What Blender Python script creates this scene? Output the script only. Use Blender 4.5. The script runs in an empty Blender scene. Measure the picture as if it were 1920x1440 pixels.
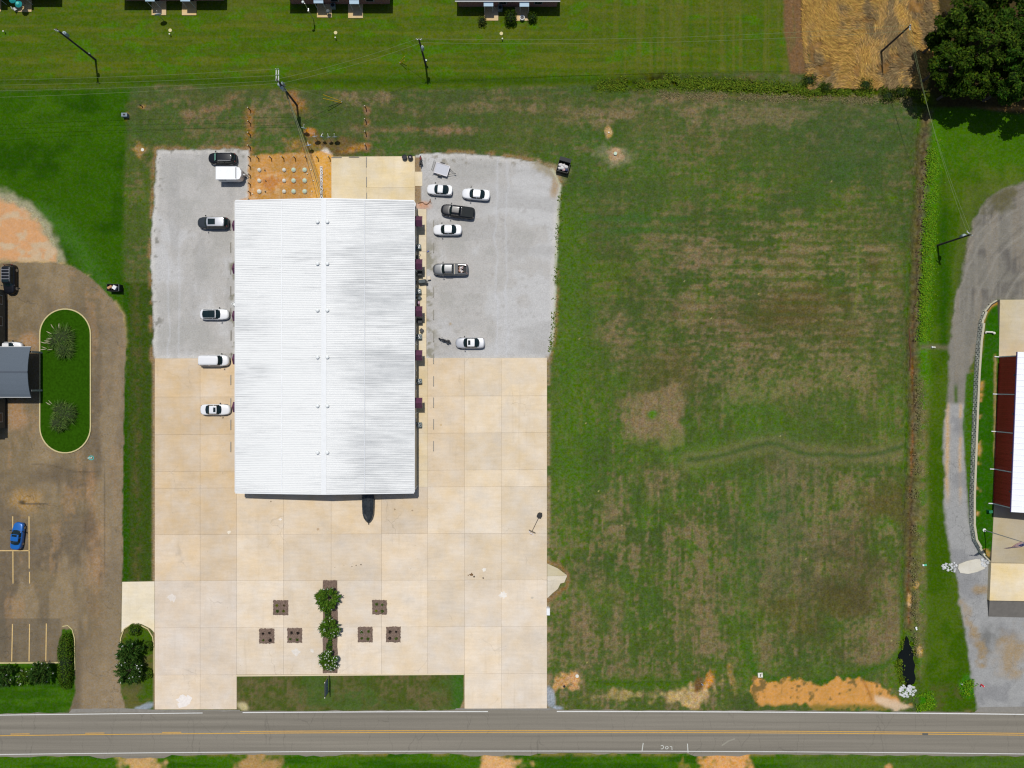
import bpy, bmesh, math, random
import numpy as np
from mathutils import Vector, Matrix, Euler

# ------------------------------------------------------------------ camera, light, exposure
SC = bpy.context.scene
COL = SC.collection
H = 120.0            # flying height of the camera, metres
S = 10.8             # photograph pixels (1920 wide) per metre on the ground
cam = bpy.data.cameras.new('camera'); CAM = bpy.data.objects.new('camera', cam); COL.objects.link(CAM)
CAM.location = (0, 0, H); CAM.rotation_euler = (0, 0, 0)
cam.sensor_fit = 'HORIZONTAL'; cam.angle = 2 * math.atan(960 / S / H)
cam.clip_start = 1.0; cam.clip_end = 3000
SC.camera = CAM
SUN_EL = math.radians(69.5)
SUN_DIR = Vector((0.11, -1.0, 0)).normalized() * math.cos(SUN_EL) + Vector((0, 0, -math.sin(SUN_EL)))   # way the light travels
sun = bpy.data.lights.new('sun', 'SUN'); SUN = bpy.data.objects.new('sun', sun); COL.objects.link(SUN)
sun.energy = 3.9; sun.angle = math.radians(0.5); sun.color = (1.0, 0.965, 0.91)
SUN.rotation_euler = SUN_DIR.to_track_quat('-Z', 'Y').to_euler(); SUN.location = (-20, 60, 150)
wd = bpy.data.worlds.new('World'); SC.world = wd; wd.use_nodes = True
_nt = wd.node_tree
_sk = _nt.nodes.new('ShaderNodeTexSky'); _sk.sky_type = 'NISHITA'; _sk.sun_disc = False
_sk.sun_elevation = SUN_EL; _sk.sun_rotation = math.atan2(-SUN_DIR.x, -SUN_DIR.y)
_bg = _nt.nodes['Background']; _bg.inputs[1].default_value = 0.084
_nt.links.new(_sk.outputs[0], _bg.inputs[0])
SC.view_settings.view_transform = 'Standard'; SC.view_settings.look = 'None'
SC.view_settings.exposure = 0.0; SC.view_settings.gamma = 1.0; SC.view_settings.use_curve_mapping = False
SC.render.engine = 'CYCLES'; SC.cycles.use_denoising = True
SC.cycles.max_bounces = 6; SC.cycles.pixel_filter_type = 'BLACKMAN_HARRIS'; SC.cycles.filter_width = 1.25
KEXP = 1.36          # picture value of a matt surface of albedo 1 lying flat in this light

R = random.Random(7)
def W(px, py, z=0.0):
    "world point of a place on the map (photo scale) at height z as seen from the flying height"
    f = (H - z) / H / S
    return Vector(((px - 960) * f, (720 - py) * f, z))

# ------------------------------------------------------------------ colours and materials
def lin(c):
    c = np.asarray(c, float) / 255.0
    return np.where(c <= 0.04045, c / 12.92, ((c + 0.055) / 1.055) ** 2.4)
def alb(r, g, b): return tuple(np.clip(lin((r, g, b)) / KEXP, 0.002, 0.86))

def mat(name, col=(0.5, 0.5, 0.5), rough=0.8, metal=0.0, spec=0.3, coat=0.0, noise=None, rand=0.0):
    "plain surface with procedural grain: noise=(scale, amount); rand = spread of value between objects"
    m = bpy.data.materials.new(name); m.use_nodes = True
    nt = m.node_tree; b = nt.nodes['Principled BSDF']
    b.inputs['Base Color'].default_value = (*col, 1); b.inputs['Roughness'].default_value = rough
    b.inputs['Metallic'].default_value = metal; b.inputs['Specular IOR Level'].default_value = spec
    b.inputs['Coat Weight'].default_value = coat; b.inputs['Coat Roughness'].default_value = 0.06
    if noise or rand:
        hs = nt.nodes.new('ShaderNodeHueSaturation'); hs.inputs['Color'].default_value = (*col, 1)
        nt.links.new(hs.outputs[0], b.inputs['Base Color'])
        val = None
        if noise:
            tc = nt.nodes.new('ShaderNodeTexCoord'); n = nt.nodes.new('ShaderNodeTexNoise')
            n.inputs['Scale'].default_value = noise[0]; n.inputs['Detail'].default_value = 5; n.inputs['Roughness'].default_value = 0.65
            nt.links.new(tc.outputs['Object'], n.inputs['Vector'])
            mr = nt.nodes.new('ShaderNodeMapRange'); mr.inputs[1].default_value = 0.25; mr.inputs[2].default_value = 0.75
            mr.inputs[3].default_value = 1 - noise[1]; mr.inputs[4].default_value = 1 + noise[1]
            nt.links.new(n.outputs[0], mr.inputs[0]); val = mr.outputs[0]
        if rand:
            oi = nt.nodes.new('ShaderNodeObjectInfo'); m2 = nt.nodes.new('ShaderNodeMapRange')
            m2.inputs[3].default_value = 1 - rand; m2.inputs[4].default_value = 1 + rand
            nt.links.new(oi.outputs['Random'], m2.inputs[0])
            if val is None: val = m2.outputs[0]
            else:
                mu = nt.nodes.new('ShaderNodeMath'); mu.operation = 'MULTIPLY'
                nt.links.new(val, mu.inputs[0]); nt.links.new(m2.outputs[0], mu.inputs[1]); val = mu.outputs[0]
        nt.links.new(val, hs.inputs['Value'])
    return m

def ramp_math(nt, op, a, b=None, c=None):
    n = nt.nodes.new('ShaderNodeMath'); n.operation = op
    for i, v in enumerate((a, b, c)):
        if v is None: continue
        if isinstance(v, (int, float)): n.inputs[i].default_value = v
        else: nt.links.new(v, n.inputs[i])
    return n.outputs[0]
def tex_noise(nt, vec, scale, detail=4, rough=0.6, dist=0.0):
    n = nt.nodes.new('ShaderNodeTexNoise'); n.inputs['Scale'].default_value = scale
    n.inputs['Detail'].default_value = detail; n.inputs['Roughness'].default_value = rough; n.inputs['Distortion'].default_value = dist
    nt.links.new(vec, n.inputs['Vector']); return n.outputs[0]
def mapping(nt, vec, scale=(1, 1, 1), rot=(0, 0, 0)):
    n = nt.nodes.new('ShaderNodeMapping'); n.inputs['Scale'].default_value = scale; n.inputs['Rotation'].default_value = rot
    nt.links.new(vec, n.inputs['Vector']); return n.outputs[0]
def maprange(nt, v, a, b, c, d):
    n = nt.nodes.new('ShaderNodeMapRange'); nt.links.new(v, n.inputs[0])
    for i, x in enumerate((a, b, c, d)): n.inputs[i + 1].default_value = x
    return n.outputs[0]
def mixcol(nt, fac, a, b):
    n = nt.nodes.new('ShaderNodeMix'); n.data_type = 'RGBA'
    nt.links.new(fac, n.inputs[0])
    for k, v in ((6, a), (7, b)):
        if isinstance(v, tuple): n.inputs[k].default_value = (*v[:3], 1)
        else: nt.links.new(v, n.inputs[k])
    return n.outputs[2]

def ground_mat(name, grain=(6.0, 0.3), mid=(0.9, 0.15), speck=None, stretch=(1, 1, 1), crack=None, bump=0.0, sat=0.12, hue=0.0):
    "ground cover: tint from the terrain's colour layer, broken up by procedural grain"
    m = bpy.data.materials.new(name); m.use_nodes = True; nt = m.node_tree; b = nt.nodes['Principled BSDF']
    b.inputs['Roughness'].default_value = 1.0; b.inputs['Specular IOR Level'].default_value = 0.02
    at = nt.nodes.new('ShaderNodeAttribute'); at.attribute_name = 'tint'
    tc = nt.nodes.new('ShaderNodeTexCoord'); vec = mapping(nt, tc.outputs['Object'], stretch)
    n1 = tex_noise(nt, vec, grain[0], 6, 0.72); n2 = tex_noise(nt, vec, mid[0], 5, 0.65)
    v1 = maprange(nt, n1, 0.28, 0.72, 1 - grain[1], 1 + grain[1]); v2 = maprange(nt, n2, 0.3, 0.7, 1 - mid[1], 1 + mid[1])
    val = ramp_math(nt, 'MULTIPLY', v1, v2)
    hs = nt.nodes.new('ShaderNodeHueSaturation'); nt.links.new(at.outputs['Color'], hs.inputs['Color']); nt.links.new(val, hs.inputs['Value'])
    n3 = tex_noise(nt, vec, grain[0] * 0.55, 4, 0.6)
    nt.links.new(maprange(nt, n3, 0.3, 0.7, 1 - sat, 1 + sat), hs.inputs['Saturation'])
    if hue: nt.links.new(maprange(nt, tex_noise(nt, vec, 1.7, 5, 0.7), 0.3, 0.7, 0.5 - hue, 0.5 + hue), hs.inputs['Hue'])
    col = hs.outputs[0]
    if speck:                                                        # (scale, threshold, colour)
        n4 = tex_noise(nt, tc.outputs['Object'], speck[0], 2, 0.5)
        col = mixcol(nt, maprange(nt, n4, speck[1], speck[1] + 0.05, 0, speck[3] if len(speck) > 3 else 0.8), col, speck[2])
    if crack:                                                        # (scale vector, width, strength, warp)
        wv = nt.nodes.new('ShaderNodeVectorMath'); wv.operation = 'MULTIPLY_ADD'
        nn = nt.nodes.new('ShaderNodeTexNoise'); nn.inputs['Scale'].default_value = 0.55; nn.inputs['Detail'].default_value = 5
        nt.links.new(tc.outputs['Object'], nn.inputs['Vector'])
        wv.inputs[1].default_value = (crack[3],) * 3
        nt.links.new(nn.outputs['Color'], wv.inputs[0]); nt.links.new(tc.outputs['Object'], wv.inputs[2])
        vo = nt.nodes.new('ShaderNodeTexVoronoi'); vo.feature = 'DISTANCE_TO_EDGE'; vo.inputs['Scale'].default_value = 1.0
        nt.links.new(mapping(nt, wv.outputs[0], crack[0]), vo.inputs['Vector'])
        f = maprange(nt, vo.outputs['Distance'], 0.0, crack[1], crack[2], 0.0)
        br = maprange(nt, tex_noise(nt, tc.outputs['Object'], 0.12, 3), 0.42, 0.6, 0.0, 1.0)
        f = ramp_math(nt, 'MULTIPLY', f, br)
        col = mixcol(nt, f, col, (0.03, 0.027, 0.022))
    nt.links.new(col, b.inputs['Base Color'])
    if bump:
        bp = nt.nodes.new('ShaderNodeBump'); bp.inputs['Strength'].default_value = bump; bp.inputs['Distance'].default_value = 0.12
        nt.links.new(n1, bp.inputs['Height']); nt.links.new(bp.outputs[0], b.inputs['Normal'])
    return m

def leaf_mat(name, a, bcol, spread=0.45, trans=0.25, hue=0.03):
    "leaf surface: value and hue differ from leaf to leaf"
    m = bpy.data.materials.new(name); m.use_nodes = True; nt = m.node_tree; b = nt.nodes['Principled BSDF']
    g = nt.nodes.new('ShaderNodeNewGeometry'); rnd = g.outputs['Random Per Island']
    col = mixcol(nt, rnd, tuple(a), tuple(bcol))
    hs = nt.nodes.new('ShaderNodeHueSaturation'); nt.links.new(col, hs.inputs['Color'])
    r2 = ramp_math(nt, 'FRACT', ramp_math(nt, 'MULTIPLY', rnd, 37.7))
    nt.links.new(maprange(nt, r2, 0, 1, 1 - spread, 1 + spread), hs.inputs['Value'])
    r3 = ramp_math(nt, 'FRACT', ramp_math(nt, 'MULTIPLY', rnd, 91.3))
    nt.links.new(maprange(nt, r3, 0, 1, 0.5 - hue, 0.5 + hue), hs.inputs['Hue'])
    nt.links.new(hs.outputs[0], b.inputs['Base Color'])
    b.inputs['Roughness'].default_value = 0.7; b.inputs['Specular IOR Level'].default_value = 0.08
    if trans:
        tr = nt.nodes.new('ShaderNodeBsdfTranslucent'); nt.links.new(hs.outputs[0], tr.inputs[0])
        mx = nt.nodes.new('ShaderNodeMixShader'); mx.inputs[0].default_value = trans
        out = nt.nodes['Material Output']
        nt.links.new(b.outputs[0], mx.inputs[1]); nt.links.new(tr.outputs[0], mx.inputs[2]); nt.links.new(mx.outputs[0], out.inputs[0])
    return m

def concrete_mat(name, base):
    "poured slab: its own tint (object colour), brushed mottling, stains and hairline cracks"
    m = bpy.data.materials.new(name); m.use_nodes = True; nt = m.node_tree; b = nt.nodes['Principled BSDF']
    b.inputs['Roughness'].default_value = 0.9; b.inputs['Specular IOR Level'].default_value = 0.12
    tc = nt.nodes.new('ShaderNodeTexCoord'); g = nt.nodes.new('ShaderNodeNewGeometry'); pos = g.outputs['Position']
    oi = nt.nodes.new('ShaderNodeObjectInfo')
    col = oi.outputs['Color'] if base is None else None
    if base is not None:
        rgb = nt.nodes.new('ShaderNodeRGB'); rgb.outputs[0].default_value = (*base, 1); col = rgb.outputs[0]
    big = tex_noise(nt, pos, 0.22, 6, 0.6); strk = tex_noise(nt, mapping(nt, pos, (0.35, 2.2, 1)), 1.0, 5, 0.65); fine = tex_noise(nt, pos, 5.5, 6, 0.7)
    val = ramp_math(nt, 'MULTIPLY', maprange(nt, big, 0.3, 0.7, 0.9, 1.06), maprange(nt, fine, 0.25, 0.75, 0.93, 1.06))
    val = ramp_math(nt, 'MULTIPLY', val, maprange(nt, strk, 0.3, 0.7, 0.95, 1.05))
    hs = nt.nodes.new('ShaderNodeHueSaturation'); nt.links.new(col, hs.inputs['Color']); nt.links.new(val, hs.inputs['Value'])
    nt.links.new(maprange(nt, tex_noise(nt, pos, 0.3, 4, 0.6), 0.3, 0.7, 0.75, 1.2), hs.inputs['Saturation'])
    st = maprange(nt, tex_noise(nt, mapping(nt, pos, (1, 1, 1), (0, 0, 0.4)), 0.16, 7, 0.72), 0.56, 0.74, 0, 0.26)
    col = mixcol(nt, st, hs.outputs[0], alb(176, 166, 150))
    trk = ramp_math(nt, 'MULTIPLY', maprange(nt, tex_noise(nt, mapping(nt, pos, (1.1, 0.07, 1)), 1.0, 4, 0.6), 0.56, 0.7, 0, 0.22), maprange(nt, tex_noise(nt, pos, 0.06, 2), 0.4, 0.6, 0.2, 1))
    col = mixcol(nt, trk, col, alb(190, 172, 146))
    sp = maprange(nt, tex_noise(nt, pos, 2.3, 3, 0.5), 0.72, 0.77, 0, 0.35)
    col = mixcol(nt, sp, col, alb(112, 102, 88))
    wv = nt.nodes.new('ShaderNodeVectorMath'); wv.operation = 'MULTIPLY_ADD'; wv.inputs[1].default_value = (2.2, 2.2, 0)
    nn = nt.nodes.new('ShaderNodeTexNoise'); nn.inputs['Scale'].default_value = 0.5; nn.inputs['Detail'].default_value = 5
    nt.links.new(pos, nn.inputs['Vector']); nt.links.new(nn.outputs['Color'], wv.inputs[0]); nt.links.new(pos, wv.inputs[2])
    vo = nt.nodes.new('ShaderNodeTexVoronoi'); vo.feature = 'DISTANCE_TO_EDGE'; vo.inputs['Scale'].default_value = 0.16
    nt.links.new(wv.outputs[0], vo.inputs['Vector'])
    ck = ramp_math(nt, 'MULTIPLY', maprange(nt, vo.outputs['Distance'], 0, 0.009, 0.3, 0), maprange(nt, tex_noise(nt, pos, 0.13, 3), 0.55, 0.64, 0, 1))
    col = mixcol(nt, ck, col, alb(120, 105, 85))
    nt.links.new(col, b.inputs['Base Color'])
    return m

# ------------------------------------------------------------------ mesh helpers
class MB:
    def __init__(s): s.v = []; s.f = []
    def add(s, vs, fs):
        o = len(s.v); s.v += [tuple(v) for v in vs]; s.f += [tuple(i + o for i in f) for f in fs]; return s
    def box(s, c, d, rz=0.0, taper=1.0, M=None):
        x, y, z = (k / 2 for k in d); c = Vector(c); q = Matrix.Rotation(rz, 3, 'Z') if M is None else M
        vs = [c + q @ Vector((sx * x * t, sy * y * t, sz * z)) for sz, t in ((-1, 1), (1, taper)) for sx, sy in ((-1, -1), (1, -1), (1, 1), (-1, 1))]
        return s.add(vs, [(3, 2, 1, 0), (4, 5, 6, 7), (0, 1, 5, 4), (1, 2, 6, 5), (2, 3, 7, 6), (3, 0, 4, 7)])
    def prism(s, poly, z0, z1):
        n = len(poly)
        if sum(poly[i][0] * poly[(i + 1) % n][1] - poly[(i + 1) % n][0] * poly[i][1] for i in range(n)) < 0: poly = poly[::-1]
        return s.add([(p[0], p[1], z0) for p in poly] + [(p[0], p[1], z1) for p in poly],
                     [tuple(range(n - 1, -1, -1)), tuple(range(n, 2 * n))] + [(i, (i + 1) % n, n + (i + 1) % n, n + i) for i in range(n)])
    def tube(s, pts, r, n=6, cap=True):
        pts = [Vector(p) for p in pts]; rs = r if isinstance(r, (list, tuple)) else [r] * len(pts)
        o = len(s.v); up = Vector((0, 0, 1))
        for i, p in enumerate(pts):
            t = (pts[min(i + 1, len(pts) - 1)] - pts[max(i - 1, 0)]).normalized()
            a = t.cross(up if abs(t.z) < 0.95 else Vector((1, 0, 0))).normalized(); b = t.cross(a)
            for k in range(n):
                w = 2 * math.pi * k / n; s.v.append(tuple(p + (a * math.cos(w) + b * math.sin(w)) * rs[i]))
        for i in range(len(pts) - 1):
            for k in range(n):
                s.f.append((o + i * n + k, o + i * n + (k + 1) % n, o + (i + 1) * n + (k + 1) % n, o + (i + 1) * n + k))
        if cap:
            s.f.append(tuple(o + k for k in range(n - 1, -1, -1))); e = o + (len(pts) - 1) * n; s.f.append(tuple(e + k for k in range(n)))
        return s
    def lathe(s, prof, c=(0, 0, 0), n=16, M=None):
        o = len(s.v); c = Vector(c); M = M or Matrix.Identity(3)
        for r, z in prof:
            for k in range(n):
                w = 2 * math.pi * k / n; s.v.append(tuple(c + M @ Vector((r * math.cos(w), r * math.sin(w), z))))
        for i in range(len(prof) - 1):
            for k in range(n): s.f.append((o + i * n + k, o + i * n + (k + 1) % n, o + (i + 1) * n + (k + 1) % n, o + (i + 1) * n + k))
        if prof[0][0] > 1e-4: s.f.append(tuple(o + k for k in range(n - 1, -1, -1)))
        if prof[-1][0] > 1e-4: e = o + (len(prof) - 1) * n; s.f.append(tuple(e + k for k in range(n)))
        return s
    def blob(s, c, r, jit=0.15, n=8, m=5, rng=R):
        prof = []; o = len(s.v); c = Vector(c); r = Vector(r) if not isinstance(r, (int, float)) else Vector((r, r, r))
        for i in range(m + 1):
            ph = math.pi * i / m - math.pi / 2
            for k in range(n):
                w = 2 * math.pi * k / n; q = 1 + rng.uniform(-jit, jit)
                s.v.append(tuple(c + Vector((r.x * math.cos(ph) * math.cos(w), r.y * math.cos(ph) * math.sin(w), r.z * math.sin(ph))) * q))
        for i in range(m):
            for k in range(n): s.f.append((o + i * n + k, o + i * n + (k + 1) % n, o + (i + 1) * n + (k + 1) % n, o + (i + 1) * n + k))
        return s
    def sheet(s, poly, z):
        n = len(poly)
        if sum(poly[i][0] * poly[(i + 1) % n][1] - poly[(i + 1) % n][0] * poly[i][1] for i in range(n)) < 0: poly = poly[::-1]
        return s.add([(p[0], p[1], z) for p in poly], [tuple(range(n))])
    def strip(s, pts, w, z):
        "flat painted band along a polyline"
        pts = [Vector((p[0], p[1], 0)) for p in pts]; o = len(s.v)
        for i, p in enumerate(pts):
            t = (pts[min(i + 1, len(pts) - 1)] - pts[max(i - 1, 0)]).normalized(); nrm = Vector((-t.y, t.x, 0)) * w / 2
            s.v.append((p.x + nrm.x, p.y + nrm.y, z)); s.v.append((p.x - nrm.x, p.y - nrm.y, z))
        for i in range(len(pts) - 1): s.f.append((o + 2 * i + 1, o + 2 * i + 3, o + 2 * i + 2, o + 2 * i))
        return s
    def wall(s, pts, w, z0, z1, closed=False):
        "kerb or low wall along a polyline, real section"
        pts = [Vector((p[0], p[1], 0)) for p in pts]; n = len(pts); o = len(s.v)
        for i, p in enumerate(pts):
            a = pts[(i - 1) % n] if closed or i > 0 else p; b = pts[(i + 1) % n] if closed or i < n - 1 else p
            t = (b - a).normalized(); nr = Vector((-t.y, t.x, 0)) * w / 2
            for q, z in ((1, z0), (1, z1), (-1, z1), (-1, z0)): s.v.append((p.x + q * nr.x, p.y + q * nr.y, z))
        for i in range(n if closed else n - 1):
            a = o + 4 * i; b = o + 4 * ((i + 1) % n)
            for k in range(4): s.f.append((a + k, a + (k + 1) % 4, b + (k + 1) % 4, b + k))
        if not closed: s.f.append((o, o + 3, o + 2, o + 1)); e = o + 4 * (n - 1); s.f.append((e, e + 1, e + 2, e + 3))
        return s
    def mesh(s, name, m, smooth=False):
        me = bpy.data.meshes.new(name); me.from_pydata(s.v, [], s.f)
        if smooth: me.shade_smooth()
        me.materials.append(m); me.update(); return me

def obj(name, mb, m, parent=None, loc=None, smooth=False, col=None):
    me = mb.mesh(name, m, smooth) if isinstance(mb, MB) else mb
    o = bpy.data.objects.new(name, me); COL.objects.link(o)
    if parent is not None: o.parent = parent
    if loc is not None: o.location = loc
    if col is not None: o.color = (*col, 1)
    return o
def tag(o, label, cat, group=None, kind=None):
    o['label'] = label; o['category'] = cat
    if group: o['group'] = group
    if kind: o['kind'] = kind
    return o
def thing(name, label, cat, loc=(0, 0, 0), rz=0.0, group=None, kind=None):
    o = bpy.data.objects.new(name, None); o.empty_display_size = 0.3; COL.objects.link(o)
    o.location = loc; o.rotation_euler = (0, 0, rz)
    return tag(o, label, cat, group, kind)
def dup(root, loc, rz, label, group=None):
    r = root.copy(); COL.objects.link(r); r.location = loc; r.rotation_euler = (0, 0, rz); r['label'] = label
    if group: r['group'] = group
    for ch in list(root.children):
        c = ch.copy(); COL.objects.link(c); c.parent = r
        for g in ch.children:
            d = g.copy(); COL.objects.link(d); d.parent = c
    return r
ORD = 'first second third fourth fifth sixth seventh eighth ninth tenth eleventh twelfth thirteenth fourteenth'.split()
# ------------------------------------------------------------------ terrain: one grid, coloured and cut into ground covers
STEP = 2.4
gx = np.arange(-140, 2061, STEP); gy = np.arange(-140, 1581, STEP)
GX, GY = np.meshgrid(gx, gy)                                      # photo-scale map coordinates
NRNG = np.random.RandomState(5)
def vnoise(sx, sy, X=None, Y=None):
    X = GX if X is None else X; Y = GY if Y is None else Y
    u = (X + 400) / sx; v = (Y + 400) / sy
    L = NRNG.rand(int(v.max()) + 3, int(u.max()) + 3)
    i = np.floor(v).astype(int); j = np.floor(u).astype(int); fu = u - j; fv = v - i
    fu = fu * fu * (3 - 2 * fu); fv = fv * fv * (3 - 2 * fv)
    return (L[i, j] * (1 - fu) + L[i, j + 1] * fu) * (1 - fv) + (L[i + 1, j] * (1 - fu) + L[i + 1, j + 1] * fu) * fv
def fbm(sx, sy=None, o=4, g=0.55):
    sy = sy or sx; t = 0; a = 1; n = 0
    for k in range(o): t = t + a * vnoise(max(sx / 2 ** k, 2.5), max(sy / 2 ** k, 2.5)); n += a; a *= g
    return t / n
def ss(x, a, b): t = np.clip((x - a) / (b - a), 0, 1); return t * t * (3 - 2 * t)
NF = fbm(10, o=2) - 0.5; NM = fbm(34, o=3) - 0.5; NL = fbm(130, o=4) - 0.5
JIT = NF * 7 + NM * 10
def sd(poly, X, Y):
    "signed distance to a polygon (negative inside)"
    p = np.array(poly, float); d = np.full(X.shape, 1e9); ins = np.zeros(X.shape, bool)
    for k in range(len(p)):
        a = p[k]; b = p[(k + 1) % len(p)]; e = b - a
        t = np.clip(((X - a[0]) * e[0] + (Y - a[1]) * e[1]) / (e @ e + 1e-9), 0, 1)
        d = np.minimum(d, (X - a[0] - t * e[0]) ** 2 + (Y - a[1] - t * e[1]) ** 2)
        c = ((a[1] > Y) != (b[1] > Y))
        with np.errstate(divide='ignore', invalid='ignore'):
            ins ^= c & (X < (b[0] - a[0]) * (Y - a[1]) / (b[1] - a[1] + 1e-12) + a[0])
    return np.where(ins, -1, 1) * np.sqrt(d)
def dline(pts, X, Y):
    d = np.full(X.shape, 1e9)
    for a, b in zip(pts, pts[1:]):
        a = np.array(a, float); b = np.array(b, float); e = b - a
        t = np.clip(((X - a[0]) * e[0] + (Y - a[1]) * e[1]) / (e @ e), 0, 1)
        d = np.minimum(d, (X - a[0] - t * e[0]) ** 2 + (Y - a[1] - t * e[1]) ** 2)
    return np.sqrt(d)

ROAD_T = lambda x: 1333.0 + 6.5 * ((np.asarray(x, float) - 1000) / 1000) ** 2     # upper edge of the carriageway
WALLPTS = [(1868, 564), (1857, 571), (1848, 584), (1843, 602), (1840, 640), (1836, 700), (1833, 770), (1830, 850), (1827, 930), (1827, 985), (1831, 1012), (1842, 1036), (1859, 1055)]
_tap = lambda y: float(np.clip((y - 560) / 60, 0, 1) * np.clip((1062 - y) / 50, 0, 1))
WALLH = lambda y: 0.15 + 0.95 * _tap(y)
WALLG = [(960 + (x - 960) * (1 - WALLH(y) / H), 720 + (y - 720) * (1 - WALLH(y) / H)) for x, y in WALLPTS]      # foot of the retaining wall
PAD = WALLG + [(2200, 1055), (2200, 564)]
DITCH_E = [(1742, 190), (1736, 215), (1731, 260), (1728, 330), (1722, 420), (1718, 500), (1714, 580), (1711, 640), (1711, 700), (1713, 760), (1711, 830), (1709, 900), (1708, 970), (1705, 1050), (1704, 1120), (1706, 1180), (1704, 1230), (1700, 1275)]
DITCH_N = [(1080, 160), (1150, 160), (1240, 153), (1330, 158), (1420, 165), (1520, 172), (1620, 172), (1700, 178), (1742, 190)]
dE = dline(DITCH_E, GX, GY); dN = dline(DITCH_N, GX, GY)
Z = -0.012 + 0.02 * NM - 0.01
Z = Z - 0.75 * np.exp(-(dE / 11) ** 2) * ss(GY, 170, 260) - 0.5 * np.exp(-(dN / 9) ** 2) * ss(GX, 1060, 1250)
POOL = [(1703, 1196), (1711, 1215), (1717, 1250), (1718, 1283), (1700, 1287), (1691, 1262), (1685, 1250), (1692, 1230), (1699, 1215)]
dP = sd(POOL, GX, GY); Z = np.minimum(Z, np.where(dP < 6, -0.9, 0))
padd = sd(PAD, GX, GY); PADH = 0.6
tap = ss(GY, 560, 640) * (1 - ss(GY, 1010, 1060))
onpad = (padd < 0) & (GX < 2190)
Z = np.where(onpad, PADH * np.where(GX < 1874, tap, 1), Z)
Z = np.where((GY > 1055) & (GX > 1855), np.minimum(Z, -0.02), Z)
XA = 960 + (GX - 960) * H / (H - Z); YA = 720 + (GY - 720) * H / (H - Z)     # where it is seen

C = np.zeros(GX.shape + (3,))
ALPHA = lambda c: lin(c)
def paint(c, m): C[:] = C * (1 - m[..., None]) + lin(c) * m[..., None]
def pm(poly, soft=4, jit=1.0): return ss(-(sd(poly, XA, YA) + JIT * jit), -soft, soft)
def blob(cx, cy, rx, ry=None, rot=0, soft=0.5, jit=0.5):
    ry = ry or rx; a = math.radians(rot); x = XA - cx; y = YA - cy
    u = (x * math.cos(a) + y * math.sin(a)) / rx; v = (-x * math.sin(a) + y * math.cos(a)) / ry
    return ss(-(np.sqrt(u * u + v * v) + (NF * 1.2 + NM * 2.6) * jit), -1 - soft, -1 + soft)

# --- the rough field and its dry patches
n1 = fbm(90, 70, 5); n2 = fbm(26, 20, 4); n3 = fbm(9, 60, 3); n4 = fbm(200, 160, 4); n5 = fbm(7, 7, 2); n6 = fbm(60, 5, 2)
_up = 1 - ss(YA, 640, 800)
TX = fbm(5.5, 5.5, 2) * .42 + fbm(14, 11, 3) * .2 + (fbm(34, 5, 3) * _up + fbm(5, 44, 3) * (1 - _up)) * .38
TX = np.clip((TX - .5) * 3.0 + .5, 0, 1)
paint((75, 91, 39), np.ones(GX.shape))
paint((68, 84, 40), ss(n4, 0.45, 0.62)); paint((82, 103, 34), ss(n1, 0.52, 0.7) * 0.75)
paint((74, 84, 46), ss(-YA, -330, -170) * 0.7); paint((60, 88, 44), ss(n1, .55, .66) * ss(-YA, -380, -250) * .5)
paint((76, 104, 32), ss(n2 + n1 + (TX - .5) * .2, 1.0, 1.32) * ss(YA, 600, 800) * 0.6)
paint((110, 98, 66), TX * ss(fbm(80, 60, 4), .46, .64) * .45); paint((62, 86, 32), (1 - TX) * .3); paint((76, 106, 34), ss(fbm(46, 46, 4) + (TX - .5) * .2, .52, .74) * ss(YA, 560, 760) * .55); paint((64, 90, 38), ss(fbm(60, 40, 4), .52, .7) * .45)
dry = ss(XA, 1130, 1330) * (1 - ss(XA, 1640, 1720)) * ss(YA, 370, 470) * (1 - ss(YA, 700, 800))
dry2 = ss(XA, 1380, 1450) * ss(YA, 830, 900) * (1 - ss(YA, 1230, 1270)) * (1 - ss(XA, 1695, 1706))
dry3 = (1 - ss(XA, 1330, 1420)) * ss(YA, 860, 900) * 0.72
dn = n2 * 0.3 + n1 * 0.4 + .3 * (fbm(70, 13, 4) * _up + fbm(15, 90, 4) * (1 - _up)) + (n3 - 0.5) * 0.1
paint((128, 112, 80), ss(dn + (TX - .5) * .34, 0.38, 0.68) * np.clip(dry + dry2 * 0.95, 0, 1) * 0.72)
paint((130, 112, 84), ss(dn + (TX - .5) * .36, 0.46, 0.72) * dry3 * .85)
paint((114, 100, 70), ss(dn + (TX - .5) * .36, 0.54, 0.76) * 0.55)
paint((86, 80, 42), ss(fbm(110, 90, 4), 0.53, 0.7) * np.clip(dry + dry2, 0, 1) * 0.75)
bands = 0.5 + 0.5 * np.sin((YA + NM * 10) / 22.5 * 2 * math.pi)
bm = ss(XA, 1150, 1400) * (1 - ss(XA, 1650, 1700)) * ss(YA, 370, 440) * (1 - ss(YA, 640, 720))
paint((68, 86, 34), ss(bands, 0.62, 0.95) * bm * 0.6); paint((134, 120, 86), ss(1 - bands, 0.66, 0.98) * bm * ss(dn + (TX - .5) * .4, 0.42, 0.68) * 0.36)
paint((60, 92, 38), blob(1190, 410, 100, 7, 0, 0.6) * 0.8); paint((58, 92, 38), blob(1190, 432, 70, 6, 0, 0.6) * 0.7)
vst = 0.5 + 0.5 * np.sin((XA + NM * 24 + NL * 60) / 14.0 * 2 * math.pi)
C *= (1 + (vst - 0.5) * 0.11 * ss(YA, 700, 860) * (1 - ss(XA, 1690, 1705)) * ss(XA, 1060, 1150))[..., None]
C *= (1 + (n3 - 0.5) * 0.26)[..., None]
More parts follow.
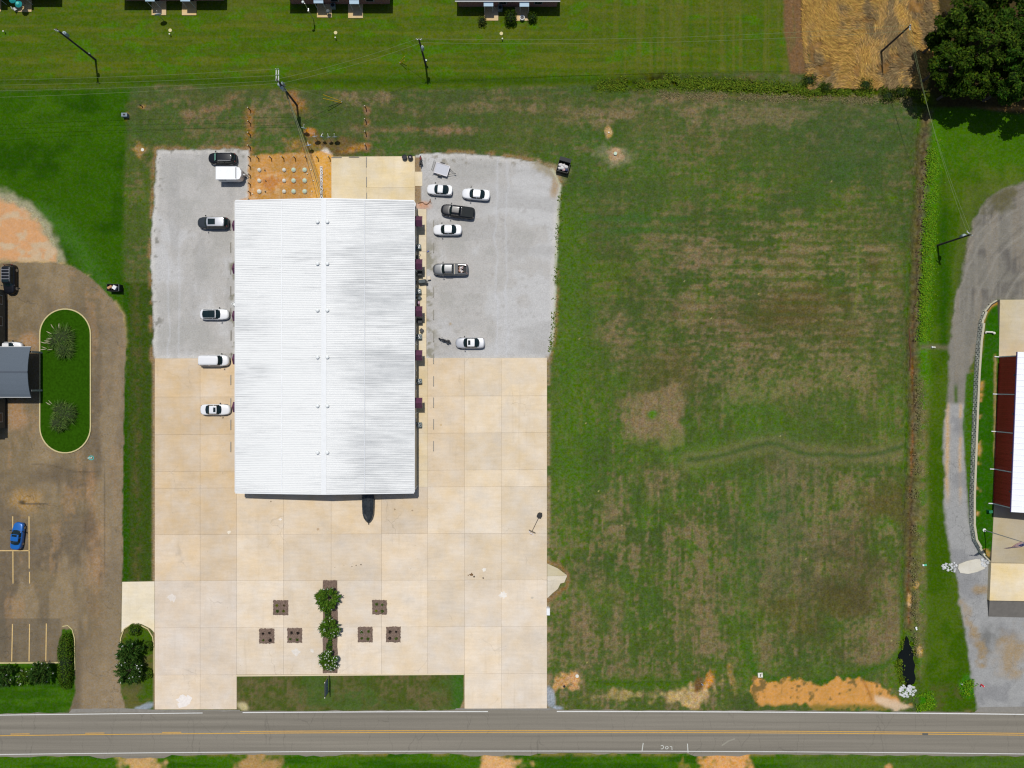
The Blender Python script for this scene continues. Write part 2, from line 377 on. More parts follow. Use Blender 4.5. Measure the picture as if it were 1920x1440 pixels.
paint((130, 111, 82), blob(1228, 776, 52, 48, 0, 0.34, 0.5) * (.6 + .4 * TX)); paint((130, 111, 82), blob(1258, 812, 24, 26, 0, 0.4) * (.72 + .28 * TX)); paint((80, 112, 38), blob(1222, 777, 7, 6))
for cx, cy, rx, ry in ((1160, 640, 26, 40), (1300, 470, 46, 22), (1148, 960, 34, 44), (1240, 890, 36, 22), (1232, 920, 26, 20), (1150, 1000, 20, 34), (1090, 1120, 26, 60), (1310, 1160, 36, 40), (1330, 1205, 30, 18),
                       (1160, 1160, 14, 60), (1190, 1265, 56, 10), (1090, 1190, 18, 50), (1480, 890, 40, 30), (1550, 1010, 60, 40), (1500, 1085, 40, 28), (1640, 1180, 40, 50), (1660, 1100, 20, 40), (1420, 740, 60, 20), (1650, 855, 50, 8),
                       (1400, 205, 150, 22), (1350, 220, 60, 20), (1480, 225, 36, 18), (1660, 185, 110, 6), (380, 215, 30, 20), (520, 190, 40, 18), (500, 215, 26, 22), (668, 182, 40, 12), (700, 190, 22, 10), (790, 245, 110, 6), (1000, 205, 36, 8), (1130, 215, 60, 14), (900, 200, 40, 8)):
    paint((124, 108, 78), blob(cx, cy, rx, ry, 0, 0.7, 1.0) * (0.08 + 0.85 * TX))
paint((134, 102, 80), blob(390, 215, 40, 16, -20, 0.8, 1.2) * (.15 + .65 * TX)); paint((132, 104, 78), blob(800, 243, 110, 5, 2, 0.9) * (.1 + .7 * TX))
paint((72, 68, 42), blob(1600, 1090, 75, 90, 0, 0.95, 1) * 0.6); paint((60, 84, 50), blob(1460, 960, 70, 110, 0, 0.95, 1) * .4); paint((60, 86, 46), blob(1580, 250, 150, 70, 0, .95, 1) * .4); paint((70, 96, 44), blob(1190, 330, 90, 60, 0, .95, 1) * .3); paint((72, 110, 28), blob(1130, 850, 70, 110, 0, .95, 1) * .35 * (1 - TX)); paint((74, 110, 30), blob(1300, 850, 60, 30, 0, .9, 1) * .5); paint((72, 112, 30), blob(1420, 760, 60, 40, 0, .9, 1) * .35); paint((128, 104, 84), blob(1350, 610, 60, 90, 0, .95, 1) * .3 * TX); paint((124, 110, 78), blob(1580, 640, 80, 60, 0, .95, 1) * .4 * TX); paint((84, 72, 44), blob(1440, 590, 120, 40, 0, 0.9) * 0.35)
SW = [(1290, 862), (1320, 860), (1360, 852), (1400, 840), (1440, 831), (1462, 833), (1490, 846), (1520, 853), (1560, 851), (1600, 856), (1650, 850), (1697, 836)]
dS = dline(SW, XA, YA)
paint((132, 118, 84), np.exp(-((dS + NF * 6) / 15) ** 2) * 0.5); paint((66, 88, 42), np.exp(-((dS + NF * 3) / 6) ** 2) * 0.9)
paint((104, 116, 48), np.exp(-(dline([(1608, 460), (1610, 520), (1602, 588)], XA, YA) / 1.8) ** 2) * 0.6)
# green rim beside the gravel, lower mown bank and tracks
paint((72, 104, 30), np.exp(-((XA - 1066 + NM * 30) / 40) ** 2) * ss(YA, 330, 400) * (1 - ss(YA, 900, 1080)) * 0.6)
paint((66, 96, 24), np.exp(-((YA - 1282 + NM * 6) / 12) ** 2) * ss(XA, 1090, 1110) * (1 - ss(XA, 1290, 1320)) * 0.85)
paint((56, 80, 22), np.exp(-((YA - 1279 + NM * 3) / 1.6) ** 2) * ss(XA, 1090, 1110) * (1 - ss(XA, 1280, 1300)) * 0.7)
paint((56, 92, 26), np.exp(-((sd([(1385, 1150), (1690, 1150), (1700, 1180), (1688, 1218), (1660, 1240), (1600, 1262), (1540, 1274), (1470, 1272), (1420, 1258)], XA, YA) - 6) / 8) ** 2) * ss(YA, 1180, 1220) * 0.8)
C *= np.array([1.10, 1.085, 1.10])
# --- sandy spots
def sand(cx, cy, rx, ry=None, c=(200, 148, 92), rot=0, jit=1.0, s=0.4, a=0.95): paint(c, blob(cx, cy, rx, ry, rot, s, jit) * a * (.6 + .4 * TX))
sand(237, 218, 9, 8); sand(267, 200, 10, 7); sand(267, 283, 9, 12, (168, 132, 84)); sand(1142, 247, 6, 8, (205, 165, 110)); sand(1154, 289, 10, 10, (206, 158, 122)); sand(1154, 292, 26, 12, (150, 142, 112), 0, 1.5, 0.8, 0.5)
sand(1055, 1283, 24, 14, (212, 160, 108)); sand(1074, 1290, 14, 9, (205, 158, 110)); sand(1330, 1276, 9, 18, (214, 146, 76), 20); sand(1300, 1303, 34, 14, (204, 170, 122), -12, 1.6, 0.6); sand(1225, 1306, 40, 7, (184, 160, 106), 0, 2.2, 0.8, 0.7); sand(1130, 1308, 60, 5, (160, 138, 92), 0, 2.4, 0.8, 0.5)
paint((110, 84, 50), blob(1310, 1284, 8, 14, 10)); sand(1375, 1290, 4, 28, (180, 140, 90), -8, 2, 0.8, 0.6)
BARE = [(1408, 1262), (1440, 1276), (1500, 1280), (1560, 1278), (1612, 1272), (1650, 1280), (1668, 1296), (1690, 1312), (1718, 1328), (1640, 1329), (1560, 1322), (1480, 1324), (1420, 1326), (1412, 1300)]
paint((212, 153, 84), pm(BARE, 3, 1.9) * (.82 + .18 * TX)); paint((96, 88, 44), pm(BARE, 3, 1.9) * ss(n5 + n2 * .6, 1.02, 1.12) * .75); paint((70, 96, 32), pm(BARE, 3, 1.9) * ss(YA + NF * 8, 1316, 1326) * .7); paint((126, 104, 60), pm(BARE, 3, 1.1) * ss(n2 + n5, 1.08, 1.25) * (1 - ss(YA, 1290, 1312))); paint((216, 190, 160), pm([(1640, 1304), (1680, 1312), (1712, 1326), (1680, 1334), (1640, 1316)], 4, 0.6) * 0.85)
paint((172, 118, 60), pm(BARE, 3, 1.1) * np.exp(-(dline([(1618, 1275), (1628, 1295), (1634, 1312)], XA, YA) / 2) ** 2))
paint((150, 108, 62), np.exp(-((XA - 469) / 9) ** 2) * ss(YA, 195, 210) * (1 - ss(YA, 285, 300)) * ss(n2 + n5, 0.75, 1.05) * 0.9)
paint((160, 122, 70), blob(594, 276, 36, 13, 0, 0.7, 1.4) * (.35 + .6 * TX)); paint((100, 84, 52), blob(640, 277, 40, 14, 10, 0.7, 1.2) * 0.8); paint((180, 130, 72), blob(672, 277, 20, 6, -12, 0.7) * (.4 + .6 * TX)); paint((214, 204, 190), blob(609, 290, 11, 10, 0, 0.4, 0.7)); paint((164, 112, 62), blob(562, 200, 14, 10, 30, 0.8) * (.3 + .6 * TX)); paint((158, 112, 72), blob(548, 180, 7, 14, 0, 0.8) * 0.6); paint((180, 124, 66), blob(580, 248, 7, 6, 0, 0.6) * .9)
for y in (204, 229, 252, 275): paint((150, 110, 80), blob(688, y + 2, 6, 8, 0, 0.6) * 0.7)
paint((160, 130, 66), blob(740, 110, 30, 14, 0, 0.9) * 0.1)
# --- back lawn, olive and mown in lines
BL = [(-200, -200), (1466, -200), (1474, 60), (1482, 138), (1400, 134), (1240, 138), (1180, 147), (1100, 158), (900, 166), (700, 168), (500, 166), (300, 158), (235, 164), (-200, 168)]
m = pm(BL, 5, 0.7); paint((78, 97, 25), m)
paint((70, 98, 18), m * ss(fbm(60, 6, 3), 0.48, 0.62) * 0.8 * (1 - ss(XA, 900, 1060))); paint((96, 104, 34), m * ss(fbm(110, 7, 3), 0.5, 0.65) * 0.65); paint((72, 110, 18), m * ss(fbm(40, 16, 3), 0.6, 0.72) * 0.8)
paint((66, 96, 24), m * ss(np.sin((XA + NM * 12) / 33 * 2 * math.pi), 0.55, 0.95) * ss(XA, 1080, 1220) * 0.6); paint((100, 104, 42), m * ss(fbm(6, 200, 2), 0.5, 0.7) * ss(XA, 1000, 1200) * 0.6)
paint((52, 80, 14), m * np.exp(-((YA - 152 + NM * 5) / 9) ** 2) * 0.75)
paint((94, 100, 40), m * ss(-YA, -80, 0) * ss(fbm(30, 14, 3), 0.45, 0.65) * 0.5)
# --- side lawns (dense, saturated)
SL = [(-200, 171), (250, 166), (238, 200), (234, 260), (231, 420), (232, 560), (240, 640), (200, 620), (105, 480), (100, 430), (60, 390), (10, 366), (-200, 352)]
m = pm(SL, 7, 0.7); paint((52, 90, 8), m); paint((40, 77, 4), m * ss(fbm(70, 50, 4), 0.44, 0.64)); paint((66, 102, 18), m * ss(fbm(60, 30, 4), 0.45, 0.7) * (ss(-YA, -300, -180) * 0.6 + 0.12)); paint((70, 112, 40), m * np.exp(-(dline([(80, 400), (140, 455), (175, 510), (190, 545)], XA, YA) / 22) ** 2) * 0.55)
DIRT = [(-200, 352), (8, 372), (48, 396), (80, 432), (104, 470), (106, 490), (-200, 490)]
paint((176, 168, 138), pm([(-200, 340), (14, 356), (60, 384), (96, 424), (124, 486), (120, 494), (-200, 494)], 8, 1.6) * 0.75); paint((208, 158, 112), pm(DIRT, 7, 1.4)); paint((196, 180, 150), pm(DIRT, 6, 1) * ss(n2, 0.52, 0.66) * 0.7)
STRIP = [(231, 530), (291, 530), (291, 1090), (229, 1090)]
m = pm(STRIP, 2, 0.2) ; paint((60, 80, 26), m); paint((46, 82, 10), m * ss(-XA + NM * 10, -246, -236)); paint((94, 86, 50), m * (.3 + .7 * TX) * np.exp(-((XA - 257 + NM * 14) / 8) ** 2) * ss(n2 + n5, 0.85, 1.1) * 0.8); paint((96, 78, 48), m * ss(XA, 284, 290) * 0.8)
# --- bottom lawns and verge
LB = [(-200, 1242), (112, 1242), (116, 1175), (126, 1171), (138, 1182), (142, 1240), (143, 1290), (138, 1322), (112, 1340), (-200, 1345)]
m = pm(LB, 2, 0.2); paint((50, 88, 12), m); paint((66, 104, 22), m * ss(fbm(50, 12, 3), 0.5, 0.66) * 0.7)
I2 = [(226, 1196), (231, 1180), (242, 1171), (262, 1171), (280, 1180), (289, 1200), (289, 1332), (232, 1332), (227, 1300)]
m = pm(I2, 2, 0.2); paint((66, 94, 20), m); paint((110, 96, 60), m * ss(n2, 0.52, 0.66) * 0.6); paint((88, 86, 52), m * blob(250, 1290, 16, 12, 0, 0.8) * 0.7)
FL = [(443, 1266), (870, 1263), (870, 1310), (862, 1330), (443, 1334)]
m = pm(FL, 2, 0.2); paint((74, 88, 34), m); paint((112, 99, 68), m * ss(n2 * 0.4 + n1 * 0.4 + TX * .3, 0.42, 0.72) * 0.9); paint((62, 96, 34), m * ss(n1 + (TX - .5) * .25, 0.5, 0.7) * 0.75); paint((60, 100, 34), m * ss(XA, 840, 858) * 0.8); paint((210, 196, 150), m * blob(456, 1326, 10, 6, 30, 0.6) * 0.8)
m = ss(YA, 1408, 1414); paint((62, 102, 16), m); paint((46, 88, 10), m * ss(fbm(80, 12, 3), 0.48, 0.62)); paint((150, 128, 76), m * np.exp(-((YA - 1414) / 4) ** 2) * ss(n2, 0.42, 0.6) * 0.7); paint((82, 104, 44), m * ss(XA, 1440, 1500) * 0.5)
for cx, rx, c in ((258, 32, (196, 158, 104)), (935, 42, (216, 168, 112)), (1352, 46, (216, 160, 98)), (480, 40, (170, 138, 88)), (1668, 8, (196, 150, 96))): paint(c, m * blob(cx, 1440, rx, 28 if rx > 10 else 10, 0, 0.35, 0.7))
# --- gravel lots
GL = [(294, 281), (466, 281), (470, 300), (466, 379), (444, 381), (444, 674), (290, 674), (288, 640), (285, 560), (284, 450), (288, 380), (292, 330)]
GR = [(779, 290), (800, 288), (860, 289), (905, 291), (960, 297), (1005, 305), (1036, 320), (1050, 348), (1047, 385), (1044, 430), (1041, 500), (1040, 560), (1038, 610), (1033, 650), (1027, 674), (779, 674)]
GVF = fbm(60, 60, 4)
for poly in (GL, GR):
    d = sd(poly, XA, YA) + NF * 5 + NM * 4
    paint((150, 118, 84), np.exp(-((d - 4) / 4) ** 2) * ss(n2, 0.4, 0.55) * 0.8)
    m = ss(-d, -2, 2); paint((187, 184, 179), m); paint((197, 196, 194), m * ss(GVF, 0.5, 0.64) * 0.8); paint((158, 154, 146), m * ss(n5 + n2 * .5, .98, 1.1) * .35); paint((174, 172, 166), m * ss(1 - GVF, 0.54, 0.7) * 0.7)
    paint((208, 204, 196), m * np.exp(-((d + 4) / 4) ** 2) * 0.6)
m = pm(GL, 2, 0.3); paint((150, 112, 74), m * 0); paint((170, 168, 164), m * ss(fbm(26, 160, 3), .52, .68) * .5); paint((206, 208, 212), m * (np.exp(-((XA - 336 + NM * 8) / 1.6) ** 2) + np.exp(-((XA - 316 + NM * 8) / 1.6) ** 2)) * ss(YA, 420, 520) * 0.35)
paint((120, 116, 92), m * ss(XA, 424, 436) * ss(n2 + n5 * 0.7, 0.86, 1.02) * ss(YA, 430, 450) * 0.7); paint((110, 108, 96), m * (ss(-XA, -312, -296) + ss(-YA, -304, -288)) * ss(n5 + n2 * 0.5, 0.9, 1.02) * 0.6)
m = pm(GR, 2, 0.3); paint((172, 170, 166), m * ss(fbm(160, 30, 3), .52, .68) * .5); paint((204, 205, 208), m * (np.exp(-((XA - 930 + NM * 16) / 2) ** 2) + np.exp(-((XA - 950 + NM * 16) / 2) ** 2)) * .4); paint((134, 130, 108), m * (1 - ss(XA, 808, 826)) * ss(n2 + n5 * 0.7, 0.84, 1.02) * ss(YA, 430, 480) * 0.7); paint((206, 150, 112), blob(791, 385, 14, 7, 0, 0.7) * 0.8); paint((204, 168, 132), blob(782, 362, 5, 12, 0, 0.6) * 0.7)
paint((130, 122, 104), m * ss(-YA, -316, -300) * ss(n5 + n2 * 0.5, 0.88, 1.02) * 0.6); paint((170, 150, 120), blob(844, 607, 3.2, 3.2, 0, 0.4) * 0.9); paint((160, 130, 84), blob(1043, 345, 7, 24, 10, 0.6) * 0.7); paint((150, 138, 108), blob(1022, 318, 26, 9, 20, 0.8, 1.4) * 0.7)
paint((196, 196, 170), np.exp(-((sd(GR, XA, YA) - 1 + NF * 3) / 2.2) ** 2) * ss(XA, 1030, 1036) * 0.8)
# --- dirt yard
DY = [(467, 293), (500, 290), (560, 288), (600, 284), (623, 292), (623, 381), (444, 381), (452, 375), (466, 372)]
m = pm(DY, 3, 0.6); paint((204, 150, 88), m); paint((190, 132, 78), m * ss(n2, 0.5, 0.64)); paint((218, 166, 84), m * ss(XA, 570, 596) * 0.85); paint((206, 178, 140), m * ss(n5, 0.6, 0.72) * (1 - ss(XA, 575, 590)) * 0.6); paint((176, 136, 76), m * ss(n1, 0.55, 0.66) * (1 - ss(XA, 575, 590)) * 0.6)
# --- parking asphalt, worn and muddy
CP = [(-200, 491), (104, 492), (140, 502), (172, 522), (196, 546), (218, 572), (231, 592), (236, 640), (233, 720), (230, 900), (229, 1100), (227, 1180), (222, 1250), (226, 1298), (234, 1318), (238, 1340), (130, 1340), (141, 1300), (142, 1180), (-200, 1170)]
d = sd(CP, XA, YA) + NF * 3; 
paint((196, 166, 120), np.exp(-((d + 1) / 5) ** 2) * ss(n2, 0.42, 0.58) * ss(-YA, -760, -520))
CPB = CP[:-1] + [(-200, 1340)]
m = ss(-(sd(CP, XA, YA) + NF * 4), -1.5, 1.5) ; M2 = ss(-(sd([(-200, 1160), (150, 1160), (150, 1243), (-200, 1243)], XA, YA)), -1, 1) * (1 - pm(LB, 1, 0)); m = np.maximum(m, M2)
paint((128, 113, 88), m); a1 = fbm(120, 120, 5); a2 = fbm(40, 140, 4)
paint((108, 96, 80), m * ss(a1, 0.46, 0.64) * 0.85); paint((140, 124, 98), m * TX * .35); paint((104, 94, 80), m * ss(YA, 1080, 1150) * (1 - ss(XA, 140, 200)) * .5); paint((150, 132, 104), m * ss(a2, 0.52, 0.68) * 0.7); paint((162, 132, 98), m * ss(fbm(22, 70, 4) + (TX - .5) * .2, 0.6, 0.76) * 0.45)
paint((146, 130, 106), m * ss(XA, 186, 196) * 0.5); paint((150, 132, 106), m * ss(YA, 1160, 1280) * ss(XA, 145, 160) * 0.7)
paint((174, 138, 102), m * (blob(168, 910, 8, 36, 0, 0.9) + blob(178, 1040, 16, 90, 0, 0.9) * 0.8) * (.3 + .4 * TX)); paint((176, 142, 92), m * blob(45, 940, 26, 20, 0, 0.8) * 0.7); paint((92, 82, 70), m * (blob(100, 890, 60, 20, 0, 0.9) * 0.6 + blob(168, 975, 10, 26, 0, 0.8) * 0.6 + blob(120, 600, 60, 30, 0, 0.9) * 0.4)); paint((172, 138, 104), m * (blob(30, 770, 16, 30, 0, 0.8) + blob(58, 640, 12, 14, 0, 0.8)) * 0.8)
M2 = M2 * (1 - ss(XA, 110, 118)); paint((104, 95, 80), m * M2 * 0.6); paint((60, 58, 52), m * np.exp(-((YA - 945) / 1.3) ** 2) * ss(XA, 38, 44) * (1 - ss(XA, 75, 100)) * 0.8); paint((56, 52, 44), blob(41, 942, 5, 3, 0, 0.8) * 0.8)
paint((66, 60, 52), m * np.exp(-(dline([(60, 870), (95, 872), (140, 885), (190, 884)], XA, YA) / 1.2) ** 2) * .4); paint((70, 64, 54), m * (np.exp(-((XA - 159 + NM * 3) / 0.9) ** 2) * ss(YA, 870, 900) + np.exp(-((XA - 196 + NM * 2) / 0.8) ** 2) * ss(YA, 860, 900)) * (1 - ss(YA, 1040, 1100)) * 0.45)
# --- straw field, ploughed strip, woodland floor
BRN = [(1463, -200), (1512, -200), (1516, 138), (1482, 138), (1470, 60)]
m = pm(BRN, 4, 0.5); paint((120, 92, 62), m); paint((92, 98, 50), m * ss(n3, 0.6, 0.7) * 0.4)
STRAW = [(1504, -200), (1766, -200), (1756, 60), (1742, 120), (1730, 172), (1660, 168), (1560, 152), (1522, 142), (1510, 60)]
m = pm(STRAW, 4, 0.8); paint((128, 98, 58), m); paint((150, 114, 66), m * ss(fbm(20, 30, 3), 0.5, 0.64)); paint((112, 92, 62), m * ss(fbm(16, 16, 3), 0.64, 0.72)); paint((120, 92, 52), m * ss(YA, 128, 160) * 0.6)
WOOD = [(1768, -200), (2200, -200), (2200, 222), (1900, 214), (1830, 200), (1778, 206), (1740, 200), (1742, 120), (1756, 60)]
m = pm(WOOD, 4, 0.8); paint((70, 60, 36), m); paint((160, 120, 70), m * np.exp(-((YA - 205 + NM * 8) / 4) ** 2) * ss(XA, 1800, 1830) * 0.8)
# --- right-hand lawn, ditch banks
RL = [(1746, 204), (1790, 202), (1900, 214), (2200, 222), (2200, 345), (1925, 340), (1890, 350), (1850, 370), (1825, 410), (1808, 470), (1800, 530), (1785, 590), (1778, 660), (1775, 760), (1772, 960), (1780, 1030), (1795, 1090), (1800, 1150), (1815, 1220), (1825, 1280), (1836, 1332), (1722, 1332), (1736, 1200), (1738, 900), (1742, 600), (1752, 300)]
m = pm(RL, 5, 0.6); paint((60, 91, 10), m); paint((76, 100, 26), m * ss(fbm(50, 70, 4), 0.48, 0.64) * 0.8); paint((64, 106, 12), m * (1 - ss(YA, 300, 350)) * .7); paint((36, 78, 6), m * np.exp(-((XA - 1770 + NM * 10) / 10) ** 2) * ss(YA, 360, 420) * (1 - ss(YA, 640, 680)) * 0.7); paint((92, 108, 40), m * blob(1860, 330, 50, 20, 20, 0.9, 1.4) * 0.6); paint((104, 106, 56), m * ss(-sd([(1810, 350), (2100, 345), (2100, 600), (1780, 660)], XA, YA) + NM * 20, -12, 2) * 0.35)
paint((84, 84, 44), m * ss(YA, 1270, 1300) * ss(n2, 0.46, 0.6) * 0.7); paint((54, 116, 14), m * (blob(1736, 1316, 16, 16) + blob(1816, 1290, 16, 20)) * 0.9)
dE2 = dE + NF * 6 + NM * 6
west = np.array(DITCH_E); xc = np.interp(YA, west[:, 1], west[:, 0]); off = XA - xc; on = ss(YA, 196, 212) * (1 - ss(YA, 1262, 1280))
paint((92, 84, 52), np.exp(-((off + 6 + NF * 8) / 9) ** 2) * on * 0.8)
paint((120, 102, 74), np.exp(-((off - 4 + NF * 6) / 7) ** 2) * on * (.4 + .5 * TX)); paint((66, 54, 38), np.exp(-((off - 0 + NF * 9 + NM * 8) / 2.2) ** 2) * on * (.45 + .5 * TX))
paint((70, 116, 10), np.exp(-((off - 24 + NM * 10) / 11) ** 2) * on * (1 - ss(YA, 690, 780)) * ss(YA, 215, 260)); paint((122, 112, 70), np.exp(-((off - 20 + NM * 12) / 10) ** 2) * on * ss(YA, 690, 760) * (.45 + .5 * TX)); paint((70, 110, 26), np.exp(-((off - 20 + NM * 12) / 9) ** 2) * on * ss(YA, 690, 760) * ss(n2, 0.54, 0.64) * 0.8)
paint((62, 104, 16), np.exp(-((off + 14 + NM * 8) / 5) ** 2) * on * ss(n1, 0.4, 0.6) * 0.7)
paint((136, 92, 54), np.exp(-((off + 1.5 + NF * 4 + NM * 3) / 1.9) ** 2) * ss(YA, 580, 640) * (1 - ss(YA, 1160, 1190)) * (0.15 + 0.75 * ss(fbm(14, 40, 3), 0.46, 0.62)))
paint((112, 104, 80), np.exp(-((YA - 651 + NM * 6) / 5) ** 2) * ss(XA, 1722, 1730) * (1 - ss(XA, 1774, 1784)) * 0.8)
paint((76, 108, 22), np.exp(-((dP - 4) / 9) ** 2) * (1 - ss(XA, 1714, 1722)) * 0.9); paint((206, 164, 100), (blob(1724, 1218, 5, 11) + blob(1719, 1097, 6, 8) + blob(1705, 1127, 3, 12)) * 0.8)
dN2 = dN + NF * 7; m = np.exp(-(dN2 / 15) ** 2) * ss(XA, 1085, 1160); paint((64, 84, 14), m); paint((92, 80, 32), m * ss(n2, 0.52, 0.66) * 0.5 * (YA < 158)); paint((30, 40, 10), m * ss(n2 + n5, 1.12, 1.3) * .8); paint((126, 104, 76), (.3 + .7 * TX) * np.exp(-((YA - 181 + NF * 10) / 6) ** 2) * ss(XA, 1220, 1260) * (1 - ss(XA, 1716, 1730)) * 0.7)
# --- gravel drive on the right
DR = [(2100, 344), (1925, 342), (1890, 352), (1852, 372), (1828, 410), (1812, 470), (1800, 530), (1787, 590), (1780, 660), (1777, 760), (1770, 800), (1769, 860), (1772, 960), (1780, 1030), (1796, 1090), (1802, 1150), (1815, 1220), (1824, 1280), (1836, 1336), (2100, 1340), (2100, 1055), (1860, 1056), (1842, 1037), (1831, 1014), (1818, 980), (1813, 940), (1806, 800), (1812, 720), (1834, 640), (1841, 604), (1848, 582), (1868, 562), (2100, 562)]
m = pm(DR, 4, 0.9); paint((128, 124, 114), m); paint((106, 102, 96), m * (1 - ss(YA, 560, 660)) * ss(fbm(70, 40, 4), 0.46, 0.62) * 0.9); paint((140, 132, 118), m * ss(fbm(18, 120, 3), 0.54, 0.66) * 0.7)
paint((136, 132, 122), m * ss(fbm(8, 160, 3), 0.5, 0.68) * (1 - ss(YA, 760, 800)) * 0.6); paint((66, 96, 24), m * np.exp(-((XA - 1792 + NM * 3) / 3.4) ** 2) * ss(YA, 715, 730) * (1 - ss(YA, 752, 760)) * 0.9)
rr = np.sqrt((XA - 1985) ** 2 + ((YA - 640) * .75) ** 2) + NM * 10; line_ = np.interp(rr % 400, np.arange(0, 401, 4), NRNG.rand(101)); far_ = (1 - ss(YA, 560, 640)); paint((152, 147, 136), m * far_ * ss(line_, .62, .9) * .6 * (.4 + .6 * TX)); paint((98, 94, 88), m * far_ * ss(1 - line_, .66, .92) * .5 * (.4 + .6 * TX)); paint((96, 92, 60), m * far_ * blob(1868, 372, 40, 16, -30, .9, 1.4) * .8); low = ss(YA, 752, 762); paint((158, 158, 156), m * low); paint((196, 164, 122), m * low * (np.exp(-((XA - 1776 + NM * 6) / 4) ** 2) + np.exp(-((XA - 1800 + NM * 5) / 3) ** 2) * 0.8) * (1 - ss(YA, 900, 960)) * 0.9); paint((140, 140, 140), m * low * ss(fbm(50, 50, 4), 0.5, 0.64) * 0.8); paint((90, 90, 86), m * blob(1850, 1200, 22, 26, 20, 0.8, 1) * 0.6); paint((160, 138, 104), m * (blob(1822, 1180, 12, 46, -20, 0.7, 1) + blob(1895, 1225, 30, 40, 20, 0.5) + blob(1840, 1105, 20, 8, 0, 0.6)) * 0.8)
ARC = sd([(1770, 1052), (1848, 1040), (1852, 1068), (1800, 1078), (1770, 1075)], XA, YA); paint((222, 216, 202), ss(-(ARC + JIT * 1.1), -2, 2) * 0.0)
paint((60, 100, 12), pm([(1812, 700), (1836, 700), (1828, 940), (1832, 1010), (1846, 1042), (1836, 1040), (1820, 990), (1815, 930), (1810, 860), (1806, 800)], 2, 0.4) * 0.9)
# pad lawn beside the red building
m = ss(-padd, -1, 1); paint((44, 92, 8), m); paint((196, 150, 92), m * np.exp(-((padd + 9 + NF * 8) / 4) ** 2) * ss(n2, 0.45, 0.6) * ss(YA, 700, 720) * 0.9); paint((198, 146, 88), m * np.exp(-((padd + 4) / 3) ** 2) * (1 - ss(YA, 640, 680)) * 0.8); paint((170, 140, 96), m * np.exp(-((XA - 1866 + NF * 3) / 2.5) ** 2) * ss(YA, 660, 670) * 0.8)
paint((150, 130, 100), np.exp(-((sd([(290, 672), (1026, 672), (1026, 1330), (290, 1330)], XA, YA) - 2) / 4) ** 2) * ss(XA, 1020, 1028) * ss(n2, 0.36, 0.5) * 0.9)
paint((150, 128, 96), np.exp(-((XA - 288 + NF * 2) / 3) ** 2) * ss(YA, 660, 680) * (1 - ss(YA, 1086, 1092)) * 0.9); paint((142, 108, 72), np.exp(-((sd([(1026, 1056), (1046, 1062), (1063, 1078), (1060, 1098), (1027, 1122)], XA, YA) - 3 + NF * 3) / 4) ** 2) * 0.8)
paint((156, 164, 172), (blob(1031, 1304, 8, 22, -12, 0.3, 0.5) + blob(1046, 1328, 8, 4, 0, 0.4)) * 0.9); paint((150, 160, 170), blob(266, 1328, 22, 6, -14, 0.4, 0.7) * 0.9)
# a few light flecks of litter, clover and stones in the field
fl = NRNG.rand(*GX.shape); C[(fl > 0.99988) & (XA > 1040) & (XA < 1700) & (YA > 190) & (YA < 1260)] = lin((168, 158, 104))

# --- cut the grid into covers
LAB0 = 0
for poly_ in ([(283, 668), (1030, 668), (1030, 1334), (283, 1334)], [(620, 290), (794, 290), (794, 386), (620, 386)], [(778, 388), (803, 388), (803, 674), (778, 674)]): paint((150, 128, 98), ss(-sd(poly_, GX, GY), 3, 6) * ss(sd(FL, GX, GY), -1, 1))
names = ['field', 'lawn', 'lawn', 'gravel_lot', 'gravel_lot', 'dirt_yard', 'car_park', 'straw_field', 'woodland_floor', 'lawn', 'gravel_drive', 'ditch', 'lawn', 'verge', 'lawn', 'lawn', 'lawn', 'bare_ground', 'lawn', 'bare_ground']
LAB = np.zeros(GX.shape, int)
def lab(i, poly, jit=0.5): LAB[(sd(poly, XA, YA) + JIT * jit) < 0] = i
LAB[(dE2 < 15) & (YA > 205) & (YA < 1270)] = 11; LAB[(dN2 < 13) & (XA > 1100)] = 11
lab(1, BL, 0.5); lab(2, SL, 0.4); lab(17, DIRT, 0.8); lab(3, GL, 0.5); lab(4, GR, 0.5); lab(5, DY, 0.5); lab(9, RL, 0.4); LAB[(dE2 < 13) & (YA > 205) & (YA < 1270)] = 11
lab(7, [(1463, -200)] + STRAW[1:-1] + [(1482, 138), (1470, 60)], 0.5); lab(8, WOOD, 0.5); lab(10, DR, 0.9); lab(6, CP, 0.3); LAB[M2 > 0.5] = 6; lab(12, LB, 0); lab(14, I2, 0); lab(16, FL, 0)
lab(19, BARE, 1.9); LAB[YA > 1408] = 13; LAB[onpad] = 18
GM = {'field': ground_mat('rough_grass', (3.4, 0.4), (0.8, 0.16), sat=0.25, hue=0.022, speck=(5.0, 0.71, alb(150, 140, 100), 0.4), bump=0.5),
      'lawn': ground_mat('mown_grass', (3.6, 0.26), (0.7, 0.14), sat=0.16, hue=0.012, bump=0.4), 'gravel_lot': ground_mat('crushed_gravel', (5.0, 0.2), (1.1, 0.06), speck=(9, 0.68, alb(112, 110, 104), 0.5), sat=0.3),
      'dirt_yard': ground_mat('orange_soil', (4, 0.24), (0.9, 0.12), sat=0.15), 'car_park': ground_mat('worn_asphalt', (4.5, 0.18), (0.6, 0.12), sat=0.3, speck=(8, 0.7, alb(70, 64, 54), 0.4), crack=((0.12, 0.12, 1), 0.016, 0.42, 2.6)),
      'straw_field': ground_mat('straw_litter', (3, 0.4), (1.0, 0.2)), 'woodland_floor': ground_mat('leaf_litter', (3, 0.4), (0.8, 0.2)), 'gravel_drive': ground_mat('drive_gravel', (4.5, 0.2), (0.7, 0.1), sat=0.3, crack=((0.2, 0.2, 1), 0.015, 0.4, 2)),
      'ditch': ground_mat('ditch_bank', (2.2, 0.5), (0.9, 0.3), sat=0.25, bump=0.8)}
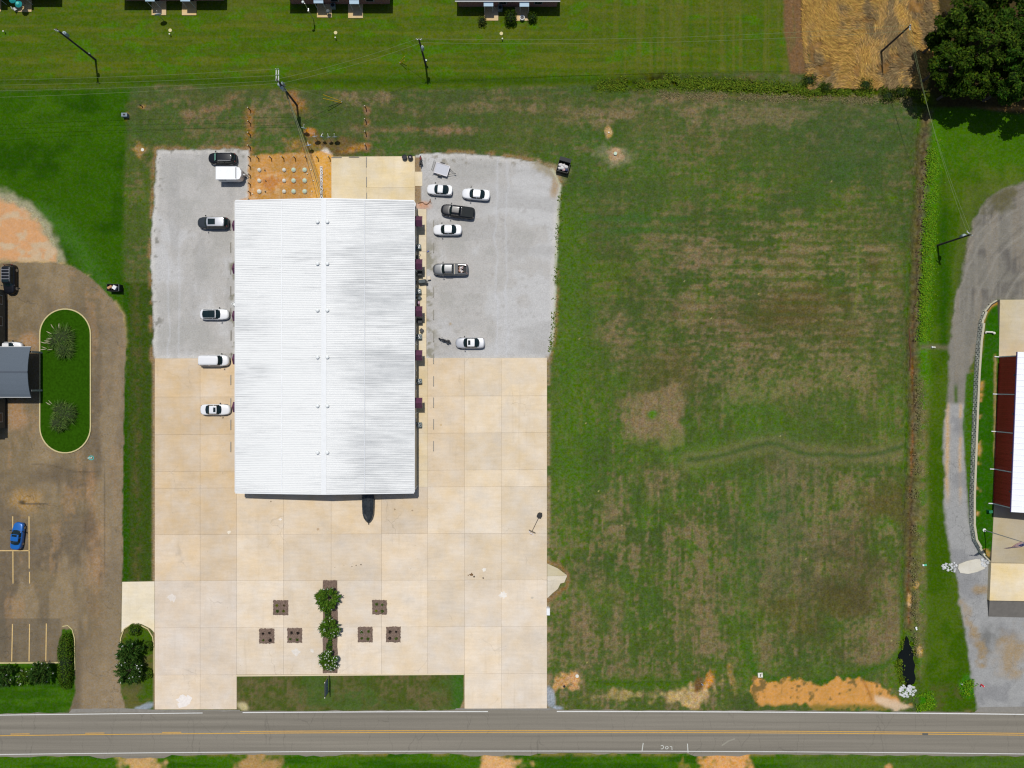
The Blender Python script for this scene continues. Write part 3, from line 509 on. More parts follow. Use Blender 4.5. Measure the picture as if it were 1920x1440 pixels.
GM['verge'] = GM['lawn']; GM['bare_ground'] = ground_mat('bare_clay', (4, 0.12), (0.9, 0.08), sat=0.08)
GLAB = {0: 'wide patchy green and brown field of rough grass', 1: 'olive green mown lawn in front of the row houses', 2: 'deep green lawn beside the muddy car park', 3: 'pale gravel lot with the enclosed trailer', 4: 'pale gravel lot with pickups and motorcycles',
        5: 'orange dirt yard with pale round lids and white blocks', 6: 'brown worn asphalt car park around the grass oval', 7: 'dry golden straw field beside the dark trees', 8: 'shaded soil under the dark trees', 9: 'bright green lawn along the grey drive', 10: 'grey gravel and broken asphalt drive',
        11: 'weedy ditch along two sides of the field', 12: 'grass corner with hedge beside the road', 13: 'green grass verge on the far side of the road', 14: 'small grass island with tree and round shrubs', 16: 'grass strip with the sign between the two driveways', 17: 'bare orange patch above the car park', 19: 'bare orange clay bank along the road below the field', 18: 'raised grass behind the block retaining wall'}
px2x = (GX - 960) / S; px2y = (720 - GY) / S
V = np.stack([px2x, px2y, Z], -1); Call = np.concatenate([np.clip(C / KEXP, 0, 0.85), np.ones(GX.shape + (1,))], -1)
ny, nx = GX.shape; idx = np.arange(ny * nx).reshape(ny, nx)
FLAB = LAB[:-1, :-1]
quads = np.stack([idx[1:, :-1], idx[1:, 1:], idx[:-1, 1:], idx[:-1, :-1]], -1)
for i in sorted(set(FLAB.ravel())):
    q = quads[FLAB == i]; u, inv = np.unique(q.ravel(), return_inverse=True)
    me = bpy.data.meshes.new(names[i]); me.vertices.add(len(u)); me.vertices.foreach_set('co', V.reshape(-1, 3)[u].ravel().astype(np.float32))
    me.loops.add(q.size); me.loops.foreach_set('vertex_index', inv.astype(np.int32)); me.polygons.add(len(q)); me.polygons.foreach_set('loop_start', np.arange(0, q.size, 4, dtype=np.int32))
    ca = me.color_attributes.new('tint', 'FLOAT_COLOR', 'POINT'); ca.data.foreach_set('color', Call.reshape(-1, 4)[u].ravel().astype(np.float32))
    me.update(calc_edges=True); me.validate(); me.shade_smooth(); me.materials.append(GM[names[i]])
    tag(obj(names[i], me, None), GLAB[i], names[i].replace('_', ' '), kind='structure')
# the land goes on to the horizon outside the surveyed grid
g = MB(); x0, x1, y0, y1 = px2x.min(), px2x.max(), px2y.min(), px2y.max(); B = 1500
for a in ((-B, y1, B, B), (-B, -B, B, y0), (-B, y0, x0, y1), (x1, y0, B, y1)): g.add([(a[0], a[1], -0.02), (a[2], a[1], -0.02), (a[2], a[3], -0.02), (a[0], a[3], -0.02)], [(0, 1, 2, 3)])
tag(obj('ground', g, mat('far_grass', alb(70, 98, 30), 0.95, noise=(0.05, 0.3))), 'grassland going on beyond the field', 'ground', kind='structure')
# water
wm = mat('dark_water', (0.004, 0.005, 0.003), 0.06, spec=0.4)
tag(obj('water', MB().sheet([W(*p)[:2] for p in [(1704, 1194), (1708, 1202), (1709, 1211), (1714, 1218), (1717, 1230), (1716, 1238), (1720, 1250), (1718, 1262), (1721, 1275), (1718, 1285), (1708, 1289), (1699, 1287), (1696, 1276), (1690, 1268), (1684, 1258), (1683, 1250), (1688, 1241), (1688, 1231), (1695, 1222), (1696, 1212), (1700, 1205)]], -0.62), wm), 'black pool of water at the end of the ditch', 'pool', kind='structure')
st = MB(); sp = [(float(np.interp(y, [q[1] for q in DITCH_E], [q[0] for q in DITCH_E])) + 1.6 * math.sin(y / 17) + R.uniform(-.7, .7), y) for y in range(615, 700, 8)]
st.strip([W(x - 1 + R.uniform(-1, 1), y)[:2] for x, y in sp], 0.2, -0.66)
tag(obj('water', st, mat('muddy_water', alb(92, 62, 38), 0.3)), 'thin rusty trickle in the ditch near the white culvert pipe', 'stream', kind='structure')
# ------------------------------------------------------------------ road, markings, concrete lot
xs = list(range(-140, 2061, 50))
rt = lambda x, o=0: (x, float(ROAD_T(x)) + o)
pw = lambda pts: [tuple(W(*p)[:2]) for p in pts]
m_road = bpy.data.materials.new('road_asphalt'); m_road.use_nodes = True
nt = m_road.node_tree; b = nt.nodes['Principled BSDF']; b.inputs['Roughness'].default_value = 0.9; b.inputs['Specular IOR Level'].default_value = 0.15
pos = nt.nodes.new('ShaderNodeNewGeometry').outputs['Position']
sep = nt.nodes.new('ShaderNodeSeparateXYZ'); nt.links.new(pos, sep.inputs[0])
trk = tex_noise(nt, mapping(nt, pos, (0.012, 1.0, 1)), 1.3, 3, 0.5); lng = tex_noise(nt, mapping(nt, pos, (0.05, 2.5, 1)), 1.0, 5, 0.6); fin = tex_noise(nt, pos, 6, 5, 0.7)
val = ramp_math(nt, 'MULTIPLY', maprange(nt, trk, 0.3, 0.7, 0.84, 1.14), maprange(nt, fin, 0.25, 0.75, 0.88, 1.1)); val = ramp_math(nt, 'MULTIPLY', val, maprange(nt, lng, 0.3, 0.7, 0.92, 1.07))
hs = nt.nodes.new('ShaderNodeHueSaturation'); hs.inputs['Color'].default_value = (*alb(135, 129, 117), 1); nt.links.new(val, hs.inputs['Value'])
wv = nt.nodes.new('ShaderNodeVectorMath'); wv.operation = 'MULTIPLY_ADD'; wv.inputs[1].default_value = (1.6, 1.6, 0)
nn = nt.nodes.new('ShaderNodeTexNoise'); nn.inputs['Scale'].default_value = 0.6; nn.inputs['Detail'].default_value = 5; nt.links.new(pos, nn.inputs['Vector']); nt.links.new(nn.outputs['Color'], wv.inputs[0]); nt.links.new(pos, wv.inputs[2])
vo = nt.nodes.new('ShaderNodeTexVoronoi'); vo.feature = 'DISTANCE_TO_EDGE'; vo.inputs['Scale'].default_value = 1; nt.links.new(mapping(nt, wv.outputs[0], (0.3, 0.09, 1)), vo.inputs['Vector'])
ck = ramp_math(nt, 'MULTIPLY', maprange(nt, vo.outputs['Distance'], 0, 0.014, 0.34, 0), maprange(nt, tex_noise(nt, pos, 0.2, 3), 0.4, 0.62, 0, 1))
nt.links.new(mixcol(nt, ck, hs.outputs[0], alb(70, 68, 62)), b.inputs['Base Color'])
edge = random.Random(3)
top = [rt(x, -2 + edge.uniform(-1.2, 1.2)) for x in range(-140, 2061, 14)]; bot = [rt(x, 80 + edge.uniform(-1.5, 1.5) + (4 if (180 < x < 320 or 560 < x < 640 or 880 < x < 1000 or 1290 < x < 1400) else 0)) for x in range(-140, 2061, 14)]
road = MB(); n = len(top); road.v = [(*W(*p)[:2], 0.02) for p in top] + [(*W(*p)[:2], 0.02) for p in bot]; road.f = [(i, n + i, n + i + 1, i + 1) for i in range(n - 1)]
ROAD = tag(obj('road', road, m_road), 'two lane grey road with yellow centre lines', 'road', kind='structure')
m_shoul = ground_mat('shoulder', (5, .2)); 
def apron(pts): return MB().sheet(pw(pts), 0.012)
sh = mat('old_tarmac', alb(138, 134, 126), 0.92, noise=(2.0, 0.16))
for pts in ([(135, 1329), (232, 1328), (300, 1331), (450, 1331), (450, 1340), (125, 1342)], [(855, 1328), (1040, 1328), (1046, 1334), (850, 1335)], [(1838, 1326), (2000, 1324), (2000, 1345), (1820, 1341)]):
    tag(obj('road_apron', apron(pts), sh), 'grey tarmac apron between driveway and road', 'apron', kind='structure')
white = mat('road_paint_white', alb(226, 226, 222), 0.7, noise=(3, 0.12)); yellow = mat('road_paint_yellow', alb(212, 164, 74), 0.7, noise=(2.5, 0.16)); faded = mat('faded_yellow_paint', alb(222, 190, 128), 0.75, noise=(3, 0.2))
def band(pts, w, z=0.028): return MB().strip(pw(pts), w, z)
obj('edge_line', band([rt(x, 1.2) for x in range(-140, 385, 20)], 0.13), white, ROAD); obj('edge_line', band([rt(x, 0.6) for x in range(455, 1025, 19)], 0.2), white, ROAD) if False else None
obj('edge_line', band([rt(x, 1.0) for x in list(range(455, 925, 20))], 0.15), white, ROAD); obj('edge_line', band([rt(x, 0.8) for x in range(1044, 2061, 20)], 0.17), white, ROAD)
obj('edge_line', band([rt(x, 75) for x in range(-140, 2061, 20)], 0.11), white, ROAD)
obj('centre_line', band([rt(x, 39.8) for x in range(-140, 2061, 20)], 0.14), yellow, ROAD); obj('centre_line', band([rt(x, 36.4) for x in range(450, 2061, 20)], 0.13), yellow, ROAD)
for x in (-120, 20, 160, 304): obj('centre_dash', band([rt(x + k, 37.0) for k in (0, 12, 24, 36)], 0.13), yellow, ROAD)
LOC = [[(1206, 1393), (1203.5, 1409)], [(1289, 1394), (1290, 1411)], [(1239, 1398), (1242, 1397.4), (1244, 1399), (1244, 1402), (1242, 1404), (1239, 1404)],
       [(1250, 1399), (1252.4, 1400), (1253, 1402), (1251, 1404), (1248.5, 1404), (1247.4, 1401.5), (1249, 1399.3), (1250.4, 1399.1)], [(1256, 1399.4), (1259.6, 1399.8), (1260, 1406)]]
chalk = mat('survey_paint', alb(214, 216, 208), 0.8)
for k, pts in enumerate(LOC):
    pts = [(x, y) for x, y in pts]; obj('survey_mark', band(pts, 0.1 if k > 1 else 0.13, 0.034), chalk, ROAD)
obj('patch', band([(1353, 1398), (1366, 1389), (1378, 1385)], 0.25, 0.03), mat('repair_patch', alb(150, 146, 132), 0.9), ROAD); obj('patch', band([(1729, 1376.4), (1740, 1376.6)], 0.34, 0.032), mat('dark_patch', alb(96, 94, 88), 0.9), ROAD)
# concrete lot: slabs with real joints
LOT = thing('concrete_lot', 'tan concrete lot of large slabs around the long white roof', 'concrete lot', kind='structure')
CX = [290.5, 375.5, 444, 532, 621, 715.5, 802, 871, 940, 1025.5]
RY = [(672, 671), (744.5, 742), (815, 811), (884, 880.5), (915.5, 912), (1002.5, 999.5), (1089, 1087), (1177, 1174), (1265.5, 1262.5), (1330, 1328)]
m_slab = concrete_mat('poured_concrete', None); SR = random.Random(11)
def rowy(r, x): a, c = RY[r]; return a + (c - a) * (x - 290) / 736
def slab(poly, base, z=0.06, parent=LOT, name='slab'):
    cx = sum(p[0] for p in poly) / len(poly); cy = sum(p[1] for p in poly) / len(poly); g = 0.13
    q = [(x + (g if x < cx else -g), y + (g if y < cy else -g)) for x, y in poly]; ww = [W(x, y) for x, y in q]; c = W(cx, cy)
    k = SR.uniform(0.945, 0.995); t = SR.uniform(-0.018, 0.018); base = (base[0] * k, base[1] * k * (1 - t * 0.3), base[2] * k * (1 - t))
    return obj(name, MB().prism([(w.x - c.x, w.y - c.y) for w in ww], -0.15, z), m_slab, parent, c, col=alb(*base))
def tone(cx, cy):
    a = np.array((227, 202, 167.)); bb = np.array((239, 221, 197.)); cc = np.array((234, 217, 196.))
    t = min(max((cy - 1000) / 130, 0), 1); c = a * (1 - t) + bb * t
    u = min(max((cx - 760) / 140, 0), 1) * (1 - t); c = c * (1 - u) + np.array((236, 217, 188.)) * u
    if cx > 444 and cy > 900: c = c * .5 + np.array((236, 219, 194.)) * .5
    if cx < 444 and cy > 1089: c = c * 0.4 + cc * 0.6
    return tuple(c)
for r in range(9):
    for c in range(9):
        x0, x1 = CX[c], CX[c + 1]
        if r < 4 and 2 <= c <= 5: continue
        if r == 8 and 2 <= c <= 6: continue
        p = [(x0, rowy(r, x0)), (x1, rowy(r, x1)), (x1, rowy(r + 1, x1)), (x0, rowy(r + 1, x0))]
        slab(p, tone((x0 + x1) / 2, (p[0][1] + p[2][1]) / 2))
for r in range(4): slab([(782, rowy(r, 782)), (802, rowy(r, 802)), (802, rowy(r + 1, 802)), (782, rowy(r + 1, 782))], (236, 216, 178))
ye = [(229.5, 1091), (290, 1090), (290, 1186), (282, 1178), (266, 1170), (246, 1170), (234, 1177), (228, 1186)]
obj('slab', MB().prism(pw(ye), -0.15, 0.055), m_slab, LOT, col=alb(238, 224, 194))
slab([(1026, 1056.5), (1046, 1065.5), (1063.5, 1079), (1026, 1080)], (214, 202, 168)); slab([(1026, 1080), (1063.5, 1079), (1058, 1092), (1051, 1093.5), (1046, 1104), (1036, 1112), (1026, 1121.5)], (232, 220, 196))
def stain(pts, rgb, r=1.0):
    cx, cy = pts; n = 15; q = [(cx + r * SR.uniform(.45, 1.15) * math.cos(a), cy + r * SR.uniform(.4, 1.0) * math.sin(a)) for a in np.linspace(0, 2 * math.pi, n, endpoint=False)]; obj('stain', MB().sheet(pw(q), 0.064), mat('stain_%d' % len(bpy.data.materials), alb(*rgb), .9, noise=(3, .12)), LOT)
for x_, y_, r_, c_ in ((884, 1077.5, 4, (120, 92, 60)), (889, 1081, 2, (70, 60, 48)), (878, 1078.5, 1.6, (140, 112, 80)), (906, 1083.5, 2.2, (96, 84, 70)), (660, 1062, 1.4, (150, 134, 110)), (668, 1060, 1.5, (140, 124, 104)), (677, 1058.6, 1.9, (140, 126, 108)), (628, 1064, 1.0, (160, 142, 116)), (645, 1060, .9, (158, 142, 118)), (596, 992, 3, (198, 172, 140)), (526, 974, 3.4, (240, 232, 222)), (430, 998, 4, (238, 226, 204)), (556, 1222, 9, (228, 220, 208)), (585, 1220, 5, (228, 220, 208)), (324, 1121, 10, (228, 218, 206)), (345, 1314, 16, (240, 232, 224)), (908, 1068, 5, (238, 232, 220)), (943, 1115, 9, (240, 233, 222)), (740, 955, 2.2, (170, 150, 120)), (773, 957, 2, (174, 152, 124)), (508, 940, 1.6, (150, 130, 106)), (998, 1121, 3, (200, 190, 172)), (827, 797, 2.4, (206, 178, 136)), (350, 790, 9, (214, 188, 154)), (320, 785, 7, (214, 190, 156))): stain((x_, y_), c_, r_)
obj('kerb', MB().wall(pw([(443, 1266.6), (870, 1263.6)]), 0.2, -0.1, 0.14), mat('kerb_concrete', alb(226, 210, 176), 0.9, noise=(3, .08)), LOT)
PADL = thing('concrete_pad', 'tan concrete pad behind the long white roof with black tubs', 'concrete pad', kind='structure')
for p in ([(621.5, 294), (687, 293.5), (687, 384), (621.5, 384)], [(687, 293.5), (778, 293), (778, 352), (687, 352)], [(687, 352), (778, 352), (778, 384), (687, 384)], [(778, 322), (792, 322), (792, 349), (778, 349)]): slab(p, (238, 219, 180), parent=PADL)
WALK = thing('sidewalk', 'narrow concrete walk along the wall with purple awnings', 'sidewalk', kind='structure')
for y in range(392, 672, 40): slab([(781, y), (799.5, y), (799.5, min(y + 40, 671.5)), (781, min(y + 40, 671.5))], (238, 220, 184), parent=WALK)
# lines of the left car park
CPM = {'v': [((24, 968), (24, 1030)), ((54.5, 968), (54.8, 1066)), ((24.3, 1033), (24.5, 1094)), ((55.4, 1072), (55.6, 1094)), ((23.5, 1170), (22, 1240)), ((55.5, 1170), (54.5, 1240)), ((87, 1169), (86, 1240)), ((-60, 1032.5), (55, 1032.5)), ((-8, 1170), (-9, 1240))]}
for a, bb in CPM['v']: tag(obj('parking_line', band([a, bb], 0.16, 0.012), faded), 'faded yellow painted parking line on the brown asphalt', 'parking line', 'parking lines', 'structure')
acc = thing('parking_symbol', 'small turquoise wheelchair symbol painted near the grass oval', 'painted symbol', W(171, 858.5, 0.0)); acc['kind'] = 'structure'
teal = mat('teal_paint', alb(70, 176, 170), 0.7); m_wp = mat('pale_paint', alb(205, 226, 216), 0.7)
obj('disc', MB().strip([(0.42 * math.cos(a), 0.34 * math.sin(a)) for a in np.linspace(0, 2 * math.pi, 17)], 0.14, 0.013), teal, acc); obj('figure', MB().strip([(-0.62, -0.05), (-0.35, 0.0), (0.05, -0.02), (0.1, 0.18)], 0.13, 0.017), m_wp, acc)
# kerbs
m_kerb = mat('pale_kerb', alb(206, 192, 140), 0.9, noise=(3, 0.1))
def kerb(label, pts, w=0.18, z1=0.15, closed=False, cat='kerb'): return tag(obj('kerb', MB().wall(pw(pts), w, -0.1, z1, closed), m_kerb), label, cat, kind='structure')
cap = [(123 + 47.5 * math.cos(a), 627 - 47.5 * math.sin(a)) for a in np.linspace(0, math.pi, 20)] + [(123 - 47.5 * math.cos(a), 800 + 49 * math.sin(a)) for a in np.linspace(0, math.pi, 20)]
kerb('pale kerb around the grass oval in the car park', cap, 0.2, 0.15, True)
isl = MB().prism(pw([(123 + (x - 123) * 0.982, 713 + (y - 713) * 0.993) for x, y in cap]), -0.05, 0.11)
tag(obj('lawn', isl, mat('island_grass', alb(44, 80, 4), 1.0, spec=0.0, noise=(2.6, 0.36))), 'vivid green grass oval with two clumps of pampas grass', 'lawn', kind='structure')
kerb('kerb on the car park side of the long clipped hedge', [(118, 1174), (128, 1172.5), (136, 1180), (140.5, 1196), (141.5, 1255)], 0.14); kerb('straight kerb at the end of the three painted bays', [(-60, 1243), (113, 1242)], 0.2)
kerb('curved kerb at the head of the small shrub island', [(226.5, 1225), (227, 1196), (233, 1179), (245, 1171), (262, 1171), (278, 1179), (287, 1194), (289.5, 1215), (289.5, 1262)], 0.16)
# slabs and ramp round the red building
APR = thing('concrete_apron', 'tan concrete apron in front of the red metal building', 'concrete apron', kind='structure')
def aslab(poly, base, z):
    ww = [W(x, y, z) for x, y in poly]; c = W(sum(p[0] for p in poly) / len(poly), sum(p[1] for p in poly) / len(poly), 0)
    return obj('slab', MB().prism([(w.x - c.x, w.y - c.y) for w in ww], -0.2, z), m_slab, APR, c, col=alb(*base))
aslab([(1875, 562), (2040, 561), (2040, 668), (1873, 668)], (204, 190, 158), 0.64); aslab([(1864.5, 940), (2040, 940), (2040, 1057), (1858.5, 1055)], (186, 172, 142), 0.64); aslab([(1858.5, 1056), (2040, 1058), (2040, 1129), (1855.5, 1126)], (234, 214, 172), 0.64)
rp = MB(); q = [W(1855.5, 1127, 0.6), W(2040, 1130, 0.6), W(2040, 1161, 0.06), W(1853.5, 1156, 0.06)]; qb = [Vector((v.x, v.y, -0.2)) for v in q]
rp.add(q + qb, [(3, 2, 1, 0), (0, 1, 5, 4), (1, 2, 6, 5), (2, 3, 7, 6), (3, 0, 4, 7)])
tag(obj('ramp', rp, mat('dark_asphalt', alb(112, 108, 102), 0.92, noise=(1.2, 0.15))), 'dark asphalt ramp below the concrete apron', 'ramp', kind='structure')
# broken concrete crossing in the drive
PT = [(1797, 1058), (1812, 1052), (1830, 1048), (1840, 1049), (1848, 1056), (1846, 1066), (1832, 1072), (1815, 1076), (1800, 1074), (1796, 1066)]
tag(obj('concrete_patch', MB().prism(pw(PT), -0.1, 0.07), concrete_mat('rough_concrete', alb(214, 208, 190))), 'rough white concrete patch across the grey drive', 'patch', kind='structure')
# ------------------------------------------------------------------ the long white-roofed building
BLD = thing('metal_building', 'long building with a streaky white ribbed metal roof and round roof vents', 'building', W(608, 652))
EH, RH = 4.0, 5.35                                                # eave and ridge heights
bx0, bx1 = W(441.5, 650, EH).x, W(776.2, 650, EH).x; by1, by0 = W(608, 377.5, EH).y, W(608, 923, EH).y
rx = W(607, 650, RH).x; BO = BLD.location
m_roof = bpy.data.materials.new('weathered_white_metal'); m_roof.use_nodes = True
nt = m_roof.node_tree; b = nt.nodes['Principled BSDF']; b.inputs['Roughness'].default_value = 0.55; b.inputs['Specular IOR Level'].default_value = 0.25
pos = nt.nodes.new('ShaderNodeNewGeometry').outputs['Position']; sep = nt.nodes.new('ShaderNodeSeparateXYZ'); nt.links.new(pos, sep.inputs[0])
s1 = tex_noise(nt, mapping(nt, pos, (0.16, 3.6, 0)), 1.0, 4, 0.65); s2 = tex_noise(nt, mapping(nt, pos, (0.3, 1.5, 0)), 1.0, 3, 0.6)
big = tex_noise(nt, mapping(nt, pos, (0.05, 0.17, 0)), 1.0, 5, 0.62); oi = nt.nodes.new('ShaderNodeObjectInfo')
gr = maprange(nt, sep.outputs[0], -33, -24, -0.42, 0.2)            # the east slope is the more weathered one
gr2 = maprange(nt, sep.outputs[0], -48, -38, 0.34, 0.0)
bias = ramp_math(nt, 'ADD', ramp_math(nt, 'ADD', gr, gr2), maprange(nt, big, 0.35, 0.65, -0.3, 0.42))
lin_ = maprange(nt, ramp_math(nt, 'PINGPONG', ramp_math(nt, 'ADD', sep.outputs[1], 500.0), 0.152), 0.0, 0.152, 0.4, -0.18)
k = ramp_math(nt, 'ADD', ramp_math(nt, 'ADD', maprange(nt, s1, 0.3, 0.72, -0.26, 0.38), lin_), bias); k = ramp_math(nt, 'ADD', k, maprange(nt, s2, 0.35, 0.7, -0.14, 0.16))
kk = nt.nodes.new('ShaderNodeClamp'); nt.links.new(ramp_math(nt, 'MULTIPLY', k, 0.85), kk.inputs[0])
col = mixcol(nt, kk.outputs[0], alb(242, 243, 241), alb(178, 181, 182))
dk = ramp_math(nt, 'MULTIPLY', maprange(nt, tex_noise(nt, mapping(nt, pos, (0.1, 3.2, 0)), 1.0, 2, 0.5), 0.62, 0.72, 0, 0.34), maprange(nt, big, 0.38, 0.58, 0.3, 1))
col = mixcol(nt, dk, col, alb(122, 122, 126)); nt.links.new(col, b.inputs['Base Color'])
NP = 55; pw_ = (by1 - by0) / NP
mid_w = W(528.5, 650, 4.7).x; mid_e = W(684, 650, 4.7).x
def panel_mesh(xa, za, xb, zb, lift):
    "one sheet: flat pan with three upstanding ribs, running from eave to ridge"
    m = MB(); L = pw_; prof = []
    for c in (1 / 6, 3 / 6, 5 / 6): prof += [(c * L - 0.06, 0), (c * L - 0.025, 0.042), (c * L + 0.025, 0.042), (c * L + 0.06, 0)]
    prof = [(0, 0)] + prof + [(L, 0)]
    vs = []; n = len(prof)
    for x, z in ((xa, za), (xb, zb)): vs += [(x, y, z + dz + lift) for y, dz in prof]
    f = [(i, i + 1, n + i + 1, n + i) if xa > xb else (i, n + i, n + i + 1, i + 1) for i in range(n - 1)]
    m.add(vs, f); m.add([(xa, 0, za + lift - 0.05), (xb, 0, zb + lift - 0.05), (xb, L, zb + lift - 0.05), (xa, L, za + lift - 0.05)], [(0, 1, 2, 3)])
    return m
def zat(x): return RH - (RH - EH) * (abs(x - rx) / (rx - bx0 if x < rx else bx1 - rx))
for xa, xb, lift in ((bx0, mid_w + 0.15, 0), (mid_w, rx, 0.012), (bx1, mid_e - 0.15, 0), (mid_e, rx, 0.012)):
    pm_ = panel_mesh(xa - BO.x, zat(xa), xb - BO.x, zat(xb), lift).mesh('roof_panel', m_roof)
    for i in range(NP): obj('roof_panel', pm_, None, BLD, (0, by0 - BO.y + i * pw_, 0))
wht = mat('white_trim', alb(244, 246, 246), 0.5, noise=(1.2, 0.05)); m_gut = mat('gutter', alb(226, 228, 228), 0.5)
cap_ = MB(); yy0, yy1 = by0 - BO.y - 0.02, by1 - BO.y + 0.02; cxr = rx - BO.x
cap_.add([(cxr - 0.42, yy0, RH + 0.015), (cxr, yy0, RH + 0.075), (cxr + 0.42, yy0, RH + 0.015), (cxr - 0.42, yy1, RH + 0.015), (cxr, yy1, RH + 0.075), (cxr + 0.42, yy1, RH + 0.015)], [(0, 1, 4, 3), (1, 2, 5, 4)])
obj('ridge_cap', cap_, mat('ridge_metal', alb(240, 242, 242), .6, noise=(1.5, .05)), BLD)
for xm_ in (mid_w, mid_e): obj('lap_trim', MB().box((xm_ - BO.x, (by0 + by1) / 2 - BO.y, zat(xm_) + 0.045), (0.14, by1 - by0 - .1, 0.04)), mat('lap_metal', alb(240, 242, 243) if xm_ == mid_w else alb(216, 219, 222), .6, noise=(.8, .12)), BLD)
for y, s in ((by0, -1), (by1, 1)):
    t = MB()
    for xa in (bx0, bx1): t.add([(xa - BO.x, y - BO.y + s * 0.005, zat(xa) - 0.22), (cxr, y - BO.y + s * 0.005, RH - 0.22), (cxr, y - BO.y + s * 0.005, RH + 0.06), (xa - BO.x, y - BO.y + s * 0.005, zat(xa) + 0.06), (xa - BO.x, y - BO.y + s * 0.19, zat(xa) - 0.22), (cxr, y - BO.y + s * 0.19, RH - 0.22), (cxr, y - BO.y + s * 0.19, RH + 0.06), (xa - BO.x, y - BO.y + s * 0.19, zat(xa) + 0.06)], [(4, 5, 6, 7), (3, 2, 6, 7), (0, 1, 5, 4), (0, 3, 7, 4)])
    obj('gable_trim', t, wht, BLD)
for xe, s in ((bx0, -1), (bx1, 1)): obj('gutter', MB().box((xe - BO.x + s * 0.07, (by0 + by1) / 2 - BO.y, EH - 0.06), (0.14, by1 - by0, 0.14)), m_gut, BLD)
m_wall = bpy.data.materials.new('tan_metal_siding'); m_wall.use_nodes = True
nt = m_wall.node_tree; b = nt.nodes['Principled BSDF']; b.inputs['Roughness'].default_value = 0.6; tc = nt.nodes.new('ShaderNodeTexCoord')
wv = nt.nodes.new('ShaderNodeTexWave'); wv.inputs['Scale'].default_value = 1.6; wv.bands_direction = 'DIAGONAL'; nt.links.new(tc.outputs['Object'], wv.inputs['Vector'])
nt.links.new(mixcol(nt, wv.outputs[1], alb(176, 168, 150), alb(200, 194, 178)), b.inputs['Base Color'])
wx0, wx1, wy0, wy1 = bx0 + 0.12, bx1 - 0.12, by0 + 0.12, by1 - 0.12
for nm, a, c in (('wall', (wx0, wy0), (wx0, wy1)), ('wall', (wx1, wy0), (wx1, wy1))):
    obj(nm, MB().box((a[0] - BO.x, (a[1] + c[1]) / 2 - BO.y, (EH - 0.1) / 2), (0.16, c[1] - a[1], EH - 0.1)), m_wall, BLD)
for y in (wy0, wy1):
    w_ = MB(); p = [(wx0 - BO.x, 0), (wx1 - BO.x, 0), (wx1 - BO.x, EH - 0.1), (cxr, RH - 0.15), (wx0 - BO.x, EH - 0.1)]
    w_.add([(x, y - BO.y - 0.08, z) for x, z in p] + [(x, y - BO.y + 0.08, z) for x, z in p], [(0, 1, 2, 3, 4), (9, 8, 7, 6, 5)]); obj('wall', w_, m_wall, BLD)
m_vent = mat('vent_metal', alb(238, 241, 240), 0.45)
for px, ys in ((595, (415.5, 494, 581.5, 669.5, 761, 848.5)), (613.3, (415.5, 494, 581.5, 669.5, 761, 848.5))):
    for y in ys:
        p = W(px, y, RH + 0.2); v = obj('roof_vent', MB().lathe([(0.16, -0.25), (0.16, 0.08), (0.31, 0.1), (0.31, 0.2), (0.27, 0.25), (0.14, 0.29), (0.0, 0.3)], (0, 0, 0), 14), m_vent, BLD, (p.x - BO.x, p.y - BO.y, RH + 0.02), True)
m_awn = mat('purple_awning', alb(112, 66, 92), 0.34, metal=0.35, spec=0.6, noise=(4, 0.12)); m_door = mat('dark_door', (0.03, 0.03, 0.032), 0.4); m_glass = mat('window_glass', (0.012, 0.016, 0.018), 0.06, spec=0.6); m_post = mat('dark_metal', (0.03, 0.028, 0.028), 0.45)
for px, side in ((776, 1), (441, -1)):
    xw = (wx1 + 0.085 if side > 0 else wx0 - 0.085) - BO.x
    for ay in ((408, 489, 577.5, 660, 749.5) if side > 0 else (416, 497, 586, 667.5, 757.5)):
        yc = W(0, ay + 6, 2.9).y - BO.y; d = 1.25 if side > 0 else 1.05; hw = 0.88
        A = MB(); x1 = xw + side * d
        A.add([(xw, yc - hw, 2.55), (xw, yc, 3.36), (xw, yc + hw, 2.55), (x1, yc - hw, 2.5), (x1, yc, 3.31 - (0.0 if side > 0 else 0.25)), (x1, yc + hw, 2.5)], [(0, 3, 4, 1), (1, 4, 5, 2), (3, 5, 4)])
        A.box((x1, yc - hw + 0.03, 2.42), (0.05, 0.05, 0.2)); A.box((x1, yc + hw - 0.03, 2.42), (0.05, 0.05, 0.2))
        aw = obj('awning', A, m_awn, BLD)
        obj('door', MB().box((xw + side * 0.03, yc, 1.07), (0.08, 1.0, 2.14)), m_door, BLD)
        for dy in (-3.1, 2.7):
            f = obj('window', MB().box((xw + side * 0.03, yc + dy, 1.7), (0.1, 1.1, 1.1)), wht, BLD); obj('pane', MB().box((xw + side * 0.07, yc + dy, 1.7), (0.06, 0.95, 0.95)), m_glass, f)
    for dy in (by0 + 0.5, by0 + 13.2, by0 + 25, by0 + 37.5, by1 - 0.5): obj('downspout', MB().box((xw + side * 0.06, dy - BO.y, (EH - 0.1) / 2), (0.1, 0.1, EH - 0.14)), wht, BLD)
obj('garage_door', MB().box(((W(692, 918).x - BO.x), wy0 - 0.1 - BO.y, 1.5), (3.0, 0.06, 3.0)), mat('shop_door', alb(190, 188, 180), 0.6), BLD)

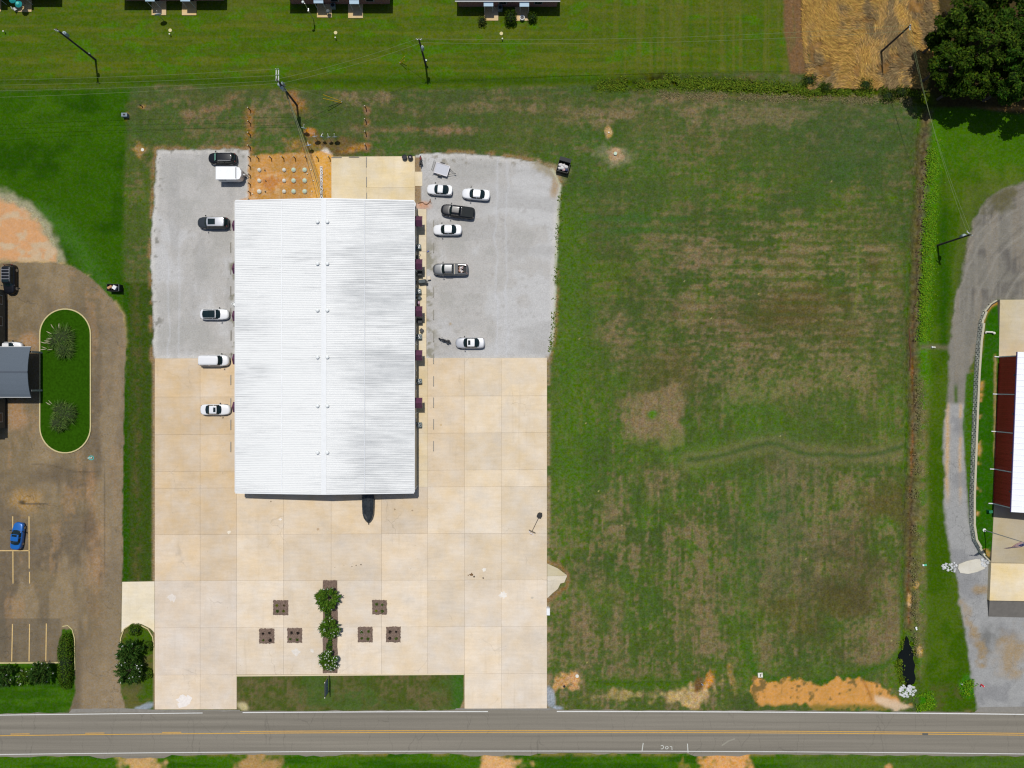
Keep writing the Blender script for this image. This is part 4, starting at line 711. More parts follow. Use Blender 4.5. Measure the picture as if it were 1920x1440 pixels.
# ------------------------------------------------------------------ vehicles
m_tyre = mat('tyre_rubber', (0.012, 0.012, 0.012), 0.9); m_rim = mat('alloy', (0.45, 0.45, 0.46), 0.35, 0.8); m_auto = mat('car_glass', (0.006, 0.014, 0.015), 0.05, spec=0.5)
m_trim = mat('black_trim', (0.012, 0.012, 0.013), 0.5); m_lampw = mat('headlamp', (0.7, 0.72, 0.74), 0.15, spec=0.6); m_lampr = mat('tail_lamp', (0.11, 0.008, 0.008), 0.25)
def paintm(name, rgb, metal=0.0): return mat(name, rgb, 0.32, metal, 0.25 if max(rgb) < .1 else .5, 0.22 if max(rgb) < .1 else 0.8)
P_WHITE = paintm('white_car_paint', (0.63, 0.635, 0.64)); P_SILV = paintm('silver_car_paint', (0.42, 0.43, 0.45), 0.3); P_BLACK = paintm('black_car_paint', (0.005, 0.006, 0.009)); P_DGREY = paintm('charcoal_car_paint', (0.032, 0.038, 0.044), 0.2)
P_GREY = paintm('grey_car_paint', (0.095, 0.1, 0.105), 0.3); P_BLUE = paintm('blue_car_paint', (0.004, 0.1, 0.36), 0.15)
KINDS_ = {  # fractions of the length: windscreen base, roof start, roof end, rear glass base; heights: belt, roof, bonnet nose, boot
    'sedan': dict(ws=.27, r0=.41, r1=.66, rb=.83, belt=.92, top=1.44, nose=.66, cowl=.92, deck=.98, ww=.335, wr=.79),
    'coupe': dict(ws=.28, r0=.44, r1=.62, rb=.86, belt=.88, top=1.33, nose=.62, cowl=.88, deck=.94, ww=.2, wr=.79),
    'suv': dict(ws=.24, r0=.35, r1=.9, rb=.975, belt=1.05, top=1.70, nose=.82, cowl=1.05, deck=1.05, ww=.19, wr=.8),
    'van': dict(ws=.17, r0=.31, r1=.94, rb=.985, belt=1.04, top=1.76, nose=.8, cowl=1.04, deck=1.05, ww=.19, wr=.8),
    'glassroof': dict(ws=.26, r0=.42, r1=.66, rb=.95, belt=.92, top=1.43, nose=.68, cowl=.92, deck=.95, ww=.2, wr=.8),
    'pickup': dict(ws=.25, r0=.34, r1=.55, rb=.585, belt=1.12, top=1.86, nose=.98, cowl=1.13, deck=1.16, ww=.17, wr=.77)}
def lerp(a, b, t): return a + (b - a) * t
def sst(x, a, b): t = min(max((x - a) / (b - a), 0), 1); return t * t * (3 - 2 * t)
def car(name, label, cat, px, py, heading, L, Wd, kind, paint, group='parked cars and trucks', roof_rack=False, sunroof=None, shade=None, bed=None, roofpaint=None):
    K = KINDS_[kind]; root = thing(name, label, cat, (*W(px, py, 0.6)[:2], 0), math.radians(heading), group)
    root.location.z = 0.06 if (py > 660 and 290 < px < 1026) else 0.0
    Wd *= 1.04; N = 44; us = [i / N for i in range(N + 1)]; hw = Wd / 2
    body = {}; V_ = []; rows = []
    for u in us:
        w = hw * (0.56 + 0.44 * max(0, 1 - max(0, (0.26 - u) / 0.26) ** 2.5) ** 0.4) * (0.72 + 0.28 * math.sqrt(max(0, 1 - max(0, (u - 0.86) / 0.14) ** 2.4))) * (1 - 0.02 * sst(u, .5, 1))
        d = lerp(K['nose'], K['cowl'], min(1, (u / K['ws']) ** 0.6)) if u < K['ws'] else lerp(K['belt'], K['deck'], sst(u, K['r1'], K['rb']))
        d *= 1 - 0.16 * max(0, (0.03 - u) / 0.03) - 0.12 * max(0, (u - 0.975) / 0.025)
        if u < K['ws'] or u > K['rb']: c = 0
        elif u < K['r0']: c = ((u - K['ws']) / (K['r0'] - K['ws'])) ** 0.85
        elif u < K['r1']: c = 1
        else: c = (1 - (u - K['r1']) / (K['rb'] - K['r1'])) ** 0.8
        mid = (K['r0'] + K['r1']) / 2; arch = 1 - 0.09 * ((u - mid) / 0.3) ** 2 if kind not in ('pickup', 'van') else 1 - 0.03 * ((u - mid) / 0.3) ** 2
        top = lerp(d + 0.05, lerp(K['belt'], K['top'], arch), c) if c else d + 0.05
        tum = 0.70 if kind in ('sedan', 'coupe', 'glassroof') else 0.76
        half = [(w * .95, .2), (w, .42), (w * .99, d * .7), (w * .955, d - .14), (w * .90, d - .05), (w * .855, d),
                (lerp(w * .8, lerp(w * .87, hw * tum, .5), c), lerp(d + .025, lerp(d, top, .5), c)), (lerp(w * .72, hw * tum * 1.0, c), lerp(d + .034, top - .075, c)), (lerp(w * .64, hw * tum * .93, c), lerp(d + .04, top - .02, c)), (lerp(w * .4, hw * .42, c), lerp(d + .047, top - .003, c)), (0, top)]
        bow = lambda y: (-.34 * (1 - sst(u, .22, .52)) + .26 * sst(u, .55, .85)) * (y / hw) ** 2 * (1 if kind not in ('van', 'pickup') or u < .5 else .4)
        rows.append([(L * (0.5 - u) + bow(y), -y, z) for y, z in half] + [(L * (0.5 - u) + bow(y), y, z) for y, z in half[-2::-1]])
    n = len(rows[0]); Q = {}
    def part_of(i, j):
        u = (us[i] + us[i + 1]) / 2; jj = min(j, n - 2 - j)
        if jj in (5, 6) and K['ws'] + .055 < u < K['rb'] - (.05 if kind in ('sedan', 'coupe') else .03) and not (abs(u - lerp(K['r0'], K['r1'], .48)) < .013):
            if kind == 'pickup' or True: return 'side_window' + ('r' if j < n // 2 else 'l')
        if jj >= 7 and K['ws'] + .005 < u < K['r0'] - .006: return 'windshield'
        if jj >= 7 and K['r1'] + .006 < u < K['rb'] - .006 and kind != 'glassroof': return 'rear_window'
        if kind == 'glassroof' and jj >= 8 and K['r0'] + .02 < u < K['rb'] - .05: return 'glass_roof'
        if roofpaint and jj >= 8 and K['r0'] <= u <= K['r1']: return 'roof'
        if bed and jj >= 8 and .62 < u < .965: return None
        return 'body'
    for i in range(N):
        for j in range(n - 1):
            k = part_of(i, j)
            if k: Q.setdefault(k, []).append((i, j))
    for k, cells in Q.items():
        m = MB(); ids = {}
        def vid(i, j):
            if (i, j) not in ids: ids[(i, j)] = len(m.v); m.v.append(rows[i][j])
            return ids[(i, j)]
        for i, j in cells: m.f.append((vid(i, j), vid(i, j + 1), vid(i + 1, j + 1), vid(i + 1, j)))
        if k == 'body': m.f.append(tuple(vid(0, j) for j in range(n))[::-1]); m.f.append(tuple(vid(N, j) for j in range(n)))
        obj(k.rstrip('rl') if k.startswith('side') else k, m, paint if k == 'body' else (roofpaint if k == 'roof' else m_auto), root, None, True)
    wr_ = 0.34 if kind in ('sedan', 'coupe', 'glassroof') else 0.39
    for fx in (0.5 - K['ww'] if K['ww'] < .3 else .31, 0.5 - K['wr']):
        for s in (-1, 1):
            M = Matrix.Rotation(math.pi / 2, 3, 'X')
            t = obj('wheel', MB().lathe([(wr_ - .1, -.11), (wr_, -.08), (wr_, .08), (wr_ - .1, .11)], (0, 0, 0), 14, M), m_tyre, root, (L * fx, s * (hw * .975 - .1), wr_), True)
            obj('rim', MB().lathe([(0.0, -.115), (wr_ - .11, -.112), (wr_ - .11, .112), (0.0, .115)], (0, 0, 0), 12, M), m_rim, t)
    xm = L * (0.5 - K['ws'] - .045)
    for s in (-1, 1):
        obj('mirror', MB().box((xm, s * (hw + .1), K['belt'] + .04), (.16, .24, .15), s * 0.3), m_trim if paint is not P_WHITE else m_trim, root)
        obj('headlight', MB().box((L * .42, s * hw * .6, K['nose'] - .07), (.2, .22, .1), -s * .6), m_lampw, root); obj('taillight', MB().box((-L * .462, s * hw * .66, (K['deck'] - .12) if kind in ('sedan', 'coupe', 'glassroof') else 1.15), (.1, .24, .13), s * .35), m_lampr, root)
    zr = K['top']
    if sunroof:
        a, bb, ww = sunroof; obj('sunroof', MB().box((L * (0.5 - (a + bb) / 2), 0, zr + .002), (L * (bb - a), ww, .04)), m_auto, root)
    if roof_rack:
        for s in (-1, 1): obj('roof_rail', MB().tube([(L * (.5 - K['r0'] - .05), s * hw * .66, zr - .02), (L * (.5 - K['r0'] - .07), s * hw * .66, zr + .07), (L * (.5 - K['r1'] + .05), s * hw * .66, zr + .06), (L * (.5 - K['r1'] + .03), s * hw * .66, zr - .03)], .03), mat('rail', (.5, .5, .5), .3, .8), root)
        if roof_rack == 2:
            for q in (.48, .58, .68, .78): obj('roof_bar', MB().box((L * (.5 - q), 0, zr + .06), (.07, hw * 1.3, .04)), m_rim, root)
    if shade: obj('sun_shade', MB().add([(L * (.5 - K['ws'] - .035), -hw * .62, K['belt'] + .34), (L * (.5 - K['ws'] - .035), hw * .62, K['belt'] + .34), (L * (.5 - K['r0'] + .015), hw * .55, K['top'] + .04), (L * (.5 - K['r0'] + .015), -hw * .55, K['top'] + .04)], [(0, 1, 2, 3)]), mat('sun_shade', alb(150, 215, 190), .4), root)
    if bed:
        x0, x1 = L * (.5 - .62), L * (.5 - .965); m = MB(); yb = hw * .65
        if bed == 'cover':
            obj('bed_cover', MB().box(((x0 + x1) / 2, 0, K['deck'] + .05), (x0 - x1 + .05, hw * 1.56, .05)), mat('bed_cover', (.013, .016, .017), .7, spec=.15, noise=(3, .2)), root)
        else:
            m.box(((x0 + x1) / 2, 0, .72), (x0 - x1, yb * 2, .06)); m.box((x0, 0, .95), (.05, yb * 2, .5)); m.box((x1, 0, .95), (.05, yb * 2, .5)); m.box(((x0 + x1) / 2, yb, .95), (x0 - x1, .05, .5)); m.box(((x0 + x1) / 2, -yb, .95), (x0 - x1, .05, .5))
            obj('bed', m, mat('bed_liner', (.03, .03, .032), .8), root)
            obj('tool_box', MB().box((x0 - .28, 0, 1.2), (.55, hw * 1.62, .18)), mat('tool_box', (.04, .042, .045), .45, .5), root)
            obj('bed_strip', MB().box((x0 + .03, 0, 1.22), (.07, hw * 1.7, .06)), mat('bed_strip', alb(215, 205, 180), .5), root)
            return root, (x0, x1, yb)
    return root
# the 18 vehicles -- heading: 180 = nose towards the photo's left
car('parked_suv', 'black SUV with a turquoise sunshade parked above the white enclosed trailer', 'SUV', 418, 297.5, 180, 4.9, 1.9, 'suv', P_BLACK, roof_rack=True, shade=True)
car('parked_suv', 'charcoal SUV with a big sunroof and silver roof backed against the white roof edge', 'SUV', 400.5, 418, 180, 5.4, 1.98, 'suv', P_DGREY, sunroof=(.40, .63, 1.0), roofpaint=P_SILV)
car('parked_car', 'white sedan with an all black glass roof nosed in under the white box', 'car', 403, 589.5, 0, 4.95, 1.86, 'glassroof', P_WHITE)
car('parked_van', 'white minivan with a plain white roof straddling gravel and concrete', 'minivan', 402, 676, 0, 5.3, 1.95, 'van', P_WHITE)
car('parked_car', 'white sedan with a small black sunroof parked on the tan concrete', 'car', 405, 768, 0, 5.1, 1.86, 'sedan', P_WHITE, sunroof=(.44, .52, .8))
car('parked_car', 'white two door coupe just below the flat utility trailer', 'car', 824.5, 356, 176, 4.5, 1.84, 'coupe', P_WHITE)
car('parked_car', 'plain white sedan beside the coupe and above the black pickup', 'car', 892.5, 364.5, 175, 4.9, 1.86, 'sedan', P_WHITE)
car('pickup_truck', 'black pickup with a flat bed cover parked at a slant', 'pickup truck', 858.5, 397, 172.5, 5.85, 2.0, 'pickup', P_BLACK, bed='cover')
car('parked_car', 'white sedan with a black rear window between the two pickups', 'car', 839, 431, 180, 5.0, 1.86, 'sedan', P_WHITE)
truck, bedbox = car('pickup_truck', 'grey pickup with an open bed full of pale litter', 'pickup truck', 845, 505.5, 180, 6.15, 2.02, 'pickup', P_GREY, bed='open')
car('parked_car', 'silver sedan with a small dark sunroof beside the black motorcycle', 'car', 881.5, 643, 180, 5.1, 1.86, 'sedan', P_SILV, sunroof=(.44, .52, .8), roofpaint=P_WHITE)
car('parked_suv', 'black SUV with a roof rack parked by the hotel wall', 'SUV', 19, 523.5, 270, 5.2, 1.98, 'suv', P_BLACK, roof_rack=2, sunroof=(.38, .48, 1.0))
car('parked_car', 'bright blue car alone across the yellow bay lines', 'car', 33, 1004.5, 83, 4.75, 1.86, 'sedan', P_BLUE, sunroof=(.43, .5, .85))
car('parked_car', 'white car half hidden under the grey shingle canopy', 'car', 18, 651, 0, 4.5, 1.8, 'sedan', P_WHITE)
LR = random.Random(4); jm = [mat('litter_white', alb(225, 222, 220), .6), mat('litter_pink', alb(205, 170, 165), .6), mat('litter_brown', alb(150, 112, 84), .7)]
t = thing('scrap_load', 'pale bags and scrap heaped in the grey pickup bed', 'load of scrap', truck.location, truck.rotation_euler.z)
for k in range(3):
    m = MB()
    for q in range(9): m.box((LR.uniform(bedbox[1] + .7, bedbox[0] - .75), LR.uniform(-.5, .5), LR.uniform(.85, 1.12)), (LR.uniform(.15, .4), LR.uniform(.1, .3), LR.uniform(.05, .2)), LR.uniform(0, 3))
    o = obj('scrap', m, jm[k], t); o['kind'] = 'stuff'
# enclosed trailer
t = thing('enclosed_trailer', 'white enclosed box trailer with a ribbed tail beside the black SUV', 'trailer', W(436.3, 330.8), 0); t.scale = (.86, 1, 1)
m_tw = mat('trailer_white', (.7, .71, .72), .4, noise=(.8, .08)); m_grayl = mat('trailer_edge', (.3, .32, .33), .4)
obj('body', MB().box((-.3, 0, 1.15), (4.0, 2.15, 1.6)), m_tw, t); nb = MB().prism([(1.703, -1.07), (2.2, -.95), (2.55, -.35), (2.55, .35), (2.2, .95), (1.703, 1.07)], .4, 1.85); obj('nose', nb, m_tw, t)
obj('roof', MB().box((-.32, 0, 1.975), (4.06, 2.2, .05)), m_tw, t); obj('roof_seam', MB().box((1.52, 0, 2.005), (.09, 1.9, .03)), m_trim, t); obj('door_frame', MB().box((-2.36, 0, 1.98), (.12, 2.2, .1)), m_tw, t); obj('stone_guard', MB().box((2.58, 0, 1.0), (.06, 1.1, 1.0)), m_grayl, t)
for s in (-1, 1):
    for x in (-.75, .1): obj('wheel', MB().lathe([(.22, -.1), (.33, -.08), (.33, .08), (.22, .1)], (0, 0, 0), 12, Matrix.Rotation(math.pi / 2, 3, 'X')), m_tyre, t, (x, s * .95, .33))
obj('tongue', MB().tube([(2.4, -.5, .45), (3.35, 0, .45), (2.4, .5, .45)], .06), m_trim, t); obj('jack', MB().tube([(3.1, 0, .0), (3.1, 0, .95)], .05), m_rim, t); obj('gas_bottle', MB().lathe([(0, 0), (.17, .03), (.17, .5), (.1, .62), (0, .64)], (2.75, 0, .52), 10), m_tw, t, None, True)
obj('side_shade', MB().box((-1.3, -1.09, 1.5), (1.4, .03, .5)), m_grayl, t)
# flat utility trailer
t = thing('utility_trailer', 'flat grey bed utility trailer with its black ramp gate up', 'trailer', W(829, 319.5), math.radians(-17))
obj('deck', MB().box((0, 0, .55), (2.35, 1.75, .06)), mat('grey_deck', alb(196, 198, 206), .6, noise=(5, .06)), t)
rim_m = mat('white_rail', alb(236, 230, 232), .5); 
for nm, c, d in (('rail', (0, .9, .6), (2.45, .07, .12)), ('rail', (0, -.9, .6), (2.45, .07, .12)), ('rail', (1.19, 0, .6), (.07, 1.72, .12)), ('rail', (-1.19, 0, .6), (.07, 1.72, .12))): obj(nm, MB().box(c, d), rim_m, t)
g_ = MB()
for k in range(9): g_.box((-1.36 - .0, -.8 + k * .2, 1.05), (.04, .03, 1.1), 0, 1, Matrix.Rotation(-.35, 3, 'Y'))
for z in (.55, .95, 1.5): g_.box((-1.36 - (z - 1.05) * .36, 0, z), (.05, 1.7, .05))
obj('ramp_gate', g_, m_trim, t)
for s in (-1, 1): obj('wheel', MB().lathe([(.2, -.1), (.31, -.08), (.31, .08), (.2, .1)], (0, 0, 0), 12, Matrix.Rotation(math.pi / 2, 3, 'X')), m_tyre, t, (-.15, s * 1.06, .31)); obj('fender', MB().box((-.15, s * 1.06, .68), (.8, .24, .04)), m_trim, t)
obj('tongue', MB().tube([(1.2, .55, .5), (2.35, 0, .48), (1.2, -.55, .5)], .05), m_trim, t); obj('coupler', MB().box((2.4, 0, .5), (.3, .12, .12)), m_trim, t)
# motorcycles
def bike(label, px, py, deg, red=False, L=2.2):
    t = thing('motorcycle', label, 'motorcycle', W(px, py), math.radians(deg), 'motorcycles'); k = L / 2.2; M = Matrix.Rotation(math.pi / 2, 3, 'X')
    for x in (-.72 * k, .75 * k): obj('wheel', MB().lathe([(.2, -.07), (.31, -.05), (.31, .05), (.2, .07)], (0, 0, 0), 12, M), m_tyre, t, (x, 0, .31))
    obj('tank', MB().blob((.2 * k, 0, .82), (.38, .19, .16), .02, 10, 6), mat('bike_paint', (.16, .02, .02) if red else (.012, .012, .014), .3, coat=1), t, None, True)
    obj('seat', MB().blob((-.4 * k, 0, .78), (.5, .17, .1), .02, 10, 5), m_trim, t, None, True); obj('engine', MB().box((.1, 0, .45), (.55, .42, .35), 0, .8), mat('engine', (.05, .05, .05), .4, .6), t)
    obj('fender', MB().box((-.82 * k, 0, .63), (.5, .2, .06)), m_trim, t); obj('handlebar', MB().tube([(.35 * k, -.42, 1.02), (.55 * k, -.2, 1.06), (.6 * k, 0, 1.02), (.55 * k, .2, 1.06), (.35 * k, .42, 1.02)], .025), m_rim if red else m_trim, t)
    obj('headlamp', MB().blob((.78 * k, 0, .9), .12, 0, 8, 5), m_lampw if red else m_trim, t, None, True); obj('fork', MB().tube([(.6 * k, 0, .98), (.76 * k, 0, .31)], .05), m_rim, t)
    obj('saddlebag', MB().box((-.6 * k, .25, .55), (.42, .16, .3)), m_trim, t); obj('saddlebag', MB().box((-.6 * k, -.25, .55), (.42, .16, .3)), m_trim, t)
    return t
bike('black cruiser motorcycle standing beside the silver sedan', 834, 638.5, 160, L=2.5)
bike('dark red motorcycle at the concrete corner with its bars facing the grass', 789.5, 302, 92, True)
# covered boat
t = thing('covered_boat', 'boat under a black tarp with its bow out from the white gable', 'boat', W(691.8, 948), -math.pi / 2)
prof = [(-2.9, .98), (-1.5, 1.04), (0, 1.02), (1.2, .95), (2.0, .72), (2.5, .36), (2.72, .06)]
m = MB(); rows_ = []
for x, w in prof: rows_.append([(x, -w, .62), (x, -w * .97, 1.0), (x, -w * .45, 1.18 + .12 * math.sin(x * 3.4)), (x, 0, 1.38 - .1 * max(0, x - 1) + .05 * math.sin(x * 3)), (x, w * .45, 1.2 + .12 * math.cos(x * 3.9)), (x, w * .97, 1.0), (x, w, .62)])
m.v = [v for r in rows_ for v in r]; m.f = [(i * 7 + j, (i + 1) * 7 + j, (i + 1) * 7 + j + 1, i * 7 + j + 1) for i in range(len(prof) - 1) for j in range(6)]; m.f.append(tuple(range(7)))
obj('cover', m, mat('black_tarp', (.02, .024, .028), .4, noise=(2.2, .7)), t)  # strong mottling puts highlights of the tarp's creases into its colour
hull = MB(); n = len(prof); hull.v = [(x, s * w * q, z) for x, w in prof for s, q, z in ((-1, .98, .7), (-1, .6, .35), (1, .6, .35), (1, .98, .7))]; hull.f = [(i * 4 + j, i * 4 + j + 1, i * 4 + 5 + j, i * 4 + 4 + j) for i in range(n - 1) for j in range(3)]
obj('hull', hull, m_grayl, t); obj('tongue', MB().tube([(1.6, 0, .35), (3.2, 0, .42)], .06), m_post, t); obj('winch_post', MB().tube([(2.85, 0, .42), (2.75, 0, 1.0)], .05), m_post, t)
for s in (-1, 1): obj('wheel', MB().lathe([(.2, -.1), (.32, -.08), (.32, .08), (.2, .1)], (0, 0, 0), 12, Matrix.Rotation(math.pi / 2, 3, 'X')), m_tyre, t, (-1.0, s * .9, .32))
# basketball hoop lying on its side
t = thing('basketball_hoop', 'portable basketball hoop tipped over flat on the concrete edge', 'basketball hoop', (*W(1011.5, 966.5)[:2], .06))
bb_ = W(998, 995) - W(1011.5, 966.5); a = math.atan2(bb_.y, bb_.x); t.rotation_euler = (0, 0, a); Lp = bb_.length
obj('base', MB().prism([(-.5, -.28), (-.2, -.45), (.32, -.4), (.42, 0), (.32, .38), (-.25, .42), (-.62, .2)], 0, .42), mat('black_plastic', (.02, .019, .018), .6, noise=(4, .3)), t); obj('pole', MB().tube([(.3, 0, .25), (Lp, 0, .12)], .05), m_post, t)
obj('backboard', MB().box((Lp + .05, 0, .3), (.05, 1.25, .55)), mat('board_edge', alb(120, 110, 96), .5), t); obj('rim', MB().tube([(Lp + .2 + .22 + .22 * math.cos(w), .22 * math.sin(w), .2) for w in np.linspace(0, 2 * math.pi, 13)], .018), mat('hoop_rim', alb(200, 170, 160), .5), t)
obj('net', MB().strip([(Lp + .3, -.5), (Lp + .55, -.1), (Lp + .45, .3), (Lp + .7, .5)], .2, .02), mat('net_white', alb(214, 208, 206), .8), t)
# ------------------------------------------------------------------ yard furniture
m_stop = mat('kerb_stop', alb(150, 146, 136), 0.9, noise=(4, 0.12)); smesh = MB().box((0, 0, .06), (1.83, .15, .12), 0, .8).mesh('wheel_stop', m_stop)
def stop(label, px, py, deg, z=0.0, group='wheel stops'):
    o = obj('wheel_stop', smesh, None); p = W(px, py); o.location = (p.x, p.y, z); o.rotation_euler = (0, 0, math.radians(deg)); return tag(o, label, 'wheel stop', group)
lys = [423, 464, 505, 546, 587, 629, 671, 712.5, 756, 796.5, 838]
for i, y in enumerate(lys): stop(f'{ORD[i]} concrete wheel stop from the dirt yard along the purple awnings by the trailer side', 433.2 - (0.6 if y < 600 else 0), y, 90, 0.06 if y > 672 else 0, 'wheel stops on the trailer side')
for i, y in enumerate([423, 465, 548, 590.5, 632, 673, 715, 755, 795.5, 836.5]): stop(f'{ORD[i]} concrete wheel stop from the concrete pad along the wall with the cooling units', 813, y, 90, 0.06 if y > 672 else 0, 'wheel stops on the pickup side')
for k, (x, y) in enumerate(((631.5, 295.5), (664, 295))): stop(('wheel stop on the pad corner next to the orange dirt', 'wheel stop on the pad edge behind the satellite dishes')[k], x, y, 0, .06, 'wheel stops on the pad')
for k, (x, y) in enumerate(((687.2, 304.5), (687.4, 341.5), (687.6, 371))): stop(f'{ORD[k]} wheel stop down the middle of the concrete pad from the grass', x, y, 90, .06, 'wheel stops on the pad')
# short dark posts round the dirt yard
m_pole_t = mat('timber_post', (.085, .06, .042), .9, noise=(6, .3)); m_cap = mat('post_top', alb(196, 190, 170), .8)
pm0 = MB().tube([(0, 0, -.1), (0, 0, 1.3)], .085, 7).mesh('shaft', m_pole_t); pm1 = MB().tube([(0, 0, 1.3), (0, 0, 1.34)], .088, 7).mesh('post_top', m_cap)
def post(label, px, py, group):
    t = thing('post', label, 'post', W(px, py), R.uniform(0, 3), group); obj('shaft', pm0, None, t); obj('post_top', pm1, None, t)
for i, y in enumerate((207, 231.5, 253, 277, 297, 313, 329.5, 346, 361.5, 376)): post(f'{ORD[i]} short dark post from the back lawn in the line beside the enclosed trailer', 469.6, y, 'posts beside the trailer')
for i, x in enumerate((485, 509, 532, 554, 575, 596.5, 618.7)): post(f'{ORD[i]} short dark post from the trailer in the line above the round lids', x, 297.5, 'posts above the round lids')
for i, y in enumerate((204, 228, 251, 275)): post(f'{ORD[i]} short dark post from the back lawn in the line leading to the pad middle', 686.5, y, 'posts leading to the pad')
# pale round lids
m_lid = mat('lid_green', alb(196, 214, 190), .7, noise=(5, .06)); m_lid2 = mat('lid_white', alb(226, 224, 210), .7, noise=(5, .06))
rown = ('row nearest the dark posts', 'middle row', 'row nearest the white roof')
for r, y in enumerate((319, 339, 359.3)):
    for c, x in enumerate((486.6, 533.2, 551, 571.7)):
        t = thing('tank_lid', f'{ORD[c]} pale round lid from the trailer in the {rown[r]}', 'lid', W(x, y), 0, 'round lids in the orange dirt'); k = .3 if c in (0, 1) and r < 2 or c == 1 else .36
        obj('riser', MB().lathe([(k + .03, -.1), (k + .03, .2), (k, .22)], (0, 0, 0), 16), m_lid2, t); obj('cap', MB().lathe([(k, .22), (k * .9, .28), (k * .25, .31), (k * .2, .34), (0, .345)], (0, 0, 0), 16), m_lid2 if c in (0, 1) else m_lid, t, None, True)
for i, (x, y) in enumerate(((497, 319.7), (498.7, 339.6), (498, 359.6))): tag(obj('pipe_cap', MB().lathe([(.1, -.05), (.1, .22), (0, .24)], (0, 0, 0), 8), m_trim, None, W(x, y)), f'small black pipe stub beside the first lid of the {rown[i]}', 'pipe', 'black pipe stubs')
for i, (x, y) in enumerate(((583.3, 318.6), (576.6, 326), (588, 339), (585, 359), (474, 364))): tag(obj('pipe_cap', MB().lathe([(.09, -.05), (.09, .2), (0, .23)], (0, 0, 0), 8), m_lid2, None, W(x, y)), ('small white pipe cap near the service wires by the post line', 'small white pipe cap below the last lid of the first row', 'small white pipe cap beside the last lid of the middle row', 'small white pipe cap beside the last lid nearest the roof', 'small white pipe cap beside the trailer side posts')[i], 'pipe cap', 'white pipe caps')
m_cmu = mat('painted_block', alb(236, 234, 230), .85, noise=(5, .06))
bm_ = MB()
for c, d in (((0, .15, .1), (.42, .1, .2)), ((0, -.15, .1), (.42, .1, .2)), ((.16, 0, .1), (.1, .2, .2)), ((-.16, 0, .1), (.1, .2, .2))): bm_.box(c, d)
bmesh_ = bm_.mesh('block', m_cmu)
for i in range(12):
    o = obj('concrete_block', bmesh_, None); p = W(603 + (i % 3 - 1) * .35, 315 + i * 5.08); o.location = p; o.rotation_euler = (0, 0, R.uniform(-.1, .1)); tag(o, f'{ORD[i]} hollow white block from the grass in the column leading to the roof', 'block', 'column of white blocks')
# satellite dishes
def dish(label, px, py, yaw, tilt, col, r=.45, hgt=1.5):
    t = thing('satellite_dish', label, 'satellite dish', W(px, py), math.radians(yaw), 'satellite dishes')
    obj('mast', MB().tube([(0, 0, -.1), (0, 0, hgt)], .045), m_rim, t); M = Matrix.Rotation(math.radians(tilt), 3, 'X')
    prof = [(0, .0), (r * .4, .02), (r * .75, .075), (r, .14), (r * 1.02, .13), (r * .75, .05), (r * .4, -.01), (0, -.03)]
    obj('reflector', MB().lathe(prof, (0, 0, hgt), 18, M), mat('dish_face', col, .45), t, None, True)
    a = M @ Vector((0, .4, .1)); tip = Vector((0, 0, hgt)) + M @ Vector((0, -.12, .62)); obj('arm', MB().tube([Vector((0, 0, hgt)) + M @ Vector((0, -r * .9, .12)), tip], .03), m_rim, t); obj('receiver', MB().blob(tip, (.07, .07, .1), 0, 7, 4), m_lid2, t)
c_g = alb(176, 192, 198); c_b = alb(150, 172, 200); c_w = alb(222, 226, 230)
dish('pale green satellite dish closest to the tall three transformer pole', 574.5, 247, -14, -72, alb(176, 206, 200), .52); dish('blue grey satellite dish standing alone above the post line', 584, 279, 10, -60, c_b, .42)
dish('white satellite dish first in the row of four behind the pad', 595.5, 263, 8, -72, c_w, .52); dish('grey satellite dish second in the row of four behind the pad', 608, 263, -16, -74, c_b, .36); dish('grey satellite dish third in the row of four behind the pad', 621, 264, 12, -74, c_g, .38); dish('pale satellite dish last in the row of four behind the pad', 632, 263.5, 4, -70, c_g, .5); dish('white satellite dish on the lawn below a row house patio', 306.5, 38, 12, -72, c_w, .6, 1.7)
# cooling units and clutter along the wall
m_ac = mat('unit_casing', alb(126, 140, 140), .6); m_fan = mat('fan_grille', (.012, .018, .02), .5)
def unit(label, px, py):
    t = thing('cooling_unit', label, 'air conditioner', (*W(px, py)[:2], .06), R.uniform(-.12, .12), 'cooling units along the wall')
    obj('casing', MB().prism([(-.4, -.32), (-.32, -.4), (.32, -.4), (.4, -.32), (.4, .32), (.32, .4), (-.32, .4), (-.4, .32)], 0, .82), m_ac, t); obj('grille', MB().lathe([(.31, .8), (.31, .835), (.0, .84)], (0, 0, 0), 14), m_fan, t)
    f = MB()
    for k in range(4): f.box((.14 * math.cos(k * 1.571 + .4), .14 * math.sin(k * 1.571 + .4), .848), (.25, .06, .012), k * 1.571 + .4)
    obj('fan', f, m_rim, t); obj('guard', MB().lathe([(.1, .85), (.1, .86), (0, .862)], (0, 0, 0), 8), m_ac, t)
for i, (x, y) in enumerate(((785.8, 464), (786.2, 547), (787.3, 631.5), (787.3, 714.5), (787.3, 796))): unit(f'{ORD[i]} grey cooling unit from the concrete pad along the awning wall', x, y)
def simple(name, label, cat, px, py, parts, rz=0.0, z=0.06, group=None):
    t = thing(name, label, cat, (*W(px, py)[:2], z), rz, group)
    for nm, mb, m in parts: obj(nm, mb, m, t)
    return t
def bin_parts(m, w=.6, d=.7, h=1.05): return [('body', MB().box((0, 0, h / 2), (w, d, h), 0, 1.08), m), ('lid', MB().box((0, 0, h + .04), (w + .1, d + .1, .08)), m), ('wheel', MB().lathe([(.1, -.04), (.1, .04)], (w * .45, -d * .4, .1), 8), m_tyre)]
m_dk = mat('dark_plastic', (.014, .016, .016), .55); m_mid = mat('grey_cover', alb(92, 100, 102), .8, noise=(4, .2))
